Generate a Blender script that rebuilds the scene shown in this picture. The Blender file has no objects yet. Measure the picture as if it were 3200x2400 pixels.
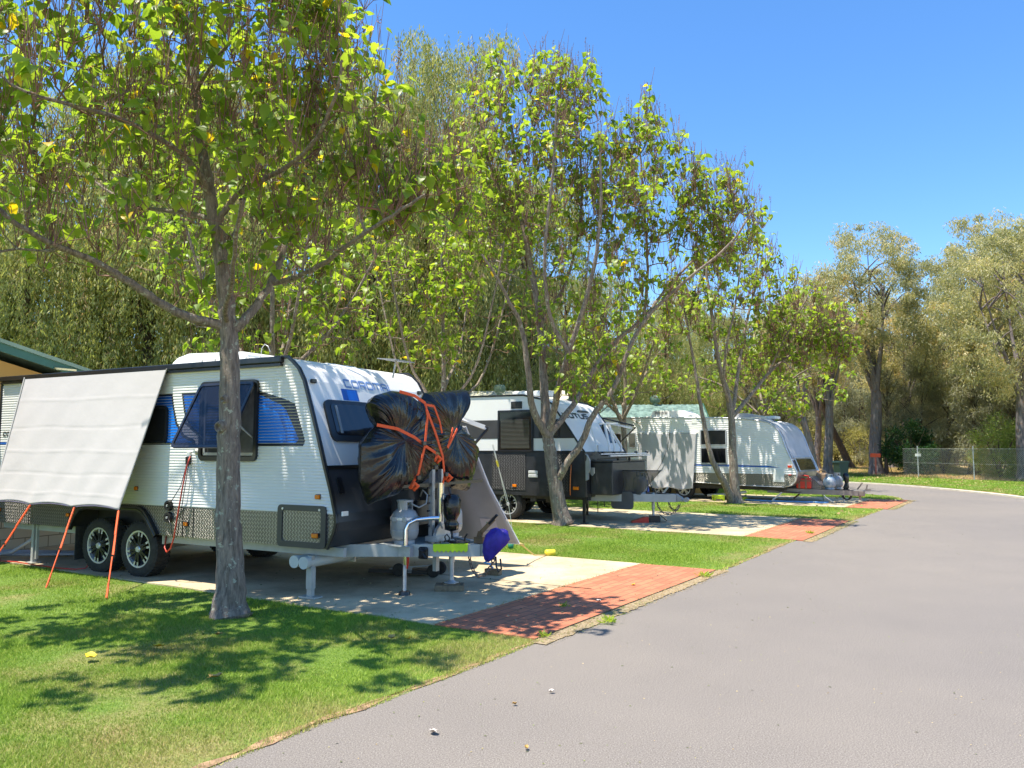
import bpy, bmesh, math, random
import numpy as np
from mathutils import Vector, Matrix
R = math.radians
scene = bpy.context.scene
# ------------------------------------------------------------------ camera
F, H = 2400.0, 1.7                       # focal length in px of the 3200 px wide frame, eye height
PITCH = math.atan(200 / F)
cam_d = bpy.data.cameras.new('camera')
cam = bpy.data.objects.new('camera', cam_d)
scene.collection.objects.link(cam)
cam.location = (0, 0, H)
cam.rotation_euler = (math.pi / 2 + PITCH, 0, 0)
cam_d.sensor_width = 36
cam_d.lens = 36 * F / 3200
cam_d.clip_start = 0.05
cam_d.clip_end = 2000
scene.camera = cam
# ------------------------------------------------------------------ light
SUN_EL = R(71)
SUN_DIR = Vector((-0.91, -0.41, 0)).normalized() * math.cos(SUN_EL) + Vector((0, 0, math.sin(SUN_EL)))
world = bpy.data.worlds.new('World'); scene.world = world; world.use_nodes = True
wn = world.node_tree
sky = wn.nodes.new('ShaderNodeTexSky'); sky.sky_type = 'NISHITA'; sky.sun_disc = False
sky.sun_elevation = SUN_EL
sky.sun_rotation = math.atan2(SUN_DIR.x, SUN_DIR.y)
sky.altitude = 50; sky.air_density = 1.0; sky.dust_density = 0.05; sky.ozone_density = 5.0
bg = wn.nodes['Background']; bg.inputs['Strength'].default_value = 0.13
hs = wn.nodes.new('ShaderNodeHueSaturation'); hs.inputs['Saturation'].default_value = 1.18; hs.inputs['Value'].default_value = 0.97; hs.inputs['Hue'].default_value = 0.502
wn.links.new(sky.outputs[0], hs.inputs['Color']); wn.links.new(hs.outputs[0], bg.inputs[0])
sun_d = bpy.data.lights.new('sun', 'SUN'); sun_d.energy = 4.3; sun_d.angle = R(0.5); sun_d.color = (1, 0.94, 0.83)
sun = bpy.data.objects.new('sun', sun_d); scene.collection.objects.link(sun)
sun.rotation_euler = SUN_DIR.to_track_quat('Z', 'Y').to_euler()
scene.view_settings.view_transform = 'Standard'
scene.view_settings.look = 'None'
scene.view_settings.exposure = 1.15
scene.view_settings.gamma = 1
scene.cycles.use_denoising = True
scene.cycles.max_bounces = 7
scene.cycles.diffuse_bounces = 4
scene.cycles.glossy_bounces = 3
scene.cycles.transmission_bounces = 5
scene.cycles.transparent_max_bounces = 8
scene.cycles.caustics_reflective = False
scene.cycles.caustics_refractive = False

# ------------------------------------------------------------------ helpers
rng = random.Random(7)
def at(dx, dy, Y):
    """point at depth Y seen at (dx, dy) in the 2212 px wide view of the place"""
    u = dx * 3200 / 2212; v = dy * 3200 / 2212
    x = (u - 1600) / F; y = (1200 - v) / F
    r = (x, math.cos(PITCH) - math.sin(PITCH) * y, math.sin(PITCH) + math.cos(PITCH) * y)
    t = Y / r[1]
    return Vector((r[0] * t, Y, H + r[2] * t))

def tag(o, label=None, cat=None, group=None, kind=None):
    if label: o['label'] = label
    if cat: o['category'] = cat
    if group: o['group'] = group
    if kind: o['kind'] = kind
    return o

def empty(name, loc=(0, 0, 0), rz=0.0, label=None, cat=None, group=None):
    o = bpy.data.objects.new(name, None)
    scene.collection.objects.link(o)
    o.empty_display_size = 0.1
    o.location = loc; o.rotation_euler = (0, 0, rz)
    return tag(o, label, cat, group)

MATS = {}
def _new(name):
    m = bpy.data.materials.new(name); m.use_nodes = True
    n = m.node_tree.nodes; l = m.node_tree.links
    return m, n, l, n['Principled BSDF']

def mat(name, col, rough=0.5, metal=0.0, var=0.12, scale=6.0, bump=0.0, bscale=60.0, spec=0.5, coat=0.0, col2=None, detail=4.0):
    """painted / plain surface with mottling and fine bump in object space"""
    if name in MATS: return MATS[name]
    m, n, l, b = _new(name)
    tc = n.new('ShaderNodeTexCoord')
    nz = n.new('ShaderNodeTexNoise'); nz.inputs['Scale'].default_value = scale; nz.inputs['Detail'].default_value = detail
    l.new(tc.outputs['Object'], nz.inputs['Vector'])
    rp = n.new('ShaderNodeValToRGB')
    c = col; d = col2 or tuple(x * (1 - var) for x in col)
    e = tuple(min(1, x * (1 + var * 0.6)) for x in col)
    rp.color_ramp.elements[0].position = 0.3; rp.color_ramp.elements[0].color = (*d, 1)
    rp.color_ramp.elements[1].position = 0.7; rp.color_ramp.elements[1].color = (*e, 1)
    l.new(nz.outputs['Fac'], rp.inputs['Fac']); l.new(rp.outputs['Color'], b.inputs['Base Color'])
    b.inputs['Roughness'].default_value = rough; b.inputs['Metallic'].default_value = metal
    b.inputs['Specular IOR Level'].default_value = spec
    if coat: b.inputs['Coat Weight'].default_value = coat
    if bump:
        nb = n.new('ShaderNodeTexNoise'); nb.inputs['Scale'].default_value = bscale; nb.inputs['Detail'].default_value = 3
        l.new(tc.outputs['Object'], nb.inputs['Vector'])
        bp = n.new('ShaderNodeBump'); bp.inputs['Strength'].default_value = min(1, bump); bp.inputs['Distance'].default_value = 0.01
        l.new(nb.outputs['Fac'], bp.inputs['Height']); l.new(bp.outputs['Normal'], b.inputs['Normal'])
    MATS[name] = m
    return m

class MB:
    """collects geometry; build() links it as ONE mesh object"""
    def __init__(s): s.v = []; s.f = []; s.m = []
    def add(s, vs, fs, m=0):
        o = len(s.v); s.v += [tuple(v) for v in vs]; s.f += [tuple(i + o for i in f) for f in fs]; s.m += [m] * len(fs)
        return s
    def box(s, c, d, m=0, rz=0.0, rot=None, bev=0.0):
        x, y, z = (q / 2 for q in d)
        M = rot if rot is not None else Matrix.Rotation(rz, 3, 'Z')
        if bev > 0:
            bm = bmesh.new(); bmesh.ops.create_cube(bm, size=1)
            for v in bm.verts: v.co = Vector((v.co.x * d[0], v.co.y * d[1], v.co.z * d[2]))
            bmesh.ops.bevel(bm, geom=list(bm.edges), offset=bev, segments=2, affect='EDGES', profile=0.5)
            bm.verts.index_update()
            vs = [M @ v.co + Vector(c) for v in bm.verts]; fs = [[v.index for v in f.verts] for f in bm.faces]
            bm.free(); return s.add(vs, fs, m)
        vs = [M @ Vector((a * x, b * y, e * z)) + Vector(c) for a in (-1, 1) for b in (-1, 1) for e in (-1, 1)]
        return s.add(vs, [(0, 1, 3, 2), (4, 6, 7, 5), (0, 4, 5, 1), (2, 3, 7, 6), (0, 2, 6, 4), (1, 5, 7, 3)], m)
    def bar(s, a, b, w, h, m=0, up=(0, 0, 1)):
        a = Vector(a); b = Vector(b); d = (b - a); L = d.length; d.normalize()
        upv = Vector(up); sd = d.cross(upv)
        if sd.length < 1e-4: sd = d.cross(Vector((1, 0, 0)))
        sd.normalize(); u2 = sd.cross(d).normalized()
        rot = Matrix((d, sd, u2)).transposed()
        return s.box((a + b) / 2, (L, w, h), m, rot=rot)
    def tube(s, pts, r, n=8, m=0, cap=True):
        pts = [Vector(p) for p in pts]
        k = len(pts); rr = r if isinstance(r, (list, tuple)) else [r] * k
        vs = []; fs = []; prev = None
        for i, p in enumerate(pts):
            t = (pts[min(i + 1, k - 1)] - pts[max(i - 1, 0)])
            if t.length < 1e-9: t = Vector((0, 0, 1))
            t.normalize()
            if prev is None:
                a = t.cross(Vector((0, 0, 1)))
                if a.length < 1e-3: a = t.cross(Vector((1, 0, 0)))
            else:
                a = prev - t * prev.dot(t)
                if a.length < 1e-4: a = t.cross(Vector((1, 0, 0)))
            a.normalize(); prev = a; b = t.cross(a)
            for j in range(n):
                th = 2 * math.pi * j / n
                vs.append(p + (a * math.cos(th) + b * math.sin(th)) * rr[i])
        for i in range(k - 1):
            for j in range(n):
                q = (j + 1) % n
                fs.append((i * n + j, i * n + q, (i + 1) * n + q, (i + 1) * n + j))
        if cap:
            fs.append(tuple(range(n - 1, -1, -1))); fs.append(tuple((k - 1) * n + j for j in range(n)))
        return s.add(vs, fs, m)
    def lathe(s, prof, c, ax='Z', n=24, m=0, rot=None):
        """prof: (radius, height) list"""
        vs = []; fs = []; k = len(prof)
        for (r, h) in prof:
            for j in range(n):
                th = 2 * math.pi * j / n
                p = Vector((r * math.cos(th), r * math.sin(th), h))
                if ax == 'Y': p = Vector((p.x, p.z, p.y))
                if ax == 'X': p = Vector((p.z, p.x, p.y))
                if rot is not None: p = rot @ p
                vs.append(p + Vector(c))
        for i in range(k - 1):
            for j in range(n):
                q = (j + 1) % n
                f = (i * n + j, i * n + q, (i + 1) * n + q, (i + 1) * n + j)
                fs.append(f if ax != 'Y' else f[::-1])
        return s.add(vs, fs, m)
    def prism(s, poly, y0, y1, m=0, side_m=None, caps=True, axes='xz'):
        """outline in (x,z) extruded along y; poly counter-clockwise seen from -y"""
        n = len(poly)
        def P(a, b, y):
            return (a, y, b) if axes == 'xz' else ((y, a, b) if axes == 'yz' else (a, b, y))
        vs = [P(a, b, y0) for a, b in poly] + [P(a, b, y1) for a, b in poly]
        o = len(s.v); s.v += vs
        if caps:
            s.f.append(tuple(o + i for i in range(n))); s.m.append(m)
            s.f.append(tuple(o + n + i for i in range(n - 1, -1, -1))); s.m.append(m)
        for i in range(n):
            j = (i + 1) % n
            s.f.append((o + j, o + i, o + n + i, o + n + j)); s.m.append(side_m(i) if side_m else m)
        return s
    def build(s, name, mats, parent=None, smooth=False, bevel=0.0, fix=True, auto=None):
        me = bpy.data.meshes.new(name)
        me.from_pydata(s.v, [], s.f)
        mats = mats if isinstance(mats, (list, tuple)) else [mats]
        for q in mats: me.materials.append(q)
        if len(mats) > 1: me.polygons.foreach_set('material_index', s.m)
        if fix:
            bm = bmesh.new(); bm.from_mesh(me)
            bmesh.ops.recalc_face_normals(bm, faces=bm.faces)
            if bevel: bmesh.ops.bevel(bm, geom=[e for e in bm.edges if len(e.link_faces) == 2 and e.calc_face_angle(0) > 0.6], offset=bevel, segments=2, affect='EDGES', clamp_overlap=True)
            bm.to_mesh(me); bm.free()
        if smooth: me.polygons.foreach_set('use_smooth', [True] * len(me.polygons))
        if smooth and auto is not None:
            me.set_sharp_from_angle(angle=auto)
        me.update()
        o = bpy.data.objects.new(name, me); scene.collection.objects.link(o)
        if parent is not None: o.parent = parent
        return o

def np_mesh(name, V, Fc, mats, parent=None, attr=None, smooth=False):
    """V (n,3), Fc (k,m) fixed face size"""
    me = bpy.data.meshes.new(name)
    V = np.ascontiguousarray(V, dtype=np.float32); Fc = np.ascontiguousarray(Fc, dtype=np.int32)
    k, m = Fc.shape
    me.vertices.add(len(V)); me.vertices.foreach_set('co', V.ravel())
    me.loops.add(k * m); me.loops.foreach_set('vertex_index', Fc.ravel())
    me.polygons.add(k); me.polygons.foreach_set('loop_start', np.arange(0, k * m, m, dtype=np.int32))
    if smooth: me.polygons.foreach_set('use_smooth', np.ones(k, dtype=bool))
    for q in (mats if isinstance(mats, (list, tuple)) else [mats]): me.materials.append(q)
    if attr is not None:
        a = me.attributes.new('tint', 'FLOAT', 'POINT'); a.data.foreach_set('value', np.ascontiguousarray(attr, dtype=np.float32))
    me.update(calc_edges=True)
    o = bpy.data.objects.new(name, me); scene.collection.objects.link(o)
    if parent is not None: o.parent = parent
    return o

def copy_tree(o, parent=None):
    c = o.copy(); scene.collection.objects.link(c)
    if parent is not None: c.parent = parent
    for ch in [q for q in scene.objects if q.parent == o]: copy_tree(ch, c)
    return c

def leaf_mesh(name, tv, tf, pos, ldir, nrm, size, tint, m, parent=None):
    """many leaves from one template (x width, y length, z normal)"""
    pos = np.asarray(pos); ldir = np.asarray(ldir); nrm = np.asarray(nrm)
    ldir = ldir / (np.linalg.norm(ldir, axis=1, keepdims=True) + 1e-9)
    nrm = nrm - ldir * (nrm * ldir).sum(1, keepdims=True)
    nrm = nrm / (np.linalg.norm(nrm, axis=1, keepdims=True) + 1e-9)
    sd = np.cross(ldir, nrm)
    tv = np.asarray(tv, float); tf = np.asarray(tf)
    size = np.asarray(size)[:, None, None]
    V = pos[:, None, :] + size * (tv[None, :, 0:1] * sd[:, None, :] + tv[None, :, 1:2] * ldir[:, None, :] + tv[None, :, 2:3] * nrm[:, None, :])
    n = len(pos); nv = len(tv)
    Fc = (tf[None] + (np.arange(n) * nv)[:, None, None]).reshape(-1, tf.shape[1])
    at_ = np.repeat(np.asarray(tint), nv)
    return np_mesh(name, V.reshape(-1, 3), Fc, m, parent, at_)

def leaf_mat(name, stops, trans=0.45, rough=0.5, spec=0.35, tr_col=(1.6, 1.65, 0.9, 1)):
    """leaf: diffuse + light coming through; hue varies leaf by leaf (attribute tint)"""
    if name in MATS: return MATS[name]
    m, n, l, b = _new(name)
    a = n.new('ShaderNodeAttribute'); a.attribute_name = 'tint'
    rp = n.new('ShaderNodeValToRGB')
    while len(rp.color_ramp.elements) < len(stops): rp.color_ramp.elements.new(0.5)
    for e, (p, c) in zip(rp.color_ramp.elements, stops): e.position = p; e.color = (*c, 1)
    l.new(a.outputs['Fac'], rp.inputs['Fac'])
    l.new(rp.outputs['Color'], b.inputs['Base Color'])
    b.inputs['Roughness'].default_value = rough; b.inputs['Specular IOR Level'].default_value = spec
    t = n.new('ShaderNodeBsdfTranslucent')
    mx = n.new('ShaderNodeMix'); mx.data_type = 'RGBA'; mx.blend_type = 'MULTIPLY'; mx.inputs[0].default_value = 1
    l.new(rp.outputs['Color'], mx.inputs[6]); mx.inputs[7].default_value = tr_col
    l.new(mx.outputs[2], t.inputs['Color'])
    ms = n.new('ShaderNodeMixShader'); ms.inputs[0].default_value = trans
    l.new(b.outputs[0], ms.inputs[1]); l.new(t.outputs[0], ms.inputs[2])
    l.new(ms.outputs[0], n['Material Output'].inputs['Surface'])
    MATS[name] = m
    return m

# ------------------------------------------------------------------ common materials
M = {}
M['white'] = mat('white_paint', (0.80, 0.785, 0.75), 0.35, var=0.04, scale=1.2, spec=0.5)
M['cream_white'] = mat('cream_paint', (0.66, 0.66, 0.60), 0.4, var=0.05, scale=2)
M['black'] = mat('black_paint', (0.018, 0.018, 0.02), 0.28, var=0.3, scale=3)
M['charcoal'] = mat('charcoal_composite', (0.045, 0.047, 0.052), 0.35, var=0.2, scale=3)
M['rubber'] = mat('rubber', (0.03, 0.029, 0.027), 0.85, var=0.35, scale=20, bump=0.5, bscale=120)
M['alloy'] = mat('alloy', (0.62, 0.62, 0.63), 0.38, 0.6, var=0.1)
M['steel'] = mat('galvanised_steel', (0.50, 0.51, 0.51), 0.45, 0.55, var=0.2, scale=12)
M['chrome'] = mat('chrome', (0.8, 0.8, 0.8), 0.12, 1.0, var=0.05)
M['chassis'] = mat('grey_chassis_paint', (0.42, 0.43, 0.40), 0.45, 0.1, var=0.12, scale=8)
M['dark_glass'] = mat('dark_glass', (0.012, 0.013, 0.016), 0.06, var=0.2, spec=0.8)
M['amber'] = mat('amber_lens', (0.85, 0.22, 0.01), 0.25, var=0.15, scale=40)
M['red_lens'] = mat('red_lens', (0.6, 0.04, 0.02), 0.25, var=0.15, scale=40)
M['blue'] = mat('blue_vinyl', (0.012, 0.19, 0.70), 0.3, var=0.05)
M['navy'] = mat('navy_vinyl', (0.008, 0.10, 0.42), 0.3, var=0.05)
M['orange_web'] = mat('orange_webbing', (0.85, 0.11, 0.02), 0.7, var=0.2, scale=60)
M['wood'] = mat('weathered_wood', (0.20, 0.15, 0.09), 0.8, var=0.4, scale=18, bump=0.4)
M['grey_plastic'] = mat('grey_plastic', (0.30, 0.31, 0.31), 0.5, var=0.1)
M['dark_under'] = mat('underbody', (0.05, 0.048, 0.045), 0.8, var=0.3, scale=5)
M['white_plastic'] = mat('white_plastic', (0.80, 0.80, 0.77), 0.35, var=0.04)
def checker_plate(name, col, metal=0.8, rough=0.35, s=30.0):
    m, n, l, b = _new(name)
    tc = n.new('ShaderNodeTexCoord')
    mp = n.new('ShaderNodeMapping'); mp.inputs['Rotation'].default_value = (0, R(45), 0); mp.inputs['Scale'].default_value = (s, s, s)
    l.new(tc.outputs['Object'], mp.inputs['Vector'])
    ck = n.new('ShaderNodeTexChecker'); ck.inputs['Scale'].default_value = 1.0
    l.new(mp.outputs[0], ck.inputs['Vector'])
    wx = n.new('ShaderNodeTexWave'); wx.wave_type = 'BANDS'; wx.bands_direction = 'X'; wx.inputs['Scale'].default_value = 0.32
    wz = n.new('ShaderNodeTexWave'); wz.wave_type = 'BANDS'; wz.bands_direction = 'Z'; wz.inputs['Scale'].default_value = 0.32
    l.new(mp.outputs[0], wx.inputs['Vector']); l.new(mp.outputs[0], wz.inputs['Vector'])
    mx = n.new('ShaderNodeMix'); l.new(ck.outputs['Fac'], mx.inputs[0]); l.new(wx.outputs['Fac'], mx.inputs[2]); l.new(wz.outputs['Fac'], mx.inputs[3])
    rp = n.new('ShaderNodeValToRGB'); rp.color_ramp.elements[0].position = 0.62; rp.color_ramp.elements[1].position = 0.85
    l.new(mx.outputs[0], rp.inputs['Fac'])
    bp = n.new('ShaderNodeBump'); bp.inputs['Strength'].default_value = 1.0; bp.inputs['Distance'].default_value = 0.012
    l.new(rp.outputs['Color'], bp.inputs['Height']); l.new(bp.outputs['Normal'], b.inputs['Normal'])
    cr = n.new('ShaderNodeMix'); cr.data_type = 'RGBA'; l.new(rp.outputs['Color'], cr.inputs[0])
    nz = n.new('ShaderNodeTexNoise'); nz.inputs['Scale'].default_value = 3; l.new(tc.outputs['Object'], nz.inputs['Vector'])
    c2 = n.new('ShaderNodeValToRGB'); c2.color_ramp.elements[0].color = (*[c * 0.5 for c in col], 1); c2.color_ramp.elements[1].color = (*[c * 0.9 for c in col], 1)
    l.new(nz.outputs['Fac'], c2.inputs['Fac']); l.new(c2.outputs['Color'], cr.inputs[6])
    cr.inputs[7].default_value = (*[min(1, c * 1.6) for c in col], 1)
    l.new(cr.outputs[2], b.inputs['Base Color'])
    b.inputs['Metallic'].default_value = metal; b.inputs['Roughness'].default_value = rough
    return m
M['plate'] = checker_plate('checker_plate', (0.27, 0.255, 0.235), 0.75, 0.38)
M['plate_dark'] = checker_plate('dark_checker_plate', (0.07, 0.07, 0.072), 0.6, 0.35, 20)
# ------------------------------------------------------------------ THE SETTING
def ground_noise(n, l, scale, detail=6, rough=0.6, obj=True):
    tc = n.new('ShaderNodeTexCoord'); nz = n.new('ShaderNodeTexNoise')
    nz.inputs['Scale'].default_value = scale; nz.inputs['Detail'].default_value = detail; nz.inputs['Roughness'].default_value = rough
    l.new(tc.outputs['Object'], nz.inputs['Vector']); return nz
def ramp(n, l, src, stops):
    rp = n.new('ShaderNodeValToRGB')
    while len(rp.color_ramp.elements) < len(stops): rp.color_ramp.elements.new(0.5)
    for e, (p, c) in zip(rp.color_ramp.elements, stops): e.position = p; e.color = (*c, 1) if len(c) == 3 else c
    l.new(src, rp.inputs['Fac']); return rp
def mixc(n, l, fac, a, b, mode='MIX'):
    mx = n.new('ShaderNodeMix'); mx.data_type = 'RGBA'; mx.blend_type = mode
    if isinstance(fac, float): mx.inputs[0].default_value = fac
    else: l.new(fac, mx.inputs[0])
    l.new(a, mx.inputs[6]); l.new(b, mx.inputs[7]); return mx.outputs[2]
def bumpn(n, l, b, src, strength, dist=0.01):
    bp = n.new('ShaderNodeBump'); bp.inputs['Strength'].default_value = strength; bp.inputs['Distance'].default_value = dist
    l.new(src, bp.inputs['Height']); l.new(bp.outputs['Normal'], b.inputs['Normal'])

# asphalt
m, n, l, b = _new('asphalt'); M['asphalt'] = m
fine = ground_noise(n, l, 110, 5, 0.85); mid = ground_noise(n, l, 1.1, 5, 0.6); big = ground_noise(n, l, 0.22, 3, 0.5)
r1 = ramp(n, l, fine.outputs['Fac'], [(0.33, (0.055, 0.048, 0.042)), (0.50, (0.178, 0.155, 0.134)), (0.66, (0.38, 0.34, 0.30))])
r2 = ramp(n, l, mid.outputs['Fac'], [(0.3, (0.95, 0.95, 0.95)), (0.7, (1.04, 1.04, 1.03))])
r3 = ramp(n, l, big.outputs['Fac'], [(0.35, (0.94, 0.94, 0.95)), (0.65, (1.05, 1.04, 1.02))])
c = mixc(n, l, 1.0, mixc(n, l, 1.0, r1.outputs[0], r2.outputs[0], 'MULTIPLY'), r3.outputs[0], 'MULTIPLY')
vo = n.new('ShaderNodeTexVoronoi'); vo.inputs['Scale'].default_value = 48; l.new(fine.inputs['Vector'].links[0].from_socket, vo.inputs['Vector'])
sp = ramp(n, l, vo.outputs['Distance'], [(0.0, (1, 1, 1)), (0.10, (0, 0, 0))])
wh = n.new('ShaderNodeRGB'); wh.outputs[0].default_value = (0.62, 0.58, 0.53, 1)
fm = n.new('ShaderNodeMath'); fm.operation = 'MULTIPLY'; l.new(sp.outputs[0], fm.inputs[0])
gate = ramp(n, l, vo.outputs['Color'], [(0.50, (0, 0, 0)), (0.56, (1, 1, 1))]); l.new(gate.outputs[0], fm.inputs[1])
l.new(mixc(n, l, fm.outputs[0], c, wh.outputs[0]), b.inputs['Base Color'])
b.inputs['Roughness'].default_value = 0.85; bumpn(n, l, b, fine.outputs['Fac'], 0.3, 0.004)
# lawn soil below the blades: green with dry straw patches
def lawn_cols(n, l):
    a = ground_noise(n, l, 0.55, 6, 0.62); f = ground_noise(n, l, 40, 4, 0.7)
    g = ramp(n, l, f.outputs['Fac'], [(0.3, (0.07, 0.13, 0.014)), (0.6, (0.16, 0.25, 0.03)), (0.8, (0.28, 0.32, 0.07))])
    d = ramp(n, l, f.outputs['Fac'], [(0.3, (0.25, 0.17, 0.07)), (0.7, (0.45, 0.34, 0.17))])
    k = ramp(n, l, a.outputs['Fac'], [(0.50, (0, 0, 0)), (0.66, (0.85, 0.85, 0.85))])
    return mixc(n, l, k.outputs[0], g.outputs[0], d.outputs[0]), f
m, n, l, b = _new('lawn'); M['lawn'] = m
c, f = lawn_cols(n, l); l.new(c, b.inputs['Base Color']); b.inputs['Roughness'].default_value = 0.9; bumpn(n, l, b, f.outputs['Fac'], 0.8, 0.03)
# dry ground beyond
m, n, l, b = _new('dry_ground'); M['dry'] = m
a = ground_noise(n, l, 0.35, 7, 0.65); f = ground_noise(n, l, 6, 6, 0.7)
g1 = ramp(n, l, f.outputs['Fac'], [(0.3, (0.40, 0.27, 0.12)), (0.55, (0.62, 0.45, 0.23)), (0.75, (0.74, 0.58, 0.34))])
g2 = ramp(n, l, f.outputs['Fac'], [(0.3, (0.05, 0.085, 0.015)), (0.7, (0.17, 0.23, 0.05))])
k = ramp(n, l, a.outputs['Fac'], [(0.50, (0, 0, 0)), (0.60, (1, 1, 1))])
l.new(mixc(n, l, k.outputs[0], g1.outputs[0], g2.outputs[0]), b.inputs['Base Color']); b.inputs['Roughness'].default_value = 0.95
bumpn(n, l, b, f.outputs['Fac'], 0.8, 0.05)
# concrete
m, n, l, b = _new('concrete'); M['concrete'] = m
a = ground_noise(n, l, 1.3, 6, 0.6); f = ground_noise(n, l, 55, 4, 0.7)
g1 = ramp(n, l, a.outputs['Fac'], [(0.3, (0.44, 0.34, 0.21)), (0.55, (0.60, 0.48, 0.30)), (0.8, (0.68, 0.56, 0.37))])
g2 = ramp(n, l, f.outputs['Fac'], [(0.3, (0.85, 0.85, 0.85)), (0.7, (1.05, 1.05, 1.05))])
vo = n.new('ShaderNodeTexVoronoi'); vo.inputs['Scale'].default_value = 7; l.new(a.inputs['Vector'].links[0].from_socket, vo.inputs['Vector'])
st = ramp(n, l, vo.outputs['Distance'], [(0.0, (0.35, 0.33, 0.3)), (0.06, (1, 1, 1))])
c = mixc(n, l, 1.0, g1.outputs[0], g2.outputs[0], 'MULTIPLY'); c = mixc(n, l, 0.7, c, st.outputs[0], 'MULTIPLY')
bg_ = ground_noise(n, l, 0.45, 8, 0.75); sm = ramp(n, l, bg_.outputs['Fac'], [(0.38, (0.62, 0.60, 0.58)), (0.52, (1, 1, 1))]); c = mixc(n, l, 0.8, c, sm.outputs[0], 'MULTIPLY')
l.new(c, b.inputs['Base Color']); b.inputs['Roughness'].default_value = 0.85; bumpn(n, l, b, f.outputs['Fac'], 0.4, 0.004)
# clay brick paving
m, n, l, b = _new('brick_paving'); M['brick'] = m
tc = n.new('ShaderNodeTexCoord'); br = n.new('ShaderNodeTexBrick')
br.inputs['Scale'].default_value = 1.0; br.inputs['Brick Width'].default_value = 0.23; br.inputs['Row Height'].default_value = 0.115
br.inputs['Mortar Size'].default_value = 0.007; br.inputs['Mortar Smooth'].default_value = 0.3
br.inputs['Color1'].default_value = (0.46, 0.145, 0.072, 1); br.inputs['Color2'].default_value = (0.58, 0.20, 0.10, 1); br.inputs['Mortar'].default_value = (0.18, 0.10, 0.06, 1)
l.new(tc.outputs['Object'], br.inputs['Vector'])
a = ground_noise(n, l, 2.2, 6, 0.65); g = ramp(n, l, a.outputs['Fac'], [(0.3, (0.80, 0.80, 0.80)), (0.7, (1.12, 1.08, 1.05))])
l.new(mixc(n, l, 1.0, br.outputs['Color'], g.outputs[0], 'MULTIPLY'), b.inputs['Base Color']); b.inputs['Roughness'].default_value = 0.8
iv = n.new('ShaderNodeMath'); iv.operation = 'SUBTRACT'; iv.inputs[0].default_value = 1; l.new(br.outputs['Fac'], iv.inputs[1])
bumpn(n, l, b, iv.outputs[0], 0.5, 0.006)
# sandy gravel strip
m, n, l, b = _new('sandy_edge'); M['sand'] = m
f = ground_noise(n, l, 45, 6, 0.75); g = ramp(n, l, f.outputs['Fac'], [(0.25, (0.12, 0.08, 0.04)), (0.5, (0.36, 0.27, 0.16)), (0.75, (0.55, 0.45, 0.29))])
l.new(g.outputs[0], b.inputs['Base Color']); b.inputs['Roughness'].default_value = 0.95; bumpn(n, l, b, f.outputs['Fac'], 1.0, 0.02)

def sheet(name, poly, z, m, th=0.0):
    mb = MB(); k = len(poly)
    mb.add([(x, y, z) for x, y in poly], [tuple(range(k))])
    if th:
        mb.add([(x, y, z) for x, y in poly] + [(x, y, z - th) for x, y in poly], [((i + 1) % k, i, k + i, k + (i + 1) % k) for i in range(k)])
    me_o = mb.build(name, m, fix=False)
    if me_o.data.polygons[0].normal.z < 0: me_o.data.flip_normals()
    return tag(me_o, kind='structure')
def smooth_poly(pts, it=2):
    for _ in range(it):
        q = []
        for i in range(len(pts) - 1):
            a = pts[i]; b_ = pts[i + 1]
            q += [(a[0] * .75 + b_[0] * .25, a[1] * .75 + b_[1] * .25), (a[0] * .25 + b_[0] * .75, a[1] * .25 + b_[1] * .75)]
        pts = [pts[0]] + q + [pts[-1]]
    return pts
def jitter_line(pts, step=0.18, amp=0.03, seed=1):
    rr = random.Random(seed); out = []
    for i in range(len(pts) - 1):
        a = Vector(pts[i]); b_ = Vector(pts[i + 1]); L = (b_ - a).length; k = max(1, int(L / step))
        nn = Vector((-(b_ - a).y, (b_ - a).x)).normalized()
        for j in range(k):
            p = a.lerp(b_, j / k) + nn * rr.uniform(-amp, amp); out.append((p.x, p.y))
    out.append(pts[-1]); return out

sheet('ground', [(-500, -300), (500, -300), (500, 900), (-500, 900)], -0.012, M['dry'])
ROAD_L = [(-12.5, -12), (-4.9, -0.6), (-1.62, 4.25), (-1.17, 4.94), (-0.5, 5.85), (0.25, 6.98), (0.89, 7.85), (2.75, 10.58), (5.12, 14.25), (7.7, 17.8), (10.62, 22.0), (12.3, 24.5), (12.98, 25.7), (13.2, 26.5), (13.35, 27.2), (13.2, 28.4), (12.4, 30.2), (10.5, 32.5), (5.0, 36.5), (-6, 43)]
ROAD_R = [(-4, 51.5), (6, 45.0), (13.5, 41.0), (16.74, 37.8), (17.55, 34.5), (17.7, 31.0), (17.4, 27.0), (16.6, 23.0), (14.5, 17), (10, 9.5), (3, -3), (-2, -12)]
near_edge = jitter_line(smooth_poly(ROAD_L[:12], 1), 0.16, 0.014, 3) + smooth_poly(ROAD_L[11:], 3)[1:]
sheet('road', near_edge + smooth_poly(ROAD_R, 3), 0.0, M['asphalt'])
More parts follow.
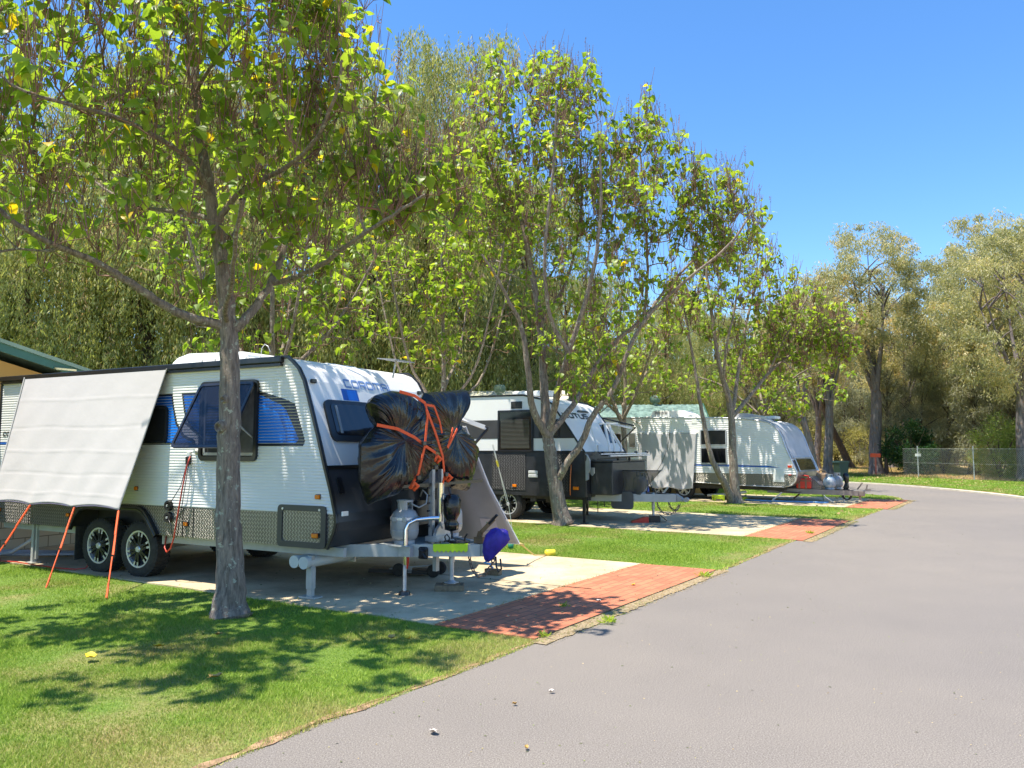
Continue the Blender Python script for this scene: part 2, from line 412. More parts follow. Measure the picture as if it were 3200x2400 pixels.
# lawns
LZ = 0.004
lawn_main = [(-40, -12), (-12.7, -12)] + [(x - 0.05, y + 0.02) for x, y in ROAD_L[1:12]] + [(x - 0.08, y) for x, y in ROAD_L[12:]] + [(-8, 43.5), (-40, 43)]
sheet('lawn', lawn_main, LZ, M['lawn'])
far_lawn = smooth_poly([(-6, 52.6), (6, 46.1), (14, 41.9), (17.6, 38.6), (18.5, 34.8), (18.7, 31), (18.3, 27), (17.5, 23), (15.4, 17), (11, 9.5)], 2) + [(20, 9), (27, 22), (26.6, 34), (25.3, 40.5), (22.5, 45.5), (14, 51), (4, 54), (-6, 60)]
sheet('lawn', far_lawn, LZ, M['lawn'])
kerb = smooth_poly(ROAD_R, 3); inner = [(x + 0.02, y + 0.02) for x, y in kerb]
def offset(pts, d):
    out = []
    for i in range(len(pts)):
        a = Vector(pts[max(i - 1, 0)]); b_ = Vector(pts[min(i + 1, len(pts) - 1)]); t = (b_ - a).normalized(); nn = Vector((-t.y, t.x))
        out.append((pts[i][0] + nn.x * d, pts[i][1] + nn.y * d))
    return out
kp = offset(kerb, 0.03); kq = offset(kerb, 0.20)
mb = MB()
for i in range(len(kp) - 1):
    for (za, zb, p0, p1, q0, q1) in ((0.06, 0.06, kp[i], kp[i + 1], kq[i], kq[i + 1]),):
        mb.add([(*p0, -0.01), (*p1, -0.01), (*p0, 0.05), (*p1, 0.05), (*q0, 0.05), (*q1, 0.05), (*q0, -0.01), (*q1, -0.01)], [(0, 1, 3, 2), (2, 3, 5, 4), (4, 5, 7, 6)])
M['kerbc'] = mat('pale_kerb_concrete', (0.62, 0.58, 0.48), 0.85, var=0.2, scale=3)
tag(mb.build('kerb', M['kerbc']), kind='structure')
E0 = [p for p in near_edge if p[1] < 27.0 and p[1] > 1]
ei = offset(E0, -0.005); eo = offset(E0, 0.04); rr0 = random.Random(44)
sheet('soil_edge', [(x + rr0.uniform(-.03, .03), y + rr0.uniform(-.03, .03)) for x, y in ei] + [(x + rr0.uniform(-.04, .04), y) for x, y in eo][::-1], 0.006, mat('bare_soil', (0.34, 0.21, 0.12), 0.95, var=0.5, scale=14, bump=0.6, bscale=50))
# three sites: concrete slab, brick strip, sandy edge
def site(nc, fc, u, v, length=15.0, wb=1.10):
    """nc near corner of concrete/brick joint, u along the road, v away from the road"""
    nc = Vector(nc); u = Vector(u).normalized(); v = Vector(v).normalized(); W = fc
    a = nc; b_ = nc + u * W
    poly = [a, b_, b_ + v * length, a + v * length]
    ob = sheet('concrete_slab', [(p.x, p.y) for p in poly], 0.022, M['concrete'], 0.04)
    q = [a - v * 0.03 - u * 0.0, b_ - v * 0.03, b_ - v * (wb + 0.0), a - v * wb]
    # brick sheet in its own frame so the courses run with the strip
    vp = Vector((-u.y, u.x)); sx, sy = v.dot(u) * wb, v.dot(vp) * wb
    e = MB(); L = W; e.add([(0, 0, 0), (L, 0, 0), (L + sx, sy, 0), (sx, sy, 0)], [(0, 1, 2, 3)])
    e.add([(0, 0, 0), (L, 0, 0), (L, 0, -0.03), (0, 0, -0.03), (sx, sy, 0), (L + sx, sy, 0), (L + sx, sy, -0.03), (sx, sy, -0.03)], [(0, 1, 2, 3), (4, 5, 6, 7), (0, 4, 7, 3), (1, 5, 6, 2)])
    bo = e.build('brick_paving', M['brick'])
    org = a - v * wb
    # frame: x = u, y = v
    bo.matrix_world = Matrix(((u.x, vp.x, 0, org.x), (u.y, vp.y, 0, org.y), (0, 0, 1, 0.018), (0, 0, 0, 1)))
    tag(bo, kind='structure')
    s0 = a - v * (wb + 0.005) + u * -0.1; s1 = b_ - v * (wb + 0.005) + u * 0.1
    outer = jitter_line([((s0 - v * 0.17).x, (s0 - v * 0.17).y), ((s1 - v * 0.13).x, (s1 - v * 0.13).y)], 0.07, 0.018, 5)
    sheet('sandy_edge', [(s1.x, s1.y), (s0.x, s0.y)] + outer, 0.008, M['sand'])
RU = (0.562, 0.827)
site((-0.74, 7.53), 4.67, RU, (-0.859, 0.511))
site((4.42, 14.85), 4.6, (0.55, 0.835), (-0.835, 0.55))
site((9.5, 22.12), 4.4, (0.56, 0.828), (-0.828, 0.56))
# control joint across slab one
M['joint'] = mat('joint_dirt', (0.06, 0.05, 0.03), 0.95, var=0.4, scale=30)
jl = jitter_line([(-0.62, 9.45), (2.0, 9.62 - 0.0)], 0.1, 0.012, 9)
# ------------------------------------------------------------------ CARAVAN PARTS
def ribs(name, zs0, zs1, pitch, xl, xr, m, parent, y=0.0, lip=0.010, prof='lap', gap=0.0045):
    """horizontal siding: every rib a real lip; xl/xr give the ends at height z"""
    mb = MB(); n = max(1, round((zs1 - zs0) / pitch)); p = (zs1 - zs0) / n
    for i in range(n):
        z0 = zs0 + i * p; z1 = z0 + p
        if prof == 'lap':
            lv = [(y - lip, z0), (y - lip * 0.9, z0 + p * 0.55), (y - 0.0005, z1 - 0.0005)]
            lv = [(y - 0.0008, z0 - 0.0), (y - 0.0008, z0 + gap), (y - lip, z0 + gap)] + lv[1:]
        else:
            lv = [(y, z0), (y - lip, z0 + p * 0.22), (y - lip, z0 + p * 0.6), (y, z0 + p * 0.82), (y, z1)]
        vs = []
        for (yy, z) in lv: vs += [(xl(z), yy, z), (xr(z), yy, z)]
        mb.add(vs, [(2 * k, 2 * k + 1, 2 * k + 3, 2 * k + 2) for k in range(len(lv) - 1)])
    return mb.build(name, m, parent, fix=False), p, n

def clip_band(poly, z0, z1):
    def half(pl, z, keep_above):
        out = []
        for i in range(len(pl)):
            a = pl[i]; b_ = pl[(i + 1) % len(pl)]
            ia = (a[1] >= z) == keep_above; ib = (b_[1] >= z) == keep_above
            if ia: out.append(a)
            if ia != ib:
                t = (z - a[1]) / (b_[1] - a[1]); out.append((a[0] + (b_[0] - a[0]) * t, z))
        return out
    p = half(poly, z0, True)
    return half(p, z1, False) if len(p) > 2 else []

def rib_graphic(mb, poly, zs0, p, n, mi, y=0.0, lip=0.010, off=0.0015, gap=0.0045):
    """a vinyl graphic that lies on the ribbed siding"""
    for i in range(n):
        z0 = zs0 + i * p; za = z0 + 1e-5; zm = z0 + p * 0.55; z1 = z0 + p - 1e-5
        for (c, d, ya, yb) in ((za + gap, zm, y - lip, y - lip * 0.9), (zm, z1, y - lip * 0.9, y - 0.0005)):
            q = clip_band(poly, c, d)
            if len(q) < 3: continue
            vs = [(x, ya + (yb - ya) * (z - c) / (d - c) - off, z) for x, z in q]
            mb.add(vs, [tuple(range(len(vs)))], mi)
    return mb

def wheel(parent, c, r=0.36, w=0.24, spokes=6, dark=True, name='wheel'):
    """wheel with axle along y, outer face towards -y"""
    rt = empty(name); rt.parent = parent; rt.location = c
    t = MB(); rr = r * 0.66
    prof = [(rr, -w * 0.38), (rr * 1.04, -w * 0.5), (r * 0.86, -w * 0.52), (r * 0.95, -w * 0.46), (r, -w * 0.36), (r, w * 0.36), (r * 0.95, w * 0.46), (r * 0.8, w * 0.5), (rr, w * 0.4)]
    t.lathe(prof, (0, 0, 0), 'Y', 40)
    for k in range(44):
        th = 2 * math.pi * k / 44
        for s in (-1, 1):
            t.box((math.cos(th) * (r - 0.002), s * w * 0.24, math.sin(th) * (r - 0.002)), (0.022, w * 0.36, 0.03), rot=Matrix.Rotation(-th, 3, 'Y') @ Matrix.Rotation(0.3 * s, 3, 'X'))
    t.build('tyre', M['rubber'], rt, smooth=True, auto=R(35))
    a = MB()
    a.lathe([(rr * 0.90, -w * 0.36), (rr * 0.93, -w * 0.46), (rr * 1.02, -w * 0.47), (rr * 1.03, -w * 0.40), (rr * 0.93, -w * 0.30), (rr * 0.93, w * 0.3)], (0, 0, 0), 'Y', 40, 0)
    a.lathe([(0.001, -w * 0.05), (rr * 0.93, -w * 0.02), (rr * 0.93, w * 0.05)], (0, 0, 0), 'Y', 32, 1)
    for k in range(spokes):
        th = 2 * math.pi * k / spokes + 0.35
        for d in (-0.16, 0.16):
            p0 = Vector((math.cos(th + d * 1.6) * rr * 0.16, -w * 0.40, math.sin(th + d * 1.6) * rr * 0.16)); p1 = Vector((math.cos(th + d) * rr * 0.92, -w * 0.38, math.sin(th + d) * rr * 0.92))
            a.bar(p0, p1, rr * 0.12, 0.03, 0 if spokes == 5 else 1, up=(0, 1, 0))
            if spokes != 5: a.bar(p0.lerp(p1, 0.72) - Vector((0, 0.017, 0)), p1 - Vector((0, 0.017, 0)), rr * 0.11, 0.006, 0, up=(0, 1, 0))
    a.lathe([(0.0, -w * 0.52), (rr * 0.14, -w * 0.52), (rr * 0.2, -w * 0.44), (rr * 0.2, -w * 0.2)], (0, 0, 0), 'Y', 20, 0)
    for k in range(spokes):
        th = 2 * math.pi * k / spokes
        a.lathe([(0.0, -w * 0.44), (0.012, -w * 0.44), (0.012, -w * 0.3)], (math.cos(th) * rr * 0.27, 0, math.sin(th) * rr * 0.27), 'Y', 8, 0)
    a.build('rim', [M['alloy'], M['black']], rt, smooth=True, auto=R(30))
    d = MB(); d.lathe([(0.0, w * 0.1), (rr * 0.6, w * 0.1), (rr * 0.6, w * 0.2)], (0, 0, 0), 'Y', 24)
    d.build('brake_drum', M['dark_under'], rt)
    return rt

def marker_light(parent, x, y, z, w=0.06, h=0.045, m=None, name='marker_light', d=0.028):
    b_ = MB(); b_.box((x, y - d / 2, z), (w, d, h), bev=0.008)
    b_.box((x, y - 0.003, z), (w + 0.012, 0.008, h + 0.012), 1)
    return b_.build(name, [m or M['amber'], M['black']], parent)

def rrect(x0, z0, x1, z1, r, k=4):
    p = []
    for cx, cz, a0 in ((x1 - r, z0 + r, -90), (x1 - r, z1 - r, 0), (x0 + r, z1 - r, 90), (x0 + r, z0 + r, 180)):
        for i in range(k + 1):
            a = R(a0 + 90 * i / k); p.append((cx + r * math.cos(a), cz + r * math.sin(a)))
    return p
def ring(mb, outer, inner, y0, y1, m=0):
    """frame between two outlines of equal length, from y1 (back) to y0 (front)"""
    n = len(outer); o = len(mb.v)
    vs = [(a, y0, b_) for a, b_ in outer] + [(a, y0, b_) for a, b_ in inner] + [(a, y1, b_) for a, b_ in outer] + [(a, y1, b_) for a, b_ in inner]
    fs = []
    for i in range(n):
        j = (i + 1) % n
        fs += [(i, j, n + j, n + i), (2 * n + j, 2 * n + i, 3 * n + i, 3 * n + j), (j, i, 2 * n + i, 2 * n + j), (n + i, n + j, 3 * n + j, 3 * n + i)]
    mb.add(vs, fs, m)
def window(parent, x0, z0, x1, z1, y=-0.008, fw=0.035, r=0.06, fm=None, gm=None, d=0.03, inside=None, name='window', label=None):
    w = MB(); o = rrect(x0, z0, x1, z1, r); i_ = rrect(x0 + fw, z0 + fw, x1 - fw, z1 - fw, max(0.01, r - fw))
    ring(w, o, i_, y - d, y + 0.006)
    fr = w.build(name, fm or M['black'], parent)
    if label: fr['label'] = label
    g = MB(); g.prism(rrect(x0 + fw * .8, z0 + fw * .8, x1 - fw * .8, z1 - fw * .8, max(0.01, r - fw * .8)), y - d * 0.6, y - d * 0.6 + 0.004)
    g.build('glass', gm or M['dark_glass'], fr)
    return fr

def strokes(mb, paths, ox, oz, s, wd, place, m=0, th=0.004, slant=0.0):
    """lettering from pen strokes; place(x, z, d) puts a point on the panel, d out of it"""
    for pts in paths:
        P = [(ox + (x + slant * z) * s, oz + z * s) for x, z in pts]
        L = []; Rr = []
        for i, p in enumerate(P):
            a = Vector(P[max(i - 1, 0)]); b_ = Vector(P[min(i + 1, len(P) - 1)]); t = (b_ - a).normalized(); nn = Vector((-t.y, t.x)) * wd / 2
            L.append((p[0] + nn.x, p[1] + nn.y)); Rr.append((p[0] - nn.x, p[1] - nn.y))
        k = len(P); vs = [place(x, z, th) for x, z in L] + [place(x, z, th) for x, z in Rr] + [place(x, z, 0) for x, z in L] + [place(x, z, 0) for x, z in Rr]
        fs = []
        for i in range(k - 1):
            fs += [(i, i + 1, k + i + 1, k + i), (i + 1, i, 2 * k + i, 2 * k + i + 1), (k + i, k + i + 1, 3 * k + i + 1, 3 * k + i)]
        mb.add(vs, fs, m)
GLY = {  # wide techno capitals, unit height, width 1.35
 'C': [[(1.3, 1), (0.2, 1), (0.05, 0.85), (0.05, 0.15), (0.2, 0), (1.3, 0)]],
 'O': [[(0.2, 0), (1.15, 0), (1.3, 0.15), (1.3, 0.85), (1.15, 1), (0.2, 1), (0.05, 0.85), (0.05, 0.15), (0.2, 0), (0.3, 0)]],
 'R': [[(0.05, 0), (0.05, 1)], [(0.05, 1), (1.15, 1), (1.3, 0.88), (1.3, 0.58), (1.15, 0.45), (0.05, 0.45)], [(0.75, 0.45), (1.3, 0)]],
 'M': [[(0.05, 0), (0.05, 1), (1.5, 1), (1.6, 0.9), (1.6, 0)], [(0.83, 0), (0.83, 1)]],
 'A': [[(0.05, 0), (0.05, 0.85), (0.2, 1), (1.15, 1), (1.3, 0.85), (1.3, 0)], [(0.05, 0.45), (1.3, 0.45)]],
 'L': [[(0.05, 1), (0.05, 0.12), (0.18, 0), (1.25, 0)]],
 'T': [[(0, 1), (1.3, 1)], [(0.65, 1), (0.65, 0)]],
 'U': [[(0.05, 1), (0.05, 0.12), (0.2, 0), (1.15, 0), (1.3, 0.12), (1.3, 1)]],
 'S': [[(1.25, 1), (0.18, 1), (0.05, 0.9), (0.05, 0.62), (0.18, 0.52), (1.17, 0.48), (1.3, 0.38), (1.3, 0.1), (1.17, 0), (0.05, 0)]],
 'V': [[(0, 1), (0.6, 0.02), (0.7, 0.02), (1.3, 1)]],
 'I': [[(0.1, 1), (0.1, 0)]],
 'Z': [[(0, 1), (1.25, 1), (0.05, 0), (1.3, 0)]],
 'G': [[(1.3, 1), (0.2, 1), (0.05, 0.85), (0.05, 0.15), (0.2, 0), (1.2, 0), (1.3, 0.1), (1.3, 0.5), (0.7, 0.5)]],
 ' ': [],
}
ADV = {'M': 1.95, 'I': 0.5, ' ': 0.8}
def word(mb, text, ox, oz, s, wd, place, m=0, slant=0.0, gap=0.0):
    x = 0
    for ch in text:
        strokes(mb, [[(x + a, b_) for a, b_ in st] for st in GLY[ch]], ox, oz, s, wd, place, m, slant=slant)
        x += ADV.get(ch, 1.65) + gap
    return x * s

def chain(name, pts, parent, m=None, link=0.05, r=0.006):
    """oval links along a sagging line, each turned a quarter from the last"""
    mb = MB(); P = [Vector(p) for p in pts]; d = [0]
    for a, b_ in zip(P, P[1:]): d.append(d[-1] + (b_ - a).length)
    k = int(d[-1] / (link * 0.78)); 
    def pos(s):
        for i in range(len(P) - 1):
            if s <= d[i + 1] or i == len(P) - 2: return P[i].lerp(P[i + 1], (s - d[i]) / max(1e-6, d[i + 1] - d[i]))
    for i in range(k):
        s = d[-1] * i / k; a = pos(s); b_ = pos(min(d[-1], s + link)); t = (b_ - a)
        if t.length < 1e-5: continue
        t.normalize(); u = t.cross(Vector((0, 1, 0.3))).normalized(); v = t.cross(u)
        w = u if i % 2 else v; c = (a + b_) / 2; pp = []
        for q in range(10):
            th = 2 * math.pi * q / 9; pp.append(c + t * math.cos(th) * link * 0.5 + w * math.sin(th) * link * 0.28)
        mb.tube(pp, r, 5, cap=False)
    return mb.build(name, m or M['rusty'], parent, smooth=True)
M['rusty'] = mat('rusty_steel', (0.24, 0.18, 0.14), 0.6, 0.4, var=0.4, scale=30)

def gas_cylinder(loc, rz, label, r=0.165, h=0.50, col=(0.36, 0.37, 0.37), deco=False):
    rt = empty('gas_cylinder', loc, rz, label, 'gas cylinder')
    mname = 'cylinder_paint' if not deco else 'cylinder_paint_white'
    mm = mat(mname, col, 0.38, 0.1, var=0.06, scale=4) if not deco else mat(mname, col, 0.35, 0.1, var=0.5, scale=7, col2=(0.05, 0.16, 0.28))
    b_ = MB(); hb = h * 0.66
    b_.lathe([(0.0, 0.045), (r * 0.6, 0.045), (r * 0.9, 0.085), (r, 0.14), (r, hb - 0.05), (r * 0.96, hb), (r * 0.78, hb + 0.06), (r * 0.45, hb + 0.095), (0.0, hb + 0.105)], (0, 0, 0), 'Z', 32)
    b_.lathe([(r * 1.015, h * .34), (r * 1.015, h * .36), (r * 1.0, h * .365)], (0, 0, 0), 'Z', 32)
    b_.build('tank', mm, rt, smooth=True, auto=R(50))
    f = MB(); f.lathe([(r * 0.72, 0.0), (r * 0.74, 0.0), (r * 0.74, 0.05), (r * 0.66, 0.07)], (0, 0, 0), 'Z', 28)
    f.build('foot_ring', mm, rt, smooth=True, auto=R(50))
    c = MB(); n_ = 28; vs = []; fs = []
    for j in range(n_):
        th = 2 * math.pi * j / n_; rr = r * 0.58
        vs += [(rr * math.cos(th), rr * math.sin(th), hb + 0.06), (rr * math.cos(th), rr * math.sin(th), h + 0.02), (rr * .95 * math.cos(th), rr * .95 * math.sin(th), h + 0.02), (rr * .95 * math.cos(th), rr * .95 * math.sin(th), hb + 0.06)]
    for j in range(n_):
        if j in (2, 3, 11, 12, 19, 20, 21, 25, 26):
            continue
        q = (j + 1) % n_
        fs += [(4 * j, 4 * q, 4 * q + 1, 4 * j + 1), (4 * j + 1, 4 * q + 1, 4 * q + 2, 4 * j + 2), (4 * j + 3, 4 * j + 2, 4 * q + 2, 4 * q + 3)]
    c.add(vs, fs); c.lathe([(r * .55, h + 0.0), (r * .6, h + 0.0), (r * .6, h + 0.022), (r * .55, h + 0.022), (r * .55, h)], (0, 0, 0), 'Z', 28)
    c.build('handle_collar', mm, rt)
    v = MB(); v.lathe([(0.028, hb + 0.09), (0.028, hb + 0.13), (0.018, hb + 0.135), (0.018, hb + 0.165), (0.032, hb + 0.17), (0.032, hb + 0.185), (0, hb + 0.19)], (0, 0, 0), 'Z', 12)
    v.tube([(0, 0, hb + 0.145), (0.06, 0.0, hb + 0.145)], 0.013, 8)
    v.build('valve', mat('brass', (0.45, 0.34, 0.14), 0.4, 0.8), rt)
    return rt

def bundle(name, outline, xc, thick, seed, m, label, cat, frame, zc=1.75, waist=None):
    """wrapped object: closed cloth shell over an outline in the (y,z) plane of a caravan frame, with folds drawn towards the straps"""
    rr = random.Random(seed); rt = empty(name, frame['loc'], frame['rz'], label, cat)
    O = [Vector(p) for p in outline]; c = sum(O, Vector((0, 0))) / len(O)
    # dense outline
    D = []
    for i in range(len(O)):
        a = O[i]; b_ = O[(i + 1) % len(O)]
        for k in range(14): D.append(a.lerp(b_, k / 14))
    n_ = len(D); rings = 26
    D = [(D[i - 1] + D[i] * 2 + D[(i + 1) % n_]) / 4 for i in range(n_)]
    ph = [rr.uniform(0, 6.28) for _ in range(8)]
    def fold(u, t):
        s = 0
        for k, (f_, a_) in enumerate(((9, .20), (21, .22), (34, .22), (55, .20))):
            w = 1 - abs(math.sin(f_ * u / 2 + ph[k] + t * (0.8 + 0.5 * k) * math.sin(3 * u + ph[k]))); s += a_ * (w ** 2.2)
        return s
    mb = MB(); 
    for side in (-1, 1):
        vs = []
        for r_ in range(rings + 1):
            t = r_ / rings
            for i in range(n_):
                p = c.lerp(D[i], t)
                dome = (1 - t ** 3.2) ** 0.55 if t < 1 else 0
                w = 1
                if waist:
                    for (wz, ws, wd) in waist: w *= 1 - wd * math.exp(-((p.y - wz) / ws) ** 2)
                ang = 2 * math.pi * i / n_
                off = thick * dome * w * (0.86 + 0.50 * fold(ang * 1.0, t) * min(1, t * 1.8))
                # facets from what is inside
                off *= 1 + 0.22 * math.sin(p.x * 5.2 + ph[3] + math.sin(p.y * 4 + ph[4]) * 1.4)
                vs.append((xc + side * off, p.x, p.y))
        fs = []
        for r_ in range(rings):
            for i in range(n_):
                j = (i + 1) % n_
                q = (r_ * n_ + i, r_ * n_ + j, (r_ + 1) * n_ + j, (r_ + 1) * n_ + i)
                fs.append(q)
        mb.add(vs, fs)
    o = mb.build('cover', m, rt, smooth=True)
    return rt, o

def cloth(name, corner, nu, nv, m, fn, parent=None, th=0.004):
    """thin sheet from four corners (u along first edge) displaced by fn(u, v) -> Vector"""
    a, b_, c, d = [Vector(p) for p in corner]
    vs = []; fs = []
    for j in range(nv + 1):
        for i in range(nu + 1):
            u = i / nu; v = j / nv
            p = a.lerp(b_, u).lerp(d.lerp(c, u), v) + fn(u, v); vs.append(p)
    for j in range(nv):
        for i in range(nu):
            k = j * (nu + 1) + i; fs.append((k, k + 1, k + nu + 2, k + nu + 1))
    me = bpy.data.meshes.new(name); me.from_pydata([tuple(v) for v in vs], [], fs); me.materials.append(m)
    me.polygons.foreach_set('use_smooth', [True] * len(me.polygons))
    o = bpy.data.objects.new(name, me); scene.collection.objects.link(o)
    s = o.modifiers.new('thickness', 'SOLIDIFY'); s.thickness = th
    if parent is not None: o.parent = parent
    return o
# ------------------------------------------------------------------ CARAVAN ONE (nearest)
RZ1 = math.atan2(-0.466, 0.885)
C1 = dict(loc=(-4.84, 10.13, 0.022), rz=RZ1)
c1 = empty('caravan', C1['loc'], RZ1, 'long white ribbed caravan with blue swoosh graphic and black checker plate skirt, nearest the lawn', 'caravan', 'caravans parked on the concrete sites')
def W1(x, y, z=0): return Matrix.Rotation(RZ1, 3, 'Z') @ Vector((x, y, z)) + Vector(C1['loc'])
WD = 2.4
NOSE = [(0.56, 3.15), (0.75, 3.25), (0.85, 3.275), (0.94, 3.262), (1.2, 3.19), (1.46, 3.10), (1.79, 2.995), (2.13, 2.88), (2.46, 2.765), (2.60, 2.68), (2.69, 2.58), (2.74, 2.44)]
def nose(z):
    if z <= NOSE[0][0]: return NOSE[0][1]
    for (a, xa), (b_, xb) in zip(NOSE, NOSE[1:]):
        if z <= b_: return xa + (xb - xa) * (z - a) / (b_ - a)
    return NOSE[-1][1]
zz = [0.94, 1.2, 1.46, 1.79, 2.13, 2.46, 2.60, 2.69, 2.74]
up = [(-3.30, 0.94)] + [(nose(z), z) for z in zz] + [(-3.22, 2.74), (-3.30, 2.66)]
b_ = MB(); b_.prism(up, 0.0, WD, 0, side_m=lambda i: 1 if i in (1, 2) else 0)
b_.build('body', [M['white'], M['charcoal']], c1)
# siding
so, rp_, rn_ = ribs('side_siding', 0.945, 2.66, 0.0355, lambda z: -3.285, lambda z: nose(z) - 0.015, mat('siding_paint', (0.77, 0.755, 0.715), 0.38, var=0.03, scale=1.5), c1)
g = MB(); G_ = lambda poly, mi, off: rib_graphic(g, poly, 0.945, rp_, rn_, mi, off=off)
G_([(-1.5, 1.72), (1.0, 1.72), (0.97, 1.78), (0.78, 1.84), (0.64, 2.0), (0.57, 2.2), (0.53, 2.38), (-1.5, 2.38)], 2, 0.001)
G_([(-1.5, 1.75), (0.93, 1.75), (0.75, 1.81), (0.61, 1.98), (0.54, 2.2), (0.51, 2.35), (-1.5, 2.35)], 0, 0.0022)
G_([(-1.5, 2.22), (0.53, 2.22), (0.51, 2.35), (-1.5, 2.35)], 1, 0.0034)
G_([(1.1, 1.70), (2.77, 1.70), (2.795, 1.76), (2.63, 2.19), (2.47, 2.25), (2.03, 2.37), (0.70, 2.38), (0.76, 2.12), (0.88, 1.92), (1.08, 1.80)], 2, 0.001)
G_([(1.12, 1.735), (2.66, 1.735), (2.70, 1.78), (2.49, 2.13), (2.40, 2.19), (2.02, 2.33), (0.74, 2.35), (0.79, 2.14), (0.90, 1.96), (1.10, 1.83)], 1, 0.0022)
G_([(1.2, 1.76), (2.50, 1.76), (2.50, 1.85), (2.36, 2.10), (2.00, 2.24), (0.9, 2.24), (0.95, 2.0), (1.12, 1.86)], 0, 0.0034)
G_([(-3.285, 1.722), (-1.5, 1.722), (-1.5, 1.755), (-3.285, 1.765)], 1, 0.001)
for q in range(12): pass
g.build('side_graphic', [M['blue'], M['navy'], M['black']], c1, fix=False)
lt = MB(); word(lt, 'COROMAL', -3.20, 1.862, 0.055, 0.012, lambda x, z, d: (x, -0.012 - d, z), slant=0.12); lt.build('side_lettering', M['black'], c1)
# trims
t = MB(); t.box((-0.42, -0.035, 2.715), (5.72, 0.07, 0.075), 0, bev=0.012); t.box((-0.42, -0.03, 2.655), (5.70, 0.05, 0.03), 0)
t.build('awning_rail', M['black'], c1)
t = MB(); pth = [(nose(z), -0.004, z) for z in (0.56, 0.75, 0.85, 0.94, 1.2, 1.46, 1.79, 2.13, 2.46, 2.60, 2.69)] + [(2.5, -0.004, 2.745), (2.3, -0.004, 2.75)]
for a, b2 in zip(pth, pth[1:]): t.bar(a, b2, 0.03, 0.045, 0, up=(0, 1, 0))
t.tube(pth, 0.02, 8)
t.build('front_corner_trim', M['black'], c1)
t = MB(); t.tube([(p[0], WD + 0.004, p[2]) for p in pth], 0.022, 8); t.build('front_corner_trim', M['black'], c1)
t = MB(); t.tube([(-3.30, -0.004, 0.6), (-3.30, -0.004, 2.6), (-3.27, -0.004, 2.7), (-3.2, -0.004, 2.745)], 0.025, 8); t.build('rear_corner_trim', M['black'], c1)
t = MB(); t.box((nose(1.46) + 0.012, WD / 2, 1.465), (0.03, WD - 0.06, 0.03)); t.build('panel_joint_trim', M['black'], c1)
# lower skirt in checker plate with the wheel opening
s = MB()
s.prism([(-3.30, 0.58), (-1.45, 0.575), (-1.34, 0.76), (-1.22, 0.875), (-1.22, 0.938), (-3.30, 0.938)], -0.004, 0.02)
s.prism([(-1.22, 0.875), (0.05, 0.875), (0.05, 0.938), (-1.22, 0.938)], -0.004, 0.02)
s.prism([(0.32, 0.57), (2.42, 0.562), (2.42, 0.938), (0.05, 0.938), (0.05, 0.875), (0.16, 0.80)], -0.004, 0.02)
s.prism([(3.14, 0.56), (3.15, 0.56), (3.24, 0.75), (3.262, 0.85), (3.255, 0.938), (3.14, 0.938)], -0.004, 0.02)
s.prism([(2.42, 0.562), (3.14, 0.56), (3.14, 0.938), (2.42, 0.938)], 0.0, 0.02)
s.build('checker_skirt', M['plate'], c1)
s = MB()
for x in (0.80, 0.99, -2.45):
    s = MB(); s.box((x, -0.007, 0.75), (0.008, 0.006, 0.36)); s.build('skirt_seam', M['black'], c1)
s = MB(); s.prism([(-3.28, 0.58), (-1.5, 0.58), (-1.5, 0.94), (-3.28, 0.94)], 0.03, WD)
s.prism([(0.36, 0.565), (3.14, 0.565), (3.235, 0.75), (3.262, 0.85), (3.25, 0.939), (0.36, 0.939)], 0.021, WD, 0, side_m=lambda i: 1 if i in (1, 2, 3) else 0)
s.prism([(-1.5, 0.60), (0.36, 0.60), (0.36, 0.939), (-1.5, 0.939)], 0.42, WD - 0.3)
s.build('underbody_box', [M['dark_under'], M['charcoal']], c1)
a = MB(); ap = [(-1.46, 0.57), (-1.34, 0.76), (-1.24, 0.855), (-1.10, 0.885), (-0.02, 0.885), (0.08, 0.85), (0.17, 0.77), (0.34, 0.56)]
for p0, p1 in zip(ap, ap[1:]): a.bar((p0[0], -0.03, p0[1]), (p1[0], -0.03, p1[1]), 0.075, 0.05, up=(0, 1, 0))
a.tube([(p[0], -0.03, p[1]) for p in ap], 0.030, 8)
a.build('wheel_arch', M['black'], c1)
wheel(c1, (-0.10, 0.16, 0.355)); wheel(c1, (-0.92, 0.16, 0.355))
wheel(c1, (-0.10, WD - 0.16, 0.355)).rotation_euler = (0, 0, math.pi); wheel(c1, (-0.92, WD - 0.16, 0.355)).rotation_euler = (0, 0, math.pi)
s = MB(); s.box((-1.42, 0.18, 0.36), (0.02, 0.28, 0.46), bev=0.004); s.build('mud_flap', M['rubber'], c1)
s = MB()
for y in (0.15, WD - 0.15):
    s.box((1.80, y, 0.51), (2.95, 0.05, 0.10)); s.box((-2.4, y, 0.53), (1.8, 0.05, 0.10))
for x in (0.36, 1.3, 2.2, 3.0, -1.6, -3.1): s.box((x, WD / 2, 0.50), (0.05, WD - 0.35, 0.07))
s.tube([(-0.10, 0.2, 0.355), (-0.10, WD - 0.2, 0.355)], 0.035, 10); s.tube([(-0.92, 0.2, 0.355), (-0.92, WD - 0.2, 0.355)], 0.035, 10)
s.box((0.35, 0.12, 0.51), (0.03, 0.10, 0.13))
s.build('chassis_rail', M['chassis'], c1)
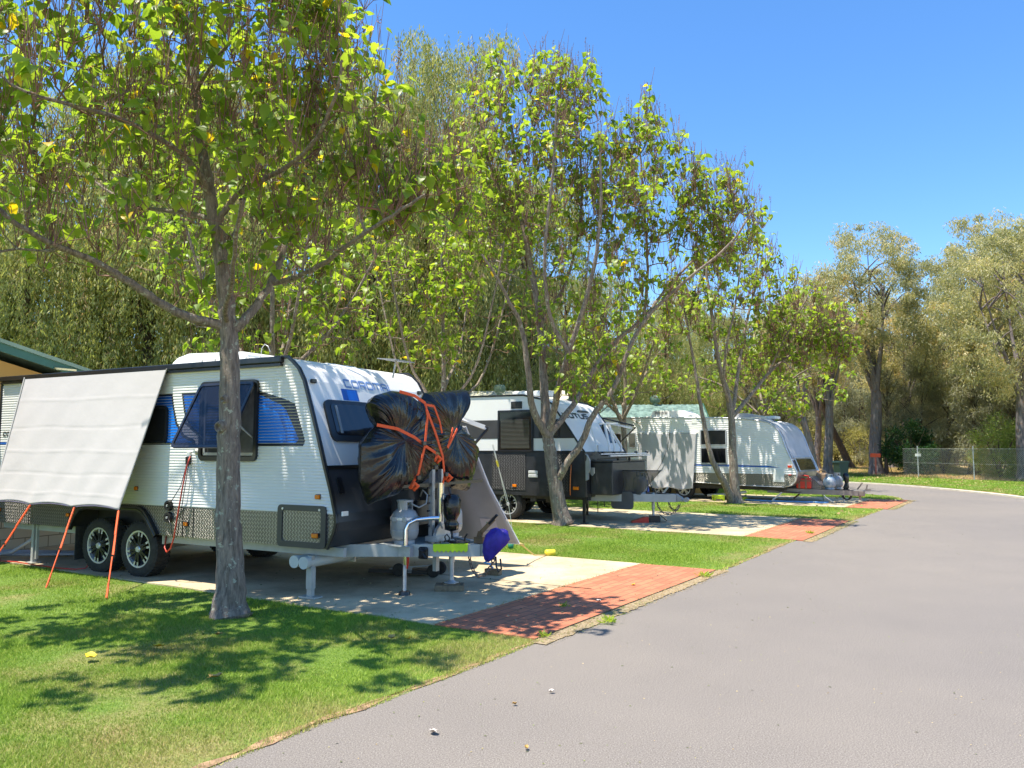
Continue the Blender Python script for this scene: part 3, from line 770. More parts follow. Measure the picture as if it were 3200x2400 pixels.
# rear stabiliser and front stabiliser legs
for (x, y) in ((-2.5, 0.12),):
    s = MB(); s.box((x, y, 0.30), (0.05, 0.06, 0.56)); s.box((x + 0.07, y, 0.32), (0.035, 0.035, 0.5)); s.box((x, y, 0.012), (0.16, 0.14, 0.02)); s.build('stabiliser_leg', M['chassis'], c1)
s = MB(); s.box((2.90, 0.02, 0.22), (0.085, 0.07, 0.24), bev=0.006); s.box((2.90, 0.02, 0.10), (0.065, 0.055, 0.20)); s.box((2.90, 0.02, 0.012), (0.24, 0.13, 0.018)); s.box((2.90, 0.02, 0.38), (0.06, 0.05, 0.18))
s.build('stabiliser_leg', M['chassis'], c1)
for x, z in ((2.73, 0.40), (2.87, 0.395)):
    p = MB(); p.tube([(x, -0.06, z), (x + 0.05, WD - 0.2, z)], 0.064, 20); p.tube([(x, -0.075, z), (x, -0.04, z)], 0.07, 20)
    p.box((x + 0.03, 0.7, z), (0.15, 0.02, 0.15), 1)
    p.build('storage_pipe', [mat('pipe_plastic', (0.55, 0.58, 0.54), 0.4, var=0.08), M['steel']], c1, smooth=True, auto=R(40))
# hatch, lights, inlets
h = MB(); ring(h, rrect(2.42, 0.555, 3.14, 1.03, 0.05), rrect(2.49, 0.62, 3.07, 0.965, 0.03), -0.03, 0.0)
ho = h.build('tunnel_hatch', M['charcoal'], c1)
h = MB(); h.prism(rrect(2.485, 0.615, 3.075, 0.97, 0.03), -0.018, -0.010); h.build('hatch_panel', M['plate'], ho)
for x in (2.50, 3.05):
    h = MB(); h.lathe([(0.0, -0.036), (0.014, -0.036), (0.014, -0.02)], (x, 0, 0.985), 'Y', 12); h.build('latch', M['alloy'], ho)
marker_light(c1, 0.87, -0.006, 0.73); marker_light(c1, 3.0, -0.03, 0.70, 0.085, 0.05); marker_light(c1, 3.01, -0.006, 1.13, 0.06, 0.045, d=0.035); marker_light(c1, -0.10, -0.006, 1.15, 0.05, 0.045)
marker_light(c1, -1.52, -0.006, 0.75); marker_light(c1, -3.19, -0.006, 0.76)
for z in (0.95, 0.80):
    h = MB(); h.lathe([(0.0, -0.02), (0.03, -0.02), (0.035, -0.045), (0.06, -0.045), (0.066, -0.02), (0.07, -0.004)], (0.55, 0, z), 'Y', 24); h.lathe([(0, -0.05), (0.016, -0.05), (0.016, -0.02)], (0.55, 0, z), 'Y', 10, 1)
    h.build('power_inlet', [M['black'], M['alloy']], c1, smooth=True, auto=R(30))
h = MB(); h.box((0.89, -0.03, 1.52), (0.05, 0.05, 0.10), 1, bev=0.008); h.box((0.89, -0.018, 1.60), (0.06, 0.03, 0.07), 0, bev=0.008); h.build('outlet_box', [M['white_plastic'], M['black']], c1)
h = MB(); h.lathe([(0.0, -0.05), (0.02, -0.05), (0.02, -0.03), (0.035, -0.02), (0.035, -0.006)], (1.02, 0, 1.63), 'Y', 14); h.build('tap', M['cream_white'], c1, smooth=True, auto=R(30))
h = MB(); h.box((3.34, 0.06, 0.95), (0.02, 0.10, 0.05), bev=0.004); h.build('reflector', M['white_plastic'], c1)
# windows
M['interior'] = mat('interior_dark', (0.03, 0.028, 0.027), 0.8, var=0.3)
M['curtain'] = mat('curtain_grey', (0.16, 0.145, 0.14), 0.9, var=0.3, scale=9)
M['silver_blind'] = mat('silver_blind', (0.45, 0.43, 0.42), 0.5, 0.3, var=0.2, scale=7)
m_, n_, l_, bb = _new('tinted_acrylic'); M['acrylic'] = m_
bb.inputs['Base Color'].default_value = (0.02, 0.022, 0.03, 1); bb.inputs['Roughness'].default_value = 0.06; bb.inputs['Specular IOR Level'].default_value = 0.8
tr = n_.new('ShaderNodeBsdfTransparent'); tr.inputs[0].default_value = (0.55, 0.55, 0.62, 1); ms = n_.new('ShaderNodeMixShader'); ms.inputs[0].default_value = 0.42
l_.new(tr.outputs[0], ms.inputs[1]); l_.new(bb.outputs[0], ms.inputs[2]); l_.new(ms.outputs[0], n_['Material Output'].inputs['Surface'])
w = MB(); ring(w, rrect(1.08, 1.52, 2.06, 2.50, 0.07), rrect(1.125, 1.575, 2.015, 2.455, 0.04), -0.045, 0.0)
fr = w.build('window', M['black'], c1, )
fr['label'] = 'large window with its tinted pane propped open'
w = MB(); w.prism(rrect(1.12, 1.57, 2.02, 2.46, 0.04), -0.012, -0.008); w.build('window_opening', M['interior'], fr)
w = MB()
nf = 26
for k in range(nf):
    x = 1.62 + 0.38 * k / nf; w.tube([(x, -0.018, 1.62), (x, -0.018, 2.44)], 0.009, 6)
w.build('curtain', M['curtain'], fr)
w = MB(); w.box((1.58, -0.022, 1.605), (0.86, 0.012, 0.035)); w.box((1.16, -0.022, 2.0), (0.03, 0.012, 0.8)); w.build('window_rail', M['silver_blind'], fr)
# propped sash: hinged at the top
sa = MB(); hz, bz, by = 2.47, 1.68, -0.46
L = math.hypot(hz - bz, by + 0.04); ang = math.atan2(-(by + 0.04), hz - bz)
rot = Matrix.Rotation(-ang, 3, 'X')
o_ = rrect(1.10, -L, 2.04, 0.0, 0.07); i2 = rrect(1.135, -L + 0.035, 2.005, -0.035, 0.04)
tmp = MB(); ring(tmp, o_, i2, -0.012, 0.012)
sa.add([rot @ Vector(v) + Vector((0, -0.05, hz)) for v in tmp.v], tmp.f)
sash = sa.build('window_sash', M['black'], c1)
sa = MB(); tmp = MB(); tmp.prism(rrect(1.13, -L + 0.03, 2.01, -0.03, 0.04), -0.003, 0.003)
sa.add([rot @ Vector(v) + Vector((0, -0.05, hz)) for v in tmp.v], tmp.f); sa.build('tinted_pane', M['acrylic'], sash)
for x in (1.15, 1.99):
    sa = MB(); sa.tube([(x, -0.03, 1.80), (x, -0.30, 1.98)], 0.010, 8); sa.tube([(x, -0.17, 1.893), (x, -0.30, 1.98)], 0.014, 8); sa.build('stay', M['steel'], sash)
window(c1, -0.62, 1.735, 0.47, 2.225, r=0.08, fw=0.03, label='low dark window half hidden by the shade screen')
# front window: on the sloping nose
def nz(y, z, d):  # point on the sloping front, d proud of it
    s_ = (nose(z + 0.01) - nose(z - 0.01)) / 0.02; nn = Vector((1, -s_)).normalized()
    return (nose(z) + nn.x * d, y, z + nn.y * d)
def front_panel(mb, outline, d0, d1, m=0):
    n = len(outline); vs = [nz(y, z, d1) for y, z in outline] + [nz(y, z, d0) for y, z in outline]
    fs = [tuple(range(n))] + [((i + 1) % n, i, n + i, n + (i + 1) % n) for i in range(n)]
    mb.add(vs, fs, m)
w = MB(); front_panel(w, rrect(0.20, 1.75, 2.15, 2.24, 0.09), 0.002, 0.03); fw_ = w.build('front_window', M['black'], c1)
w = MB(); front_panel(w, rrect(0.29, 1.82, 2.06, 2.19, 0.05), 0.03, 0.036); w.build('glass', M['dark_glass'], fw_)
w = MB(); front_panel(w, rrect(0.36, 1.84, 0.40, 2.17, 0.01), 0.036, 0.042); w.build('stay', M['grey_plastic'], fw_)
w = MB(); front_panel(w, [(0.60, 2.26), (0.90, 2.26), (0.90, 2.40), (0.60, 2.40)], 0.001, 0.003, 0); front_panel(w, [(0.70, 2.26), (0.88, 2.26), (0.86, 2.39), (0.70, 2.39)], 0.003, 0.005, 1)
w.build('front_emblem', [M['navy'], M['blue']], c1)
M['pale_blue'] = mat('pale_blue_vinyl', (0.16, 0.27, 0.52), 0.35, var=0.1)
w = MB(); word(w, 'COROMAL', 0.70, 2.43, 0.088, 0.022, lambda x, z, d: nz(x, z, d + 0.002)); w.build('front_lettering', M['pale_blue'], c1)
for y in (0.12, 2.28):
    w = MB(); x_, y_, z_ = nz(y, 2.45, 0.02); w.box((x_, y_, z_), (0.04, 0.08, 0.05), bev=0.01); w.build('marker_light', M['black'], c1)
w = MB(); front_panel(w, rrect(0.12, 1.16, 0.2, 1.34, 0.02), 0.001, 0.02); w.build('front_handle', M['black'], c1)
# roof gear
a = MB(); a.prism([(-0.25, 2.745), (1.25, 2.745), (1.24, 2.90), (1.12, 2.955), (0.1, 2.985), (-0.12, 2.94), (-0.25, 2.86)], 0.55, 1.35)
ac = a.build('air_conditioner', M['white_plastic'], c1, bevel=0.03)
for k in range(3):
    a = MB(); a.box((0.4 + 0.25 * k, 0.545, 2.82), (0.012, 0.01, 0.12)); a.build('grille_seam', M['grey_plastic'], ac)
a = MB(); a.box((-3.0, 0.9, 2.80), (0.6, 0.5, 0.13), bev=0.03); a.build('roof_vent', M['white_plastic'], c1)
a = MB(); a.box((2.95, 1.5, 2.83), (0.30, 0.42, 0.012), 0, rot=Matrix.Rotation(R(6), 3, 'Y')); a.tube([(2.9, 1.5, 2.6), (2.95, 1.5, 2.83)], 0.012, 6, 1)
a.build('television_antenna', [M['grey_plastic'], M['steel']], c1)
a = MB(); a.tube([(1.42, 0.6, 2.745), (1.45, 0.6, 2.98), (1.5, 0.6, 3.03), (1.56, 0.6, 3.0), (1.6, 0.6, 2.93)], 0.006, 6); a.box((1.38, 0.6, 2.76), (0.14, 0.1, 0.03)); a.build('aerial', M['steel'], c1, smooth=True)
a = MB(); a.box((2.0, 1.2, 2.755), (0.6, 0.6, 0.04), bev=0.015); a.build('roof_hatch', M['white_plastic'], c1)
# draw bar
d = MB()
for y0, y1 in ((0.35, 1.13), (2.05, 1.27)): d.bar((3.0, y0, 0.495), (4.46, y1, 0.495), 0.055, 0.14)
d.box((4.42, 1.2, 0.495), (0.16, 0.16, 0.14)); d.box((3.45, 1.2, 0.495), (0.05, 1.1, 0.06)); d.box((3.95, 1.2, 0.52), (0.05, 0.60, 0.05)); d.box((3.55, 1.2, 0.55), (0.5, 1.2, 0.01))
d.build('draw_bar', M['chassis'], c1)
d = MB(); d.tube([(4.05, 1.16, 0.60), (4.05, 1.16, 0.33)], 0.036, 14); d.tube([(4.05, 1.16, 0.33), (4.05, 1.16, 0.11)], 0.026, 14); d.tube([(4.05, 1.16, 0.12), (4.05, 1.16, 0.085)], [0.03, 0.07], 14); d.box((4.05, 1.16, 0.09), (0.14, 0.1, 0.012))
d.build('jockey_stand', M['steel'], c1, smooth=True, auto=R(40))
d = MB(); d.bar((4.40, 1.17, 0.57), (4.44, 1.17, 0.70), 0.012, 0.07); d.bar((4.44, 1.17, 0.69), (4.62, 1.17, 0.86), 0.012, 0.05); d.box((4.42, 1.17, 0.60), (0.12, 0.05, 0.08))
hb = d.build('hand_brake', mat('brown_steel', (0.16, 0.10, 0.06), 0.5, 0.4, var=0.3), c1)
d = MB(); d.tube([(4.55, 1.17, 0.80), (4.66, 1.17, 0.905)], 0.018, 10); d.build('grip', M['black'], hb)
chain('safety_chain', [(4.30, 1.14, 0.43), (4.33, 1.13, 0.32), (4.40, 1.11, 0.22), (4.48, 1.11, 0.19), (4.55, 1.12, 0.24), (4.61, 1.14, 0.34), (4.63, 1.16, 0.45)], c1, link=0.062, r=0.0075)
d = MB(); d.tube([(4.68, 1.10, 0.44), (4.70, 1.08, 0.33), (4.73, 1.08, 0.27), (4.76, 1.09, 0.31), (4.74, 1.1, 0.42)], 0.011, 8); d.build('lanyard', M['black'], c1, smooth=True)
# chrome grab rail
d = MB(); d.tube([(3.73, 0.66, 0.03), (3.73, 0.66, 0.35)], 0.022, 10, 1); d.tube([(3.74, 0.66, 0.34), (3.74, 0.66, 0.74), (3.76, 0.68, 0.81), (3.82, 0.74, 0.85), (3.92, 0.86, 0.86), (4.0, 0.95, 0.86)], 0.026, 12, 0)
d.box((3.74, 0.66, 0.49), (0.16, 0.06, 0.11), 1); d.lathe([(0, 0.0), (0.07, 0.0), (0.06, 0.04), (0.03, 0.05)], (3.73, 0.66, 0.0), 'Z', 12, 2)
cs = d.build('corner_stay', [M['chrome'], M['steel'], M['black']], c1, smooth=True, auto=R(40))
d = MB(); d.tube([(3.79, 0.65, 0.50), (3.78, 0.65, 0.38), (3.77, 0.65, 0.30)], [0.016, 0.014, 0.01], 8); d.build('release_lever', M['red_lens'], cs)
d = MB(); d.box((3.90, 0.78, 0.47), (0.13, 0.03, 0.14), bev=0.02); d.tube([(3.86, 0.75, 0.52), (3.92, 0.75, 0.49), (3.96, 0.75, 0.52)], 0.012, 6); d.tube([(3.86, 0.75, 0.42), (3.92, 0.75, 0.46), (3.96, 0.75, 0.42)], 0.012, 6); d.build('winch_bracket', M['black'], c1)
# bike carrier frame behind and below the wrapped bicycles
d = MB()
d.bar((3.80, 1.10, 0.52), (3.80, 1.10, 1.42), 0.06, 0.05, 0); d.bar((3.80, 1.30, 0.52), (3.80, 1.30, 1.42), 0.06, 0.05, 0)
d.bar((3.80, 1.20, 0.2), (3.80, 1.20, 0.55), 0.07, 0.05, 2); d.bar((3.80, 0.2, 1.24), (3.80, 2.3, 1.24), 0.035, 0.035, 1)
d.bar((3.62, 0.25, 1.20), (3.62, 2.2, 1.20), 0.05, 0.03, 1)
d.tube([(3.90, 1.14, 0.80), (3.90, 1.14, 1.26)], 0.026, 12, 3)
for k in range(6): d.tube([(3.80, 1.04, 0.75 + k * .09), (3.80, 1.01, 0.75 + k * .09)], 0.014, 6, 1)
d.box((3.70, 1.17, 1.12), (0.10, 0.22, 0.14), 1); d.box((3.66, 1.0, 0.95), (0.06, 0.10, 0.2), 1)
d.build('bike_carrier', [M['steel'], M['black'], M['chassis'], M['chrome']], c1)
d = MB(); d.tube([(3.72, 0.78, 1.03), (3.78, 0.86, 0.98), (3.82, 0.95, 1.02), (3.80, 1.0, 1.12), (3.75, 0.98, 1.18), (3.70, 1.0, 1.1)], 0.010, 7)
d.tube([(3.84, 1.16, 1.18), (3.92, 1.22, 1.1), (3.93, 1.24, 1.0), (3.90, 1.18, 0.92), (3.86, 1.14, 0.85), (3.94, 1.12, 0.72)], 0.010, 7)
d.build('gas_hose', mat('hose_grey', (0.33, 0.33, 0.32), 0.6), c1, smooth=True)
d = MB(); d.prism(rrect(3.30, 0.55, 3.62, 1.10, 0.02), 1.52, 1.56); d.box((3.45, 1.25, 1.0), (0.35, 0.5, 0.5)); d.build('front_boot_box', M['charcoal'], c1)
d = MB(); vs = []
for k in range(9):
    th = R(180 * k / 8); vs.append((1.20 + 0.17 * math.cos(th), 0.565 + 0.20 * math.sin(th) ** 0.8))
d.prism([(a_, b2) for a_, b2 in vs], 3.86, 3.9, axes='yz'); d.box((3.84, 1.20, 0.60), (0.16, 0.36, 0.06)); d.build('coupling_bracket', M['steel'], c1)
# two gas cylinders on the bar
p = W1(3.62, 0.80, 0.545); gas_cylinder(p, 0.9, 'grey gas cylinder strapped on the draw bar, in front of the chrome pole', h=0.50)
p = W1(3.66, 1.72, 0.545); gas_cylinder(p, 0.2, 'grey gas cylinder half hidden behind the black wrapped winch handle', h=0.50)
stp = MB(); stp.lathe([(0.168, 0.295), (0.171, 0.297), (0.171, 0.327), (0.168, 0.329)], (3.62, 0.80, 0.545), 'Z', 30); stp.box((3.72, 0.655, 0.855), (0.05, 0.02, 0.05)); stp.box((3.60, 0.625, 0.855), (0.05, 0.02, 0.05))
stp.build('cylinder_strap', M['alloy'], c1)
# small objects on the draw bar
blk = MB(); blk.box((0, 0, 0.035), (0.34, 0.10, 0.07), bev=0.006); blk.box((0, 0.11, 0.035), (0.34, 0.10, 0.07), bev=0.006); blk.box((0.02, 0.05, 0.078), (0.20, 0.12, 0.016), 0, rz=0.2)
o = blk.build('wooden_block', M['wood']); o.location = W1(4.05, 1.11, 0); o.rotation_euler = (0, 0, RZ1 + 0.5); tag(o, 'pair of weathered wooden blocks under the jockey stand of the nearest caravan', 'wood block')
gu = MB(); gp = [(0, 0.06), (0.0, -0.03)] ; n_t = 16; top = [(0.40, 0.075), (0.0, 0.075)]; bot = []
for k in range(n_t + 1):
    bot.append((0.40 * k / n_t, -0.02 if k % 2 else 0.004))
gu.prism(top + bot, -0.012, 0.012)
gu.box((0.2, 0.03, 0.066), (0.40, 0.06, 0.014)); o = gu.build('hitch_step', mat('lime_plastic', (0.52, 0.75, 0.01), 0.4, var=0.06)); o.location = W1(4.0, 0.835, 0.495); o.rotation_euler = (0, 0, RZ1 + 0.50)
tag(o, 'lime yellow plastic guard with toothed lower edge clipped to the draw bar', 'guard')
# purple cover tied over the coupling
M['purple'] = mat('purple_cloth', (0.045, 0.025, 0.30), 0.6, var=0.25, scale=14)
mb = MB(); prof = [(0.01, 0.20), (0.07, 0.205), (0.13, 0.18), (0.165, 0.12), (0.165, 0.05), (0.14, -0.02), (0.10, -0.09), (0.055, -0.16), (0.015, -0.20)]
vs = []; N_ = 40
for r_, h_ in prof:
    for j in range(N_):
        th = 2 * math.pi * j / N_; k = 1 + 0.07 * math.sin(5 * th + h_ * 22) + 0.05 * math.sin(11 * th - h_ * 30)
        skew = 0.06 * math.sin(h_ * 7)
        vs.append((r_ * k * math.cos(th) * 1.12 + skew, r_ * k * math.sin(th) * 0.85, h_ + 0.02 * math.sin(3 * th)))
fs = [(i * N_ + j, i * N_ + (j + 1) % N_, (i + 1) * N_ + (j + 1) % N_, (i + 1) * N_ + j) for i in range(len(prof) - 1) for j in range(N_)]
fs += [tuple(range(N_)), tuple((len(prof) - 1) * N_ + j for j in range(N_))]
mb.add(vs, fs); o = mb.build('coupling_cover', M['purple'], smooth=True); o.scale = (0.74, 0.74, 0.92); o.location = W1(4.64, 1.12, 0.56); o.rotation_euler = (0.0, 0.15, RZ1 + 0.3)
tag(o, 'bright purple cloth cover tied over the tow coupling', 'cover')
# black wrap on the winch handle
M['black_plastic'] = mat('black_plastic_sheet', (0.009, 0.009, 0.010), 0.2, var=0.2, scale=6, bump=0.35, bscale=24, spec=0.5)
mb = MB(); prof = [(0.012, 0.33), (0.07, 0.32), (0.10, 0.26), (0.095, 0.10), (0.08, 0.06), (0.055, 0.02), (0.08, -0.02), (0.075, -0.09), (0.015, -0.11)]
vs = []; N_ = 32
for r_, h_ in prof:
    for j in range(N_):
        th = 2 * math.pi * j / N_; k = 1 + 0.09 * abs(math.sin(4 * th + h_ * 9)) - 0.05 * math.sin(7 * th - h_ * 20)
        vs.append((r_ * k * math.cos(th), r_ * k * math.sin(th), h_))
fs = [(i * N_ + j, i * N_ + (j + 1) % N_, (i + 1) * N_ + (j + 1) % N_, (i + 1) * N_ + j) for i in range(len(prof) - 1) for j in range(N_)]
fs += [tuple(range(N_)), tuple((len(prof) - 1) * N_ + j for j in range(N_))]
mb.add(vs, fs); o = mb.build('black_bag', M['black_plastic'], smooth=True); o.location = W1(4.05, 1.15, 0.80); o.rotation_euler = (0, 0, RZ1)
tag(o, 'small black plastic bag wrapped round the jockey handle', 'cover')
mb = MB(); mb.tube([(4.05, 1.16, 0.72), (4.05, 1.16, 0.56)], 0.012, 8); mb.tube([(4.07, 1.1, 0.70), (4.12, 1.08, 0.62), (4.2, 1.08, 0.57)], 0.006, 6); mb.tube([(4.25, 1.1, 0.56), (4.27, 1.1, 0.64), (4.30, 1.1, 0.68)], 0.012, 8)
mb.tube([(4.02, 1.08, 0.57), (4.0, 1.08, 0.63), (4.03, 1.08, 0.66), (4.07, 1.08, 0.62), (4.05, 1.08, 0.57)], 0.009, 6); mb.box((4.18, 1.12, 0.575), (0.22, 0.12, 0.03), bev=0.01)
mb.build('bar_top_fittings', M['black'], c1, smooth=True, auto=R(40))
# wrapped bicycles
fr1 = dict(loc=C1['loc'], rz=RZ1)
B1 = [(0.0, 2.18), (0.10, 2.26), (0.40, 2.33), (0.72, 2.33), (0.98, 2.20), (1.03, 2.05), (1.20, 1.86), (1.42, 1.64), (1.35, 1.40), (1.05, 1.26), (0.70, 1.20), (0.45, 1.13), (0.0, 1.06), (-0.12, 1.30), (-0.12, 1.72), (0.02, 1.86), (0.14, 1.94), (0.06, 2.04)]
B2 = [(1.12, 2.28), (1.18, 2.36), (1.55, 2.40), (2.12, 2.47), (2.12, 2.38), (1.93, 2.06), (2.06, 1.93), (2.30, 1.80), (2.42, 1.60), (2.38, 1.38), (2.22, 1.10), (1.80, 1.16), (1.66, 1.30), (1.50, 1.50), (1.30, 1.70), (1.12, 1.95), (1.08, 2.12)]
rt1, bo1 = bundle('wrapped_bicycle', B1, 3.70, 0.17, 4, M['black_plastic'], 'bicycle wrapped in black plastic with two orange straps, left one on the rack', 'wrapped bicycle', fr1, waist=[(1.90, 0.10, 0.28)])
rt2, bo2 = bundle('wrapped_bicycle', B2, 3.62, 0.17, 11, M['black_plastic'], 'bicycle wrapped in black plastic with pointed top corner, right one on the rack', 'wrapped bicycle', fr1, waist=[(1.95, 0.10, 0.25)])
def strap(parent, pts, w=0.035, m=None, name='strap'):
    mb = MB()
    for a, b2 in zip(pts, pts[1:]): mb.bar(a, b2, w, 0.008, up=(1, 0, 0.01))
    return mb.build(name, m or M['orange_web'], parent)
def sp(y, z, x=3.93): return (x, y, z)
strap(rt1, [sp(0.04, 1.93, 3.78), sp(0.28, 1.89, 3.88), sp(0.55, 1.80, 3.92), sp(0.83, 1.68, 3.92), sp(1.05, 1.62, 3.88)])
strap(rt1, [sp(0.42, 2.32, 3.80), sp(0.62, 2.28, 3.87), sp(0.80, 2.20, 3.9), sp(0.80, 2.05, 3.93), sp(0.72, 1.70, 3.95), sp(0.62, 1.38, 3.93), sp(0.52, 1.22, 3.88)])
strap(rt1, [sp(0.80, 2.12, 3.92), sp(0.98, 1.84, 3.93), sp(1.13, 1.58, 3.93), sp(1.19, 1.34, 3.92), sp(1.20, 1.22, 3.88)])
strap(rt2, [sp(0.84, 2.19, 3.86), sp(1.04, 2.18, 3.86), sp(1.15, 2.0, 3.87), sp(1.22, 1.86, 3.86)], 0.028)
strap(rt2, [sp(1.62, 1.92, 3.83), sp(1.46, 1.80, 3.86), sp(1.35, 1.68, 3.86)], 0.03); strap(rt2, [sp(1.52, 1.93, 3.83), sp(1.36, 1.70, 3.86)], 0.03)
for (y, z) in ((0.70, 1.73), (0.60, 1.34), (1.19, 1.36), (0.95, 1.45)):
    mb = MB(); mb.box((3.95, y, z), (0.03, 0.07, 0.05), bev=0.008); mb.build('buckle', M['black'], rt1)
for (y, z) in ((0.53, 1.20), (1.0, 1.50), (1.24, 1.27)):
    mb = MB(); mb.tube([(3.93, y, z), (3.95, y + 0.05, z + 0.05), (3.95, y - 0.02, z + 0.09), (3.94, y - 0.06, z + 0.02)], [0.02, 0.028, 0.022, 0.012], 8)
    mb.build('strap_knot', M['orange_web'], rt1, smooth=True)
# ---- privacy screen hanging off the awning rail
M['screen'] = mat('shade_cloth_pale', (0.50, 0.465, 0.45), 0.85, var=0.04, scale=3, bump=0.25, bscale=9)
def crease(u, v):
    d = 0.0
    for vc, k in ((0.2, 1), (0.42, -1), (0.60, 1), (0.77, -1), (0.92, 1)):
        d += 0.004 * k * math.exp(-((v - vc - 0.006 * math.sin(u * 9 + vc * 20)) / 0.006) ** 2)
    for uc in (0.335, 0.66, 0.985, 0.01):
        d += 0.035 * math.exp(-((u - uc) / 0.035) ** 2) * max(0, v - 0.55)
    d += 0.008 * math.sin(u * 7 + v * 3) * v * 0.6 + 0.003 * math.sin(u * 31 + v * 17) * v
    sag = -0.035 * (v ** 8) * abs(math.sin(math.pi * (u * 3.05)))
    return Vector((0, -d, -sag))
cx = [(-2.62, -0.06, 2.715), (0.48, -0.06, 2.70), (0.15, -0.42, 0.915), (-2.62, -0.42, 0.92)]
sc_ = cloth('shade_screen', [tuple(q) for q in cx], 150, 90, M['screen'], crease)
sc_.location = C1['loc']; sc_.rotation_euler = (0, 0, RZ1)
tag(sc_, 'large pale grey sunscreen slung from the caravan roof rail down to orange guy ropes', 'shade screen')
mb = MB(); mb.tube([(0.48, -0.07, 2.70), (0.315, -0.245, 1.80), (0.15, -0.43, 0.915)], 0.008, 5); mb.tube([(-2.62, -0.07, 2.715), (-2.62, -0.43, 0.92)], 0.012, 5)
mb.tube([(-2.62 + 2.77 * k / 12, -0.43, 0.912 + 0.03 * abs(math.sin(math.pi * k / 12 * 3))) for k in range(13)], 0.008, 5, 1)
mb.build('hem', [M['screen'], mat('hem_dark', (0.09, 0.08, 0.13), 0.8)], sc_)
mb = MB(); mb.box((-1.06, -0.05, 2.70), (3.12, 0.02, 0.05)); mb.build('rail_strip', M['white_plastic'], sc_)
for k, (a, b2) in enumerate([((0.15, -0.43, 0.92), (0.85, -1.03, 0.0)), ((-0.74, -0.43, 0.93), (-0.41, -0.95, 0.0)), ((-1.70, -0.43, 0.93), (-1.75, -0.98, 0.0))]):
    a = W1(*a); b2 = W1(*b2); a.z -= 0.02; b2.z = 0.01
    rt = empty('guy_rope', b2, 0, ['orange guy rope at the right corner of the pale sunscreen, nearest the tree', 'orange guy rope at the middle of the pale sunscreen', 'orange guy rope furthest left below the pale sunscreen'][k], 'guy rope', 'guy ropes of the shade screen')
    v = a - b2; mb = MB(); mb.tube([v, v * 0.15], 0.009, 6); mb.tube([v * 0.98, v * 0.45 + Vector((0.012, 0, 0))], 0.009, 6); mb.tube([v * 0.99, v * 0.7], 0.014, 6)
    mb.build('rope', M['orange_web'], rt)
    mb = MB(); mb.box(v * 0.45, (0.03, 0.012, 0.05)); mb.build('slider', M['black'], rt)
    mb = MB(); mb.tube([v * 0.16, v * 0.0, (0, 0, -0.05)], [0.012, 0.014, 0.006], 6); mb.build('peg', M['orange_web'], rt)
# red power lead
mb = MB(); pts = [(0.95, -0.05, 1.58), (0.93, -0.08, 1.45), (0.87, -0.09, 1.15), (0.80, -0.09, 0.80), (0.74, -0.08, 0.55), (0.66, -0.06, 0.42), (0.58, -0.05, 0.37), (0.50, -0.02, 0.42), (0.44, 0.05, 0.55)]
mb.tube(smooth3(pts) if 'smooth3' in globals() else pts, 0.009, 8)
o = mb.build('power_lead', mat('red_cable', (0.50, 0.05, 0.03), 0.45), smooth=True); o.location = C1['loc']; o.rotation_euler = (0, 0, RZ1); tag(o, 'red power lead hanging in a loop from the caravan side', 'cable')
mb = MB(); mb.tube([(0.90, -0.05, 1.50), (0.82, -0.07, 1.2), (0.64, -0.06, 1.0), (0.56, -0.05, 0.95)], 0.005, 6); mb.tube([(0.93, -0.05, 1.50), (0.88, -0.07, 1.1), (0.78, -0.06, 0.6), (0.72, -0.03, 0.56)], 0.005, 6); mb.tube([(0.58, -0.05, 0.8), (0.66, -0.06, 0.7), (0.69, -0.06, 0.56)], 0.006, 6)
o = mb.build('black_cable', M['black'], smooth=True); o.location = C1['loc']; o.rotation_euler = (0, 0, RZ1); tag(o, 'thin black cables running from the side socket to the round inlets', 'cable')
mb = MB(); g0 = [(-1.25, 0.1, 0.02), (-1.3, -0.02, 0.02), (-1.6, -0.06, 0.02), (-2.1, -0.05, 0.02), (-2.7, 0.0, 0.02), (-3.1, -0.05, 0.02), (-3.3, 0.1, 0.02), (-4.2, 0.25, 0.02)]
mb.tube([(-1.15, 0.16, 0.26), (-1.18, 0.13, 0.12)] + g0, 0.009, 6); o = mb.build('red_hose', MATS['red_cable'], smooth=True); o.location = C1['loc']; o.rotation_euler = (0, 0, RZ1); tag(o, 'thin red cable lying along the slab edge behind the wheels', 'cable')
mb = MB(); 
for k in range(3): mb.tube([(-1.3, 1.0 + .15 * k, 0.05), (-2.0, 0.95 + .2 * k, 0.05), (-2.6, 0.75 + .1 * k, 0.05), (-3.0, 0.4 + .2 * k, 0.06), (-3.6, 0.2 + .2 * k, 0.05), (-4.5, 0.3, 0.05)], 0.022, 8)
mb.tube([(-2.7, 0.3, 0.5), (-2.8, 0.25, 0.3), (-3.1, 0.15, 0.12), (-3.5, 0.05, 0.05)], 0.028, 8)
o = mb.build('grey_hose', mat('hose_pale', (0.33, 0.34, 0.36), 0.5), smooth=True); o.location = C1['loc']; o.rotation_euler = (0, 0, RZ1); tag(o, 'grey waste hoses coiled on the slab behind the left end of the caravan', 'hose')
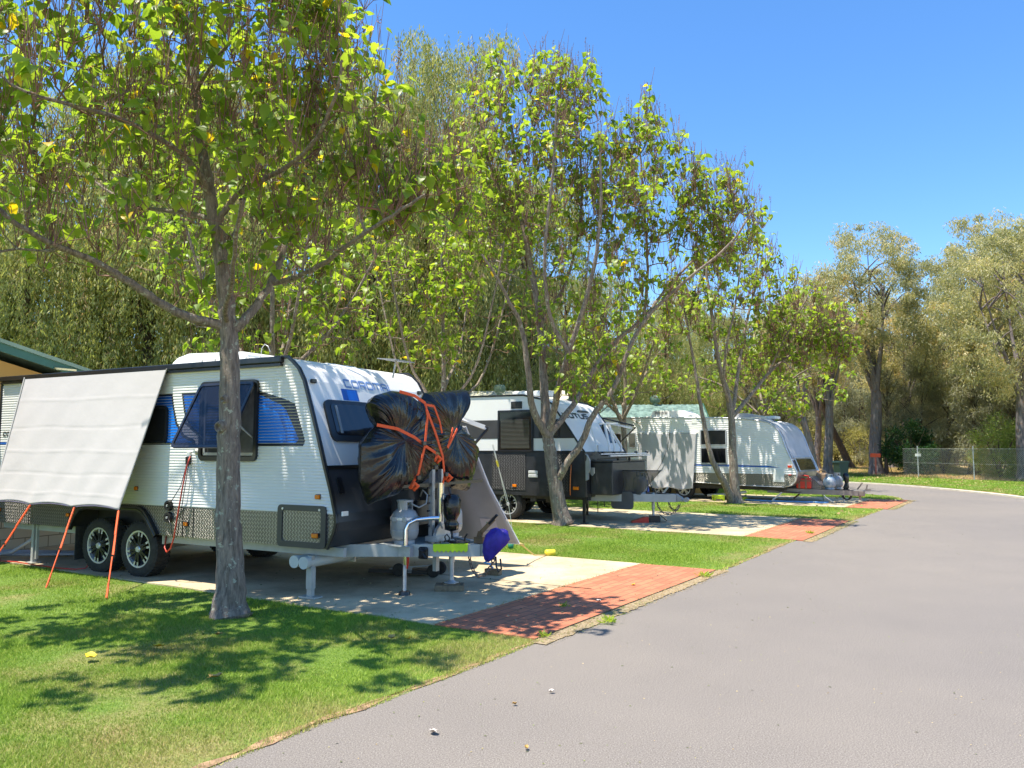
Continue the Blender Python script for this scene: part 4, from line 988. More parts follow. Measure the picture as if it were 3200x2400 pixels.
# things lying under the draw bar
mb = MB(); mb.box((0, 0, 0.04), (0.22, 0.09, 0.08), bev=0.006); o = mb.build('timber_offcut', M['wood']); o.location = W1(3.95, 2.35); o.rotation_euler = (0, 0, RZ1); tag(o, 'pale timber offcut on the slab in the shade behind the hitch', 'wood block')
mb = MB(); mb.tube([(0, 0, 0.09), (-0.05, 0.02, 0.14), (-0.12, 0.0, 0.16), (-0.02, 0, 0.2)], 0.012, 8); o = mb.build('blue_strap', mat('light_blue_web', (0.05, 0.35, 0.75), 0.5), smooth=True); o.location = W1(3.95, 2.35); tag(o, 'light blue strap end lying on the timber offcut', 'strap')
tr_ = empty('trolley', W1(2.75, 1.75), RZ1 + 0.25, 'black two wheeled trolley lying in the shade under the caravan nose', 'trolley')
mb = MB(); mb.bar((-0.3, 0, 0.06), (0.55, 0, 0.06), 0.22, 0.05, 0); mb.bar((0.0, -0.1, 0.09), (0.6, -0.1, 0.16), 0.02, 0.02, 1); mb.box((0.28, -0.1, 0.08), (0.06, 0.02, 0.07), 1)
mb.build('frame', [M['black'], M['grey_plastic']], tr_)
for x, y in ((0.62, -0.14), (0.62, 0.14), (0.15, -0.16)):
    mb = MB(); mb.lathe([(0, -0.02), (0.07, -0.02), (0.085, -0.01), (0.085, 0.01), (0.07, 0.02), (0, 0.02)], (x, y, 0.09), 'Y', 18); mb.build('wheel', M['rubber'], tr_)
# ---- grey annex wall on the far side
M['annex'] = mat('annex_mesh_grey', (0.40, 0.40, 0.42), 0.75, var=0.10, scale=3, bump=0.5, bscale=7)
def afn(u, v): return Vector((0.0, 0.02 * math.sin(u * 9 + v * 4) + 0.015 * math.sin(u * 23), 0.0)) + Vector((-0.05 * math.sin(math.pi * v) * u, 0, 0))
an = cloth('annex_wall', [(1.2, 2.46, 2.30), (3.42, 2.50, 1.98), (3.90, 3.22, 0.31), (1.2, 3.22, 0.30)], 50, 50, M['annex'], afn)
an.location = C1['loc']; an.rotation_euler = (0, 0, RZ1); tag(an, 'grey mesh annex wall leaning from the far side of the nearest caravan', 'annex wall')
mb = MB(); mb.tube([(3.42, 2.50, 1.98), (3.60, 2.85, 1.15), (3.90, 3.22, 0.31), (2.6, 3.22, 0.30), (1.2, 3.22, 0.30)], 0.011, 6); mb.build('hem', M['white_plastic'], an)
pa = MB()
def apt(u, v, d=0.012):
    a, b2, c, dd = [Vector(q) for q in [(1.2, 2.46, 2.30), (3.42, 2.50, 1.98), (3.90, 3.22, 0.31), (1.2, 3.22, 0.30)]]
    p = a.lerp(b2, u).lerp(dd.lerp(c, u), v) + afn(u, v); return p + Vector((0, -d, -d * 0.3))
def aptxz(x, z, d):  # by height and length along the wall
    v = (2.0 - z) / 1.69; u = (x - 1.2) / (2.22 + 0.48 * v); return apt(u, v, 0.01 + d)
pl = [(3.36, 0.66), (3.36, 0.42), (3.62, 0.42), (3.62, 0.66)]
pa.add([aptxz(x, z, 0.0) for x, z in pl] , [(0, 1, 2, 3)], 0)
pa.prism  # (flat sewn-on patch)
dm = [(3.49, 0.645), (3.45, 0.60), (3.49, 0.555), (3.53, 0.60)]
pa.add([aptxz(x, z, 0.003) for x, z in dm], [(0, 1, 2, 3)], 1)
pt = pa.build('label_patch', [mat('patch_white', (0.55, 0.53, 0.58), 0.7), mat('patch_green', (0.02, 0.30, 0.18), 0.6)], an, fix=False)
def text_mesh(name, txt, size, m, place, parent, ext=0.0):
    cu = bpy.data.curves.new(name, 'FONT'); cu.body = txt; cu.size = size; cu.extrude = ext
    tmp = bpy.data.objects.new(name, cu); scene.collection.objects.link(tmp)
    bpy.context.view_layer.update()
    me = bpy.data.meshes.new_from_object(tmp.evaluated_get(bpy.context.evaluated_depsgraph_get()))
    bpy.data.objects.remove(tmp); me.materials.clear(); me.materials.append(m)
    for v in me.vertices: v.co = Vector(place(v.co.x, v.co.y, v.co.z))
    o = bpy.data.objects.new(name, me); scene.collection.objects.link(o)
    if parent is not None: o.parent = parent
    return o
text_mesh('patch_lettering', 'Coast to Coast', 0.037, M['navy'], lambda x, y, z: aptxz(3.375 + x, 0.475 + y, 0.004), pt)
mb = MB(); mb.tube([(3.30, 2.46, 2.10), (3.62, 2.75, 1.94)], 0.02, 8, 0); mb.tube([(3.64, 2.76, 1.96), (3.42, 2.55, 1.62)], 0.022, 8, 1); mb.box((3.62, 2.75, 1.95), (0.07, 0.04, 0.06), 1, bev=0.01); mb.bar((3.2, 2.46, 2.14), (3.6, 2.72, 1.97), 0.09, 0.06, 0)
mb.build('awning_arm', [M['white_plastic'], M['black']], c1)
a = W1(3.90, 3.22, 0.31); 
mb = MB(); e_ = Vector((0.55, 12.24, 0.03)); mid = (a + e_) / 2 + Vector((0, 0, -0.08))
mb.tube([a, a.lerp(e_, 0.15) + Vector((0, 0, -0.02)), mid, e_], 0.011, 6); mb.tube([a, a.lerp(e_, 0.12)], 0.02, 6)
o = mb.build('yellow_rope', mat('yellow_rope_fibre', (0.62, 0.47, 0.15), 0.8), smooth=True); tag(o, 'yellow rope from the annex corner to a yellow peg on the grass', 'rope')
mb = MB(); mb.lathe([(0.0, -0.08), (0.045, -0.08), (0.055, -0.06), (0.055, 0.06), (0.045, 0.08), (0.0, 0.08)], (0, 0, 0), 'X', 20); mb.lathe([(0.0, -0.085), (0.02, -0.085), (0.02, -0.07)], (0, 0, 0), 'X', 10)
o = mb.build('rope_weight', mat('yellow_plastic', (0.75, 0.62, 0.04), 0.4), smooth=True); o.location = (0.60, 12.22, 0.062); o.rotation_euler = (0, 0, 0.3); tag(o, 'yellow cylindrical weight at the end of the rope on the grass', 'rope weight')
mb = MB(); mb.lathe([(0.0, 0.0), (0.04, 0.0), (0.05, 0.10), (0.0, 0.11)], (0, 0, 0), 'Z', 14); o = mb.build('green_pot', mat('green_plastic', (0.02, 0.20, 0.11), 0.4), smooth=True); o.location = (-0.02, 13.1, 0.0); tag(o, 'small dark green plastic pot on the grass below the annex wall', 'pot')
rt = empty('guy_rope', (0.14, 14.4, 0), 0, 'pair of white guy lines with a yellow runner beside the black skirted caravan', 'guy rope')
mb = MB(); tp = at(1063, 960, 13.6) - Vector((0.14, 14.4, 0)); e2 = at(1098, 1085, 13.9) - Vector((0.14, 14.4, 0)); mb.tube([tp, e2], 0.006, 5); mb.tube([tp + Vector((0.02, 0, 0)), e2 + Vector((-0.03, 0, 0))], 0.006, 5); mb.tube([e2, e2 + Vector((0.1, 0.1, -0.7))], 0.006, 5); mb.build('rope', M['white_plastic'], rt)
mb = MB(); mb.tube([tp.lerp(e2, 0.28), tp.lerp(e2, 0.38)], 0.02, 6); mb.build('runner', MATS['yellow_plastic'], rt)
# ------------------------------------------------------------------ CARAVAN TWO
RZ2 = math.atan2(-0.51, 0.86); C2 = dict(loc=(1.6, 17.25, 0.022), rz=RZ2)
c2 = empty('caravan', C2['loc'], RZ2, 'white caravan with black band, black lower half and angular sloping nose, behind the forked tree', 'caravan', 'caravans parked on the concrete sites')
def W2(x, y, z=0): return Matrix.Rotation(RZ2, 3, 'Z') @ Vector((x, y, z)) + Vector(C2['loc'])
b_ = MB(); WD2 = 2.35
P_ = [(-6.4, 1.60), (0.03, 1.58), (-0.10, 1.75), (-0.38, 2.15), (-0.80, 2.70), (-0.98, 2.78), (-1.55, 2.91), (-6.4, 2.95)]
b_.prism(P_, 0, WD2); b_.build('body', M['white'], c2, bevel=0.012)
b_ = MB(); b_.prism([(-6.4, 0.58), (0.06, 0.58), (0.08, 0.7), (0.05, 1.596), (-6.4, 1.60)], -0.004, WD2 + 0.004)
M['pitted_black'] = mat('textured_black_panel', (0.030, 0.030, 0.032), 0.35, var=0.4, scale=5, bump=0.6, bscale=45)
b_.build('lower_body', M['pitted_black'], c2)
for x_, w_ in ((-1.95, .92), (-4.8, 2.2), (-0.62, .6)):
    b_ = MB(); b_.box((x_, -0.010, 1.12), (w_, 0.012, 0.84)); b_.build('checker_panel', M['plate_dark'], c2)
def nose2(z):
    L = [(1.58, 0.03), (1.75, -0.10), (2.15, -0.38), (2.70, -0.80)]
    for (a, xa), (b2, xb) in zip(L, L[1:]):
        if z <= b2: return xa + (xb - xa) * (z - a) / (b2 - a)
    return -0.80
b_ = MB(); band = [(-6.4, 1.90), (nose2(1.90) - 0.02, 1.90), (nose2(2.34) - 0.02, 2.34), (-6.4, 2.35)]
b_.prism(band, -0.006, 0.0); b_.build('black_band', mat('band_graphic', (0.055, 0.052, 0.05), 0.4, var=0.15, scale=3), c2)
t = MB(); pth = [(0.06, 0, 0.6), (0.04, 0, 1.58), (-0.10, 0, 1.75), (-0.38, 0, 2.15), (-0.80, 0, 2.70), (-0.98, 0, 2.79), (-1.55, 0, 2.92), (-6.4, 0, 2.96)]
t.tube([(p[0], -0.004, p[2]) for p in pth], 0.022, 8); t.tube([(p[0], WD2 + 0.004, p[2]) for p in pth], 0.022, 8)
t.box((-3.2, -0.01, 1.605), (6.4, 0.02, 0.02)); t.build('edge_trim', M['black'], c2)
fr_ = window(c2, -2.24, 1.59, -1.28, 2.57, y=-0.006, fw=0.045, r=0.02, fm=M['black'])
bl = MB()
for k in range(22): bl.box((-1.76, -0.036, 1.68 + k * 0.031), (0.78, 0.004, 0.017), rot=Matrix.Rotation(R(35), 3, 'X'))
bl.build('blind', mat('blind_slats', (0.13, 0.13, 0.13), 0.4, var=0.1), fr_)
window(c2, -1.12, 1.93, -0.60, 2.32, y=-0.008, fw=0.03, r=0.02)
w = MB(); w.box((-1.73, -0.012, 2.69), (0.30, 0.02, 0.17), bev=0.01)
for k in range(2): w.box((-1.80 + 0.14 * k, -0.024, 2.69), (0.11, 0.008, 0.12), 1)
w.build('fridge_vent', [M['black'], M['dark_under']], c2)
w = MB()
for k in range(2): w.box((-1.28, -0.024, 1.035 + 0.085 * k), (0.24, 0.02, 0.07), bev=0.008)
for k in range(2):
    for q in range(7): w.box((-1.37 + q * 0.03, -0.036, 1.035 + 0.085 * k), (0.012, 0.006, 0.045), 1)
w.build('side_vent', [M['white_plastic'], M['grey_plastic']], c2)
marker_light(c2, -1.78, -0.006, 0.80, 0.11, 0.06); marker_light(c2, -0.18, -0.006, 0.78, 0.13, 0.07, d=0.05)
for x in (-2.0, -2.85):
    wheel(c2, (x, 0.16, 0.36)); wheel(c2, (x, WD2 - 0.16, 0.36)).rotation_euler = (0, 0, math.pi)
s = MB()
for y in (0.14, WD2 - 0.14): s.box((-3.0, y, 0.545), (6.2, 0.05, 0.07))
for x in (-5, -3.4, -1.3, -0.4): s.box((x, WD2 / 2, 0.53), (0.05, WD2 - 0.3, 0.05))
s.tube([(-2.0, 0.2, 0.36), (-2.0, WD2 - 0.2, 0.36)], 0.03, 8); s.tube([(-2.85, 0.2, 0.36), (-2.85, WD2 - 0.2, 0.36)], 0.03, 8); s.box((-1.0, 0.5, 0.48), (0.3, 0.3, 0.14)); s.box((-1.35, 0.12, 0.5), (0.14, 0.04, 0.12))
s.build('chassis_rail', M['dark_under'], c2)
for (x, y, r_) in ((-0.02, 0.06, 0.03), (-0.9, 2.1, 0.028)):
    s = MB(); s.box((x, y, 0.38), (0.06, 0.06, 0.42)); s.box((x, y, 0.13), (0.045, 0.045, 0.22)); s.box((x, y, 0.01), (0.15, 0.13, 0.02)); s.box((x + .05, y, 0.5), (0.05, 0.05, 0.12)); s.build('stabiliser_leg', M['black'], c2)
for (x, y, h_) in ((-0.45, 0.9, 0.30), (-0.25, 1.3, 0.34), (-0.35, 1.9, 0.24)):
    s = MB(); s.tube([(x, y, 0.60), (x, y, 0.60 - h_ - 0.12)], 0.012, 6); s.build('hanging_rod', M['black'], c2)
def nz2(y, z, d):
    s_ = (nose2(z + 0.02) - nose2(z - 0.02)) / 0.04; nn = Vector((1, -s_)).normalized(); return (nose2(z) + nn.x * d, y, z + nn.y * d)
w = MB(); word(w, 'LOTUS', -0.05, 2.385, 0.105, 0.034, lambda x, z, d: nz2(0.18 + (x + 0.05) * 1.62, z, d + 0.004)); w.build('front_lettering', M['black'], c2)
w = MB(); o = len(w.v)
ol = [(1.08, 2.535), (1.70, 2.535), (1.62, 2.575), (1.14, 2.575)]
w.add([nz2(y, z, 0.03) for y, z in ol] + [nz2(y, z, 0.0) for y, z in ol], [(0, 1, 2, 3), (1, 0, 4, 5), (2, 1, 5, 6), (3, 2, 6, 7), (0, 3, 7, 4)]); w.build('front_light', M['black'], c2)
w = MB(); ol = [(1.70, 1.80), (2.20, 1.80), (2.20, 2.30), (1.9, 2.30)]; w.add([nz2(y, z, 0.008) for y, z in ol], [(0, 1, 2, 3)]); w.build('front_window', M['dark_glass'], c2)
w = MB(); w.box((-1.9, 1.2, 3.02), (1.0, 0.6, 0.14), bev=0.04); w.build('air_conditioner', M['white_plastic'], c2)
w = MB(); w.box((-2.6, 0.7, 2.98), (0.9, 0.5, 0.03), rot=Matrix.Rotation(0.05, 3, 'X')); w.box((-3.8, 1.0, 2.98), (1.1, 0.6, 0.03)); w.build('solar_panel', M['dark_glass'], c2)
# front tool box, stone guard, flap
w = MB(); w.box((0.36, 1.15, 1.0), (0.54, 2.0, 0.73), bev=0.02); w.box((0.36, 1.15, 1.385), (0.58, 2.05, 0.03)); w.box((0.10, 0.45, 1.0), (0.05, 0.5, 0.68))
tb = w.build('front_tool_box', M['pitted_black'], c2)
w = MB(); sh = [(0.09, 1.24), (0.21, 1.24), (0.215, 1.12), (0.15, 1.05), (0.085, 1.12)]; w.prism(sh, 0.128, 0.140); o_ = w.build('shield_badge', M['grey_plastic'], tb)
w = MB(); w.prism([(0.60, 0.73 - 0.06), (0.60, 1.10)], 0, 0) if False else None
gi = gas_cylinder(W2(0.92, 1.05, 0.62), 0.5, 'gas cylinder behind the smoky stone guard of the black skirted caravan', h=0.50, col=(0.36, 0.37, 0.37))
m_, n_, l_, bb = _new('smoky_vinyl'); M['smoky'] = m_
bb.inputs['Base Color'].default_value = (0.14, 0.135, 0.13, 1); bb.inputs['Roughness'].default_value = 0.25
tr = n_.new('ShaderNodeBsdfTransparent'); tr.inputs[0].default_value = (0.72, 0.70, 0.68, 1); ms = n_.new('ShaderNodeMixShader'); ms.inputs[0].default_value = 0.38
l_.new(tr.outputs[0], ms.inputs[1]); l_.new(bb.outputs[0], ms.inputs[2]); l_.new(ms.outputs[0], n_['Material Output'].inputs['Surface'])
sg = cloth('stone_guard', [(0.50, 0.72, 1.16), (1.52, 0.80, 1.17), (1.02, 0.82, 0.63), (0.34, 0.72, 0.66)], 24, 14, M['smoky'], lambda u, v: Vector((0, 0.015 * math.sin(u * 12), 0)), c2, 0.003)
w = MB(); w.tube([(0.46, 0.71, 1.17), (1.52, 0.79, 1.175)], 0.012, 6); w.build('guard_rail', M['black'], sg)
w = MB(); w.prism(rrect(0.36, 0.30, 0.90, 0.70, 0.09), 0.68, 0.69); w.build('splash_flap', mat('grey_flap', (0.10, 0.10, 0.102), 0.6, var=0.1), c2)
d = MB()
for y0, y1 in ((0.45, 1.11), (1.90, 1.25)): d.bar((-0.1, y0, 0.56), (1.74, y1, 0.56), 0.05, 0.17)
d.prism([(1.70, 0.475), (1.90, 0.50), (1.86, 0.58), (1.74, 0.645), (1.70, 0.645)], 1.12, 1.24); d.box((1.90, 1.18, 0.52), (0.16, 0.10, 0.07), bev=0.02); d.lathe([(0, -0.06), (0.05, -0.06), (0.05, 0.06), (0, 0.06)], (1.96, 1.18, 0.53), 'Y', 12)
d.build('draw_bar', mat('silver_drawbar', (0.36, 0.37, 0.39), 0.4, 0.4, var=0.15), c2)
d = MB(); d.tube([(1.18, 1.18, 0.66), (1.18, 1.18, 0.30)], 0.036, 12); d.tube([(1.18, 1.18, 0.31), (1.18, 1.18, 0.10)], 0.028, 12); d.build('jockey_stand', M['steel'], c2, smooth=True, auto=R(40))
d = MB(); d.tube([(1.02, 1.16, 0.95), (1.05, 1.16, 0.68)], 0.05, 8, 0); d.tube([(1.08, 1.1, 1.10), (1.12, 1.12, 0.9), (1.22, 1.12, 0.68)], 0.012, 6, 1); d.tube([(1.0, 1.1, 1.0), (1.1, 1.1, 0.8), (1.05, 1.1, 0.66)], 0.008, 6, 1); d.bar((1.42, 1.15, 0.64), (1.55, 1.15, 0.80), 0.02, 0.04, 2); d.bar((1.30, 1.15, 0.66), (1.50, 1.15, 0.64), 0.05, 0.03, 1)
d.build('bar_top_fittings', [mat('fitting_blue', (0.03, 0.10, 0.45), 0.4), M['black'], M['steel']], c2)
chain('safety_chain', [(1.32, 1.05, 0.46), (1.36, 1.04, 0.34), (1.44, 1.03, 0.24), (1.55, 1.03, 0.205), (1.68, 1.05, 0.22), (1.77, 1.08, 0.30), (1.80, 1.1, 0.42)], c2, link=0.07, r=0.009)
chain('safety_chain', [(1.50, 1.3, 0.46), (1.54, 1.3, 0.34), (1.63, 1.28, 0.27), (1.73, 1.25, 0.30), (1.80, 1.22, 0.42)], c2, link=0.07, r=0.009)
# folded bicycle rack
d = MB()
for (y0, x0, y1, x1) in ((0.55, 0.08, 0.85, -0.22), (0.75, 0.3, 0.95, 0.1), (1.0, 0.32, 1.10, 0.15), (1.35, 0.34, 1.05, 0.12)):
    d.tube([(x0, y0, 1.60), (x0 + 0.0, y0, 1.72), (x1, y1, 2.24)], 0.030, 8, 0)
for y in (0.55, 1.35): d.tube([(0.1 if y < 1 else .34, y, 1.74), (0.1 if y < 1 else .34, y, 1.60), (0.2, y, 1.52), (0.5, y, 1.50)], 0.014, 8, 1)
d.bar((0.0, 0.85, 2.24), (0.35, 1.15, 2.26), 0.03, 0.03, 0)
d.bar((0.2, 0.45, 1.54), (0.95, 1.45, 1.56), 0.10, 0.025, 2); d.bar((0.45, 0.40, 1.50), (1.05, 1.3, 1.52), 0.10, 0.025, 2); d.bar((0.1, 0.5, 1.42), (0.9, 1.3, 1.50), 0.03, 0.03, 1)
for k in range(5):
    p = Vector((0.25, 0.50, 1.57)).lerp(Vector((0.95, 1.42, 1.58)), k / 4); d.box(p, (0.07, 0.07, 0.05), 1, bev=0.01)
d.bar((0.45, 0.9, 1.38), (0.45, 0.9, 1.52), 0.05, 0.05, 1); d.bar((0.65, 1.1, 1.38), (0.65, 1.1, 1.52), 0.05, 0.05, 1)
d.build('folding_bike_rack', [M['white_plastic'], M['black'], M['alloy']], c2)
d = MB(); d.tube([(-0.60, WD2, 2.44), (0.18, WD2 + 0.25, 2.24)], 0.02, 8, 1); d.tube([(0.22, WD2 + 0.25, 2.2), (-0.10, WD2 + 0.05, 1.84)], 0.018, 8, 1); d.bar((-0.6, WD2 + 0.04, 2.35), (0.12, WD2 + 0.25, 2.18), 0.05, 0.05, 0)
d.build('awning_arm', [M['white_plastic'], M['black']], c2)
d = MB(); d.prism([(0.06, 0.95), (0.12, 0.98), (0.12, 1.12), (0.16, 1.18), (0.16, 1.40), (0.10, 1.52), (0.04, 1.56), (0.09, 1.50), (0.09, 1.42), (0.06, 1.38)], -0.03, 0.03); d.build('corner_bracket', M['grey_plastic'], c2)
d = MB(); d.tube([(-0.3, -0.02, 1.3), (-0.31, -0.04, 1.0), (-0.33, -0.02, 0.72), (-0.33, 0, 0.62)], 0.012, 6); d.build('orange_lead', mat('orange_cable', (0.7, 0.2, 0.05), 0.5), c2, smooth=True)
# red leveller ramp
w = MB(); w.prism([(-0.30, 0.0), (0.08, 0.0), (0.08, 0.13), (-0.02, 0.12), (-0.30, 0.03)], -0.09, 0.09, 0); w.build('ramp_part', M['red_lens'])
rmp = scene.objects['ramp_part']; rmp.name = 'levelling_ramp'; rmp.data.materials[0] = mat('red_plastic', (0.60, 0.035, 0.015), 0.45, var=0.1)
jb = W2(1.18, 1.18); rmp.location = (jb.x - 0.22, jb.y - 0.1, 0.022); rmp.rotation_euler = (0, 0, 0.0); tag(rmp, 'red wedge shaped levelling ramp on the slab beside the jockey stand', 'ramp')
w = MB(); w.box((0, 0, 0.075), (0.24, 0.2, 0.15), bev=0.008); w.box((0.20, 0.05, 0.10), (0.20, 0.26, 0.02), rot=Matrix.Rotation(0.7, 3, 'Y')); w.box((0.1, -0.08, 0.07), (0.06, 0.03, 0.08))
o = w.build('jockey_block', M['black']); o.location = (jb.x + 0.02, jb.y, 0.022); o.rotation_euler = (0, 0, -0.1); tag(o, 'black block under the jockey stand beside the red ramp', 'block')

# ------------------------------------------------------------------ CARAVAN THREE
RZ3 = math.atan2(-0.604, 0.797); C3 = dict(loc=(5.8, 25.7, 0.022), rz=RZ3)
c3 = empty('caravan', C3['loc'], RZ3, 'older white ribbed caravan with thin navy stripe and silver skirt, farthest along the road', 'caravan', 'caravans parked on the concrete sites')
def W3(x, y, z=0): return Matrix.Rotation(RZ3, 3, 'Z') @ Vector((x, y, z)) + Vector(C3['loc'])
WD3 = 2.3
N3 = [(0.49, 3.22), (0.55, 3.45), (0.68, 3.56), (0.82, 3.60), (0.94, 3.60), (1.30, 3.45), (1.66, 3.30), (2.0, 3.19), (2.20, 3.09), (2.36, 2.95), (2.47, 2.78), (2.54, 2.5), (2.60, 2.0)]
def nose3(z):
    if z <= N3[0][0]: return N3[0][1]
    for (a, xa), (b2, xb) in zip(N3, N3[1:]):
        if z <= b2: return xa + (xb - xa) * (z - a) / (b2 - a)
    return 2.0
def roof3(x): return 2.76 - 0.022 * (x + 2.8) if x < 1.2 else 2.67 - 0.09 * (x - 1.2)
b_ = MB(); P_ = [(-4.4, 0.60)] + [(x, z) for z, x in N3] + [(1.2, 2.655), (-2.8, 2.745), (-4.4, 2.78)]
b_.prism(P_, 0, WD3, 0, side_m=lambda i: 1 if i < 6 else 0); b_.build('body', [M['white'], mat('scuffed_silver', (0.30, 0.26, 0.24), 0.3, 0.6, var=0.35, scale=4)], c3)
sd3, rp3, rn3 = ribs('side_siding', 0.86, 2.47, 0.067, lambda z: -4.38, lambda z: nose3(z) - 0.02, mat('older_siding', (0.84, 0.83, 0.81), 0.38, var=0.05, scale=1.5), c3, lip=0.014, gap=0.010)
up3, _, _ = ribs('side_siding', 2.47, 2.70, 0.067, lambda z: -4.38, lambda z: max(-4.3, min(2.7, (2.75 - z) * 46 - 2.6) if z > 2.6 else 2.7 - (z - 2.47) * 6.0), MATS['older_siding'], c3, lip=0.014, gap=0.010)
g = MB(); rib_graphic(g, [(-4.38, 1.11), (-0.2, 1.10), (1.4, 1.085), (2.6, 1.08), (3.2, 1.06), (2.7, 1.13), (1.4, 1.155), (-4.38, 1.17)], 0.86, rp3, rn3, 0, lip=0.014, gap=0.010, off=0.002)
g.build('navy_stripe', M['navy'], c3, fix=False)
s = MB(); s.prism([(-4.4, 0.60), (0.26, 0.57), (1.7, 0.51), (3.22, 0.485), (3.45, 0.55), (3.56, 0.68), (3.60, 0.82), (3.59, 0.87), (-4.4, 0.87)], -0.006, 0.01); s.build('checker_skirt', checker_plate('silver_checker_plate', (0.34, 0.32, 0.28), 0.7, 0.35, 24), c3)
t = MB(); e_ = [(x, -0.006, z) for z, x in N3] + [(1.2, -0.006, 2.66), (-2.8, -0.006, 2.75), (-4.4, -0.006, 2.785)]
t.tube(e_, 0.022, 8); t.tube([(p[0], WD3 + 0.004, p[2]) for p in e_], 0.022, 8); t.box((-0.5, -0.006, 2.72), (0.01, 0.01, 0.01))
t.tube([(-4.4, -0.008, 0.59), (0.26, -0.008, 0.56), (1.7, -0.008, 0.50), (3.22, -0.008, 0.48)], 0.014, 6); t.build('edge_trim', M['alloy'], c3, smooth=True)
def nz3(y, z, d):
    s_ = (nose3(z + 0.03) - nose3(z - 0.03)) / 0.06; nn = Vector((1, -s_)).normalized(); return (nose3(z) + nn.x * d, y, z + nn.y * d)
M['tinted_front'] = mat('grey_front_cover', (0.50, 0.50, 0.53), 0.35, 0.1, var=0.15, scale=3)
w = MB(); zs_ = [1.34, 1.5, 1.66, 1.85, 2.0, 2.1, 2.2, 2.28, 2.36, 2.42, 2.47, 2.51]
vs = [nz3(y, z, 0.02) for z in zs_ for y in (0.12, WD3 - 0.12)]; w.add(vs, [(2 * k, 2 * k + 1, 2 * k + 3, 2 * k + 2) for k in range(len(zs_) - 1)])
w.tube([nz3(0.12, z, 0.02) for z in zs_], 0.014, 6); w.tube([nz3(WD3 - 0.12, z, 0.02) for z in zs_], 0.014, 6)
w.build('front_cover', M['tinted_front'], c3, smooth=True)
w = MB(); ol = rrect(0.30, 0.98, 1.95, 1.32, 0.05); n = len(ol); w.add([nz3(y, z, 0.04) for y, z in ol] + [nz3(y, z, 0.0) for y, z in ol], [tuple(range(n))] + [((i + 1) % n, i, n + i, n + (i + 1) % n) for i in range(n)])
w.build('front_window', M['dark_glass'], c3); w = MB(); w.tube([nz3(0.25, 0.95, 0.04), nz3(0.25, 1.36, 0.05), nz3(2.02, 1.36, 0.05), nz3(2.02, 0.95, 0.04)], 0.018, 6); w.build('guard_frame', M['alloy'], c3)
for (x0, z0, x1, z1) in ((0.52, 1.76, 1.42, 2.28), (0.52, 1.16, 1.42, 1.70)): window(c3, x0, z0, x1, z1, y=-0.008, fw=0.035, r=0.04, fm=M['alloy'])
window(c3, -2.13, 1.67, -1.84, 2.20, y=-0.008, fw=0.03, r=0.05, fm=M['alloy']); window(c3, -3.3, 1.67, -2.4, 2.20, y=-0.008, fw=0.03, r=0.05, fm=M['alloy'])
w = MB(); w.box((3.055, -0.012, 0.83), (0.34, 0.018, 0.40), bev=0.008); w.box((3.055, -0.024, 0.83), (0.26, 0.01, 0.31), bev=0.004); w.build('access_hatch', M['white_plastic'], c3)
w = MB(); w.box((3.40, -0.02, 1.11), (0.12, 0.035, 0.07), 0, bev=0.01); w.box((3.44, -0.022, 1.11), (0.05, 0.036, 0.06), 1, bev=0.01); w.box((3.40, -0.015, 0.86), (0.09, 0.02, 0.03), 0); w.build('side_light', [M['red_lens'], M['amber']], c3)
w = MB(); w.box((0.32, -0.012, 2.56), (0.18, 0.02, 0.14)); w.build('vent', M['white_plastic'], c3)
a = MB(); a.prism([(-2.3, 2.76), (-1.6, 2.80), (-1.5, 2.99), (-0.4, 2.97), (-0.05, 2.80), (-0.05, 2.72)], 0.6, 1.35); ac = a.build('air_conditioner', M['white_plastic'], c3, bevel=0.04)
a = MB()
for k in range(9): a.box((-1.40 + 0.055 * k, 0.595, 2.90), (0.02, 0.02, 0.10))
a.build('grille', M['dark_under'], ac)
a = MB(); a.prism([(1.45, 2.62), (1.5, 2.74), (1.9, 2.80), (2.3, 2.72), (2.7, 2.52)], 0.15, 1.0); a.build('front_roof_fairing', M['tinted_front'], c3, bevel=0.02)
a = MB(); a.box((2.3, 1.5, 2.68), (0.6, 0.5, 0.10), bev=0.04); a.build('roof_hatch', M['white_plastic'], c3)
a = MB(); a.tube([(-2.0, -0.03, 2.68), (-1.6, -0.12, 2.50)], 0.014, 6); a.lathe([(0, -0.01), (0.04, 0), (0, 0.01)], (-2.02, -0.02, 2.69), 'Z', 10); a.build('awning_stay', mat('brown_plastic', (0.3, 0.22, 0.15), 0.5), c3)
for x in (-0.12, -0.98):
    wheel(c3, (x, 0.14, 0.33), r=0.33, w=0.2, spokes=5); wheel(c3, (x, WD3 - 0.14, 0.33), r=0.33, w=0.2, spokes=5).rotation_euler = (0, 0, math.pi)
s = MB(); s.box((-2.4, 1.15, 0.52), (3.6, 1.9, 0.16)); s.box((1.7, 1.15, 0.42), (2.9, 1.9, 0.12)); s.box((-0.5, 1.15, 0.6), (1.6, 1.5, 0.25))
for y in (0.2, WD3 - 0.2): s.box((0.5, y, 0.45), (5.5, 0.06, 0.10))
s.tube([(-0.12, 0.2, 0.33), (-0.12, 2.1, 0.33)], 0.03, 8); s.tube([(-0.98, 0.2, 0.33), (-0.98, 2.1, 0.33)], 0.03, 8)
s.build('chassis_rail', M['dark_under'], c3)
d = MB()
for y0, y1 in ((0.25, 1.02), (2.05, 1.22)): d.bar((2.6, y0, 0.36), (5.1, y1, 0.31), 0.05, 0.15)
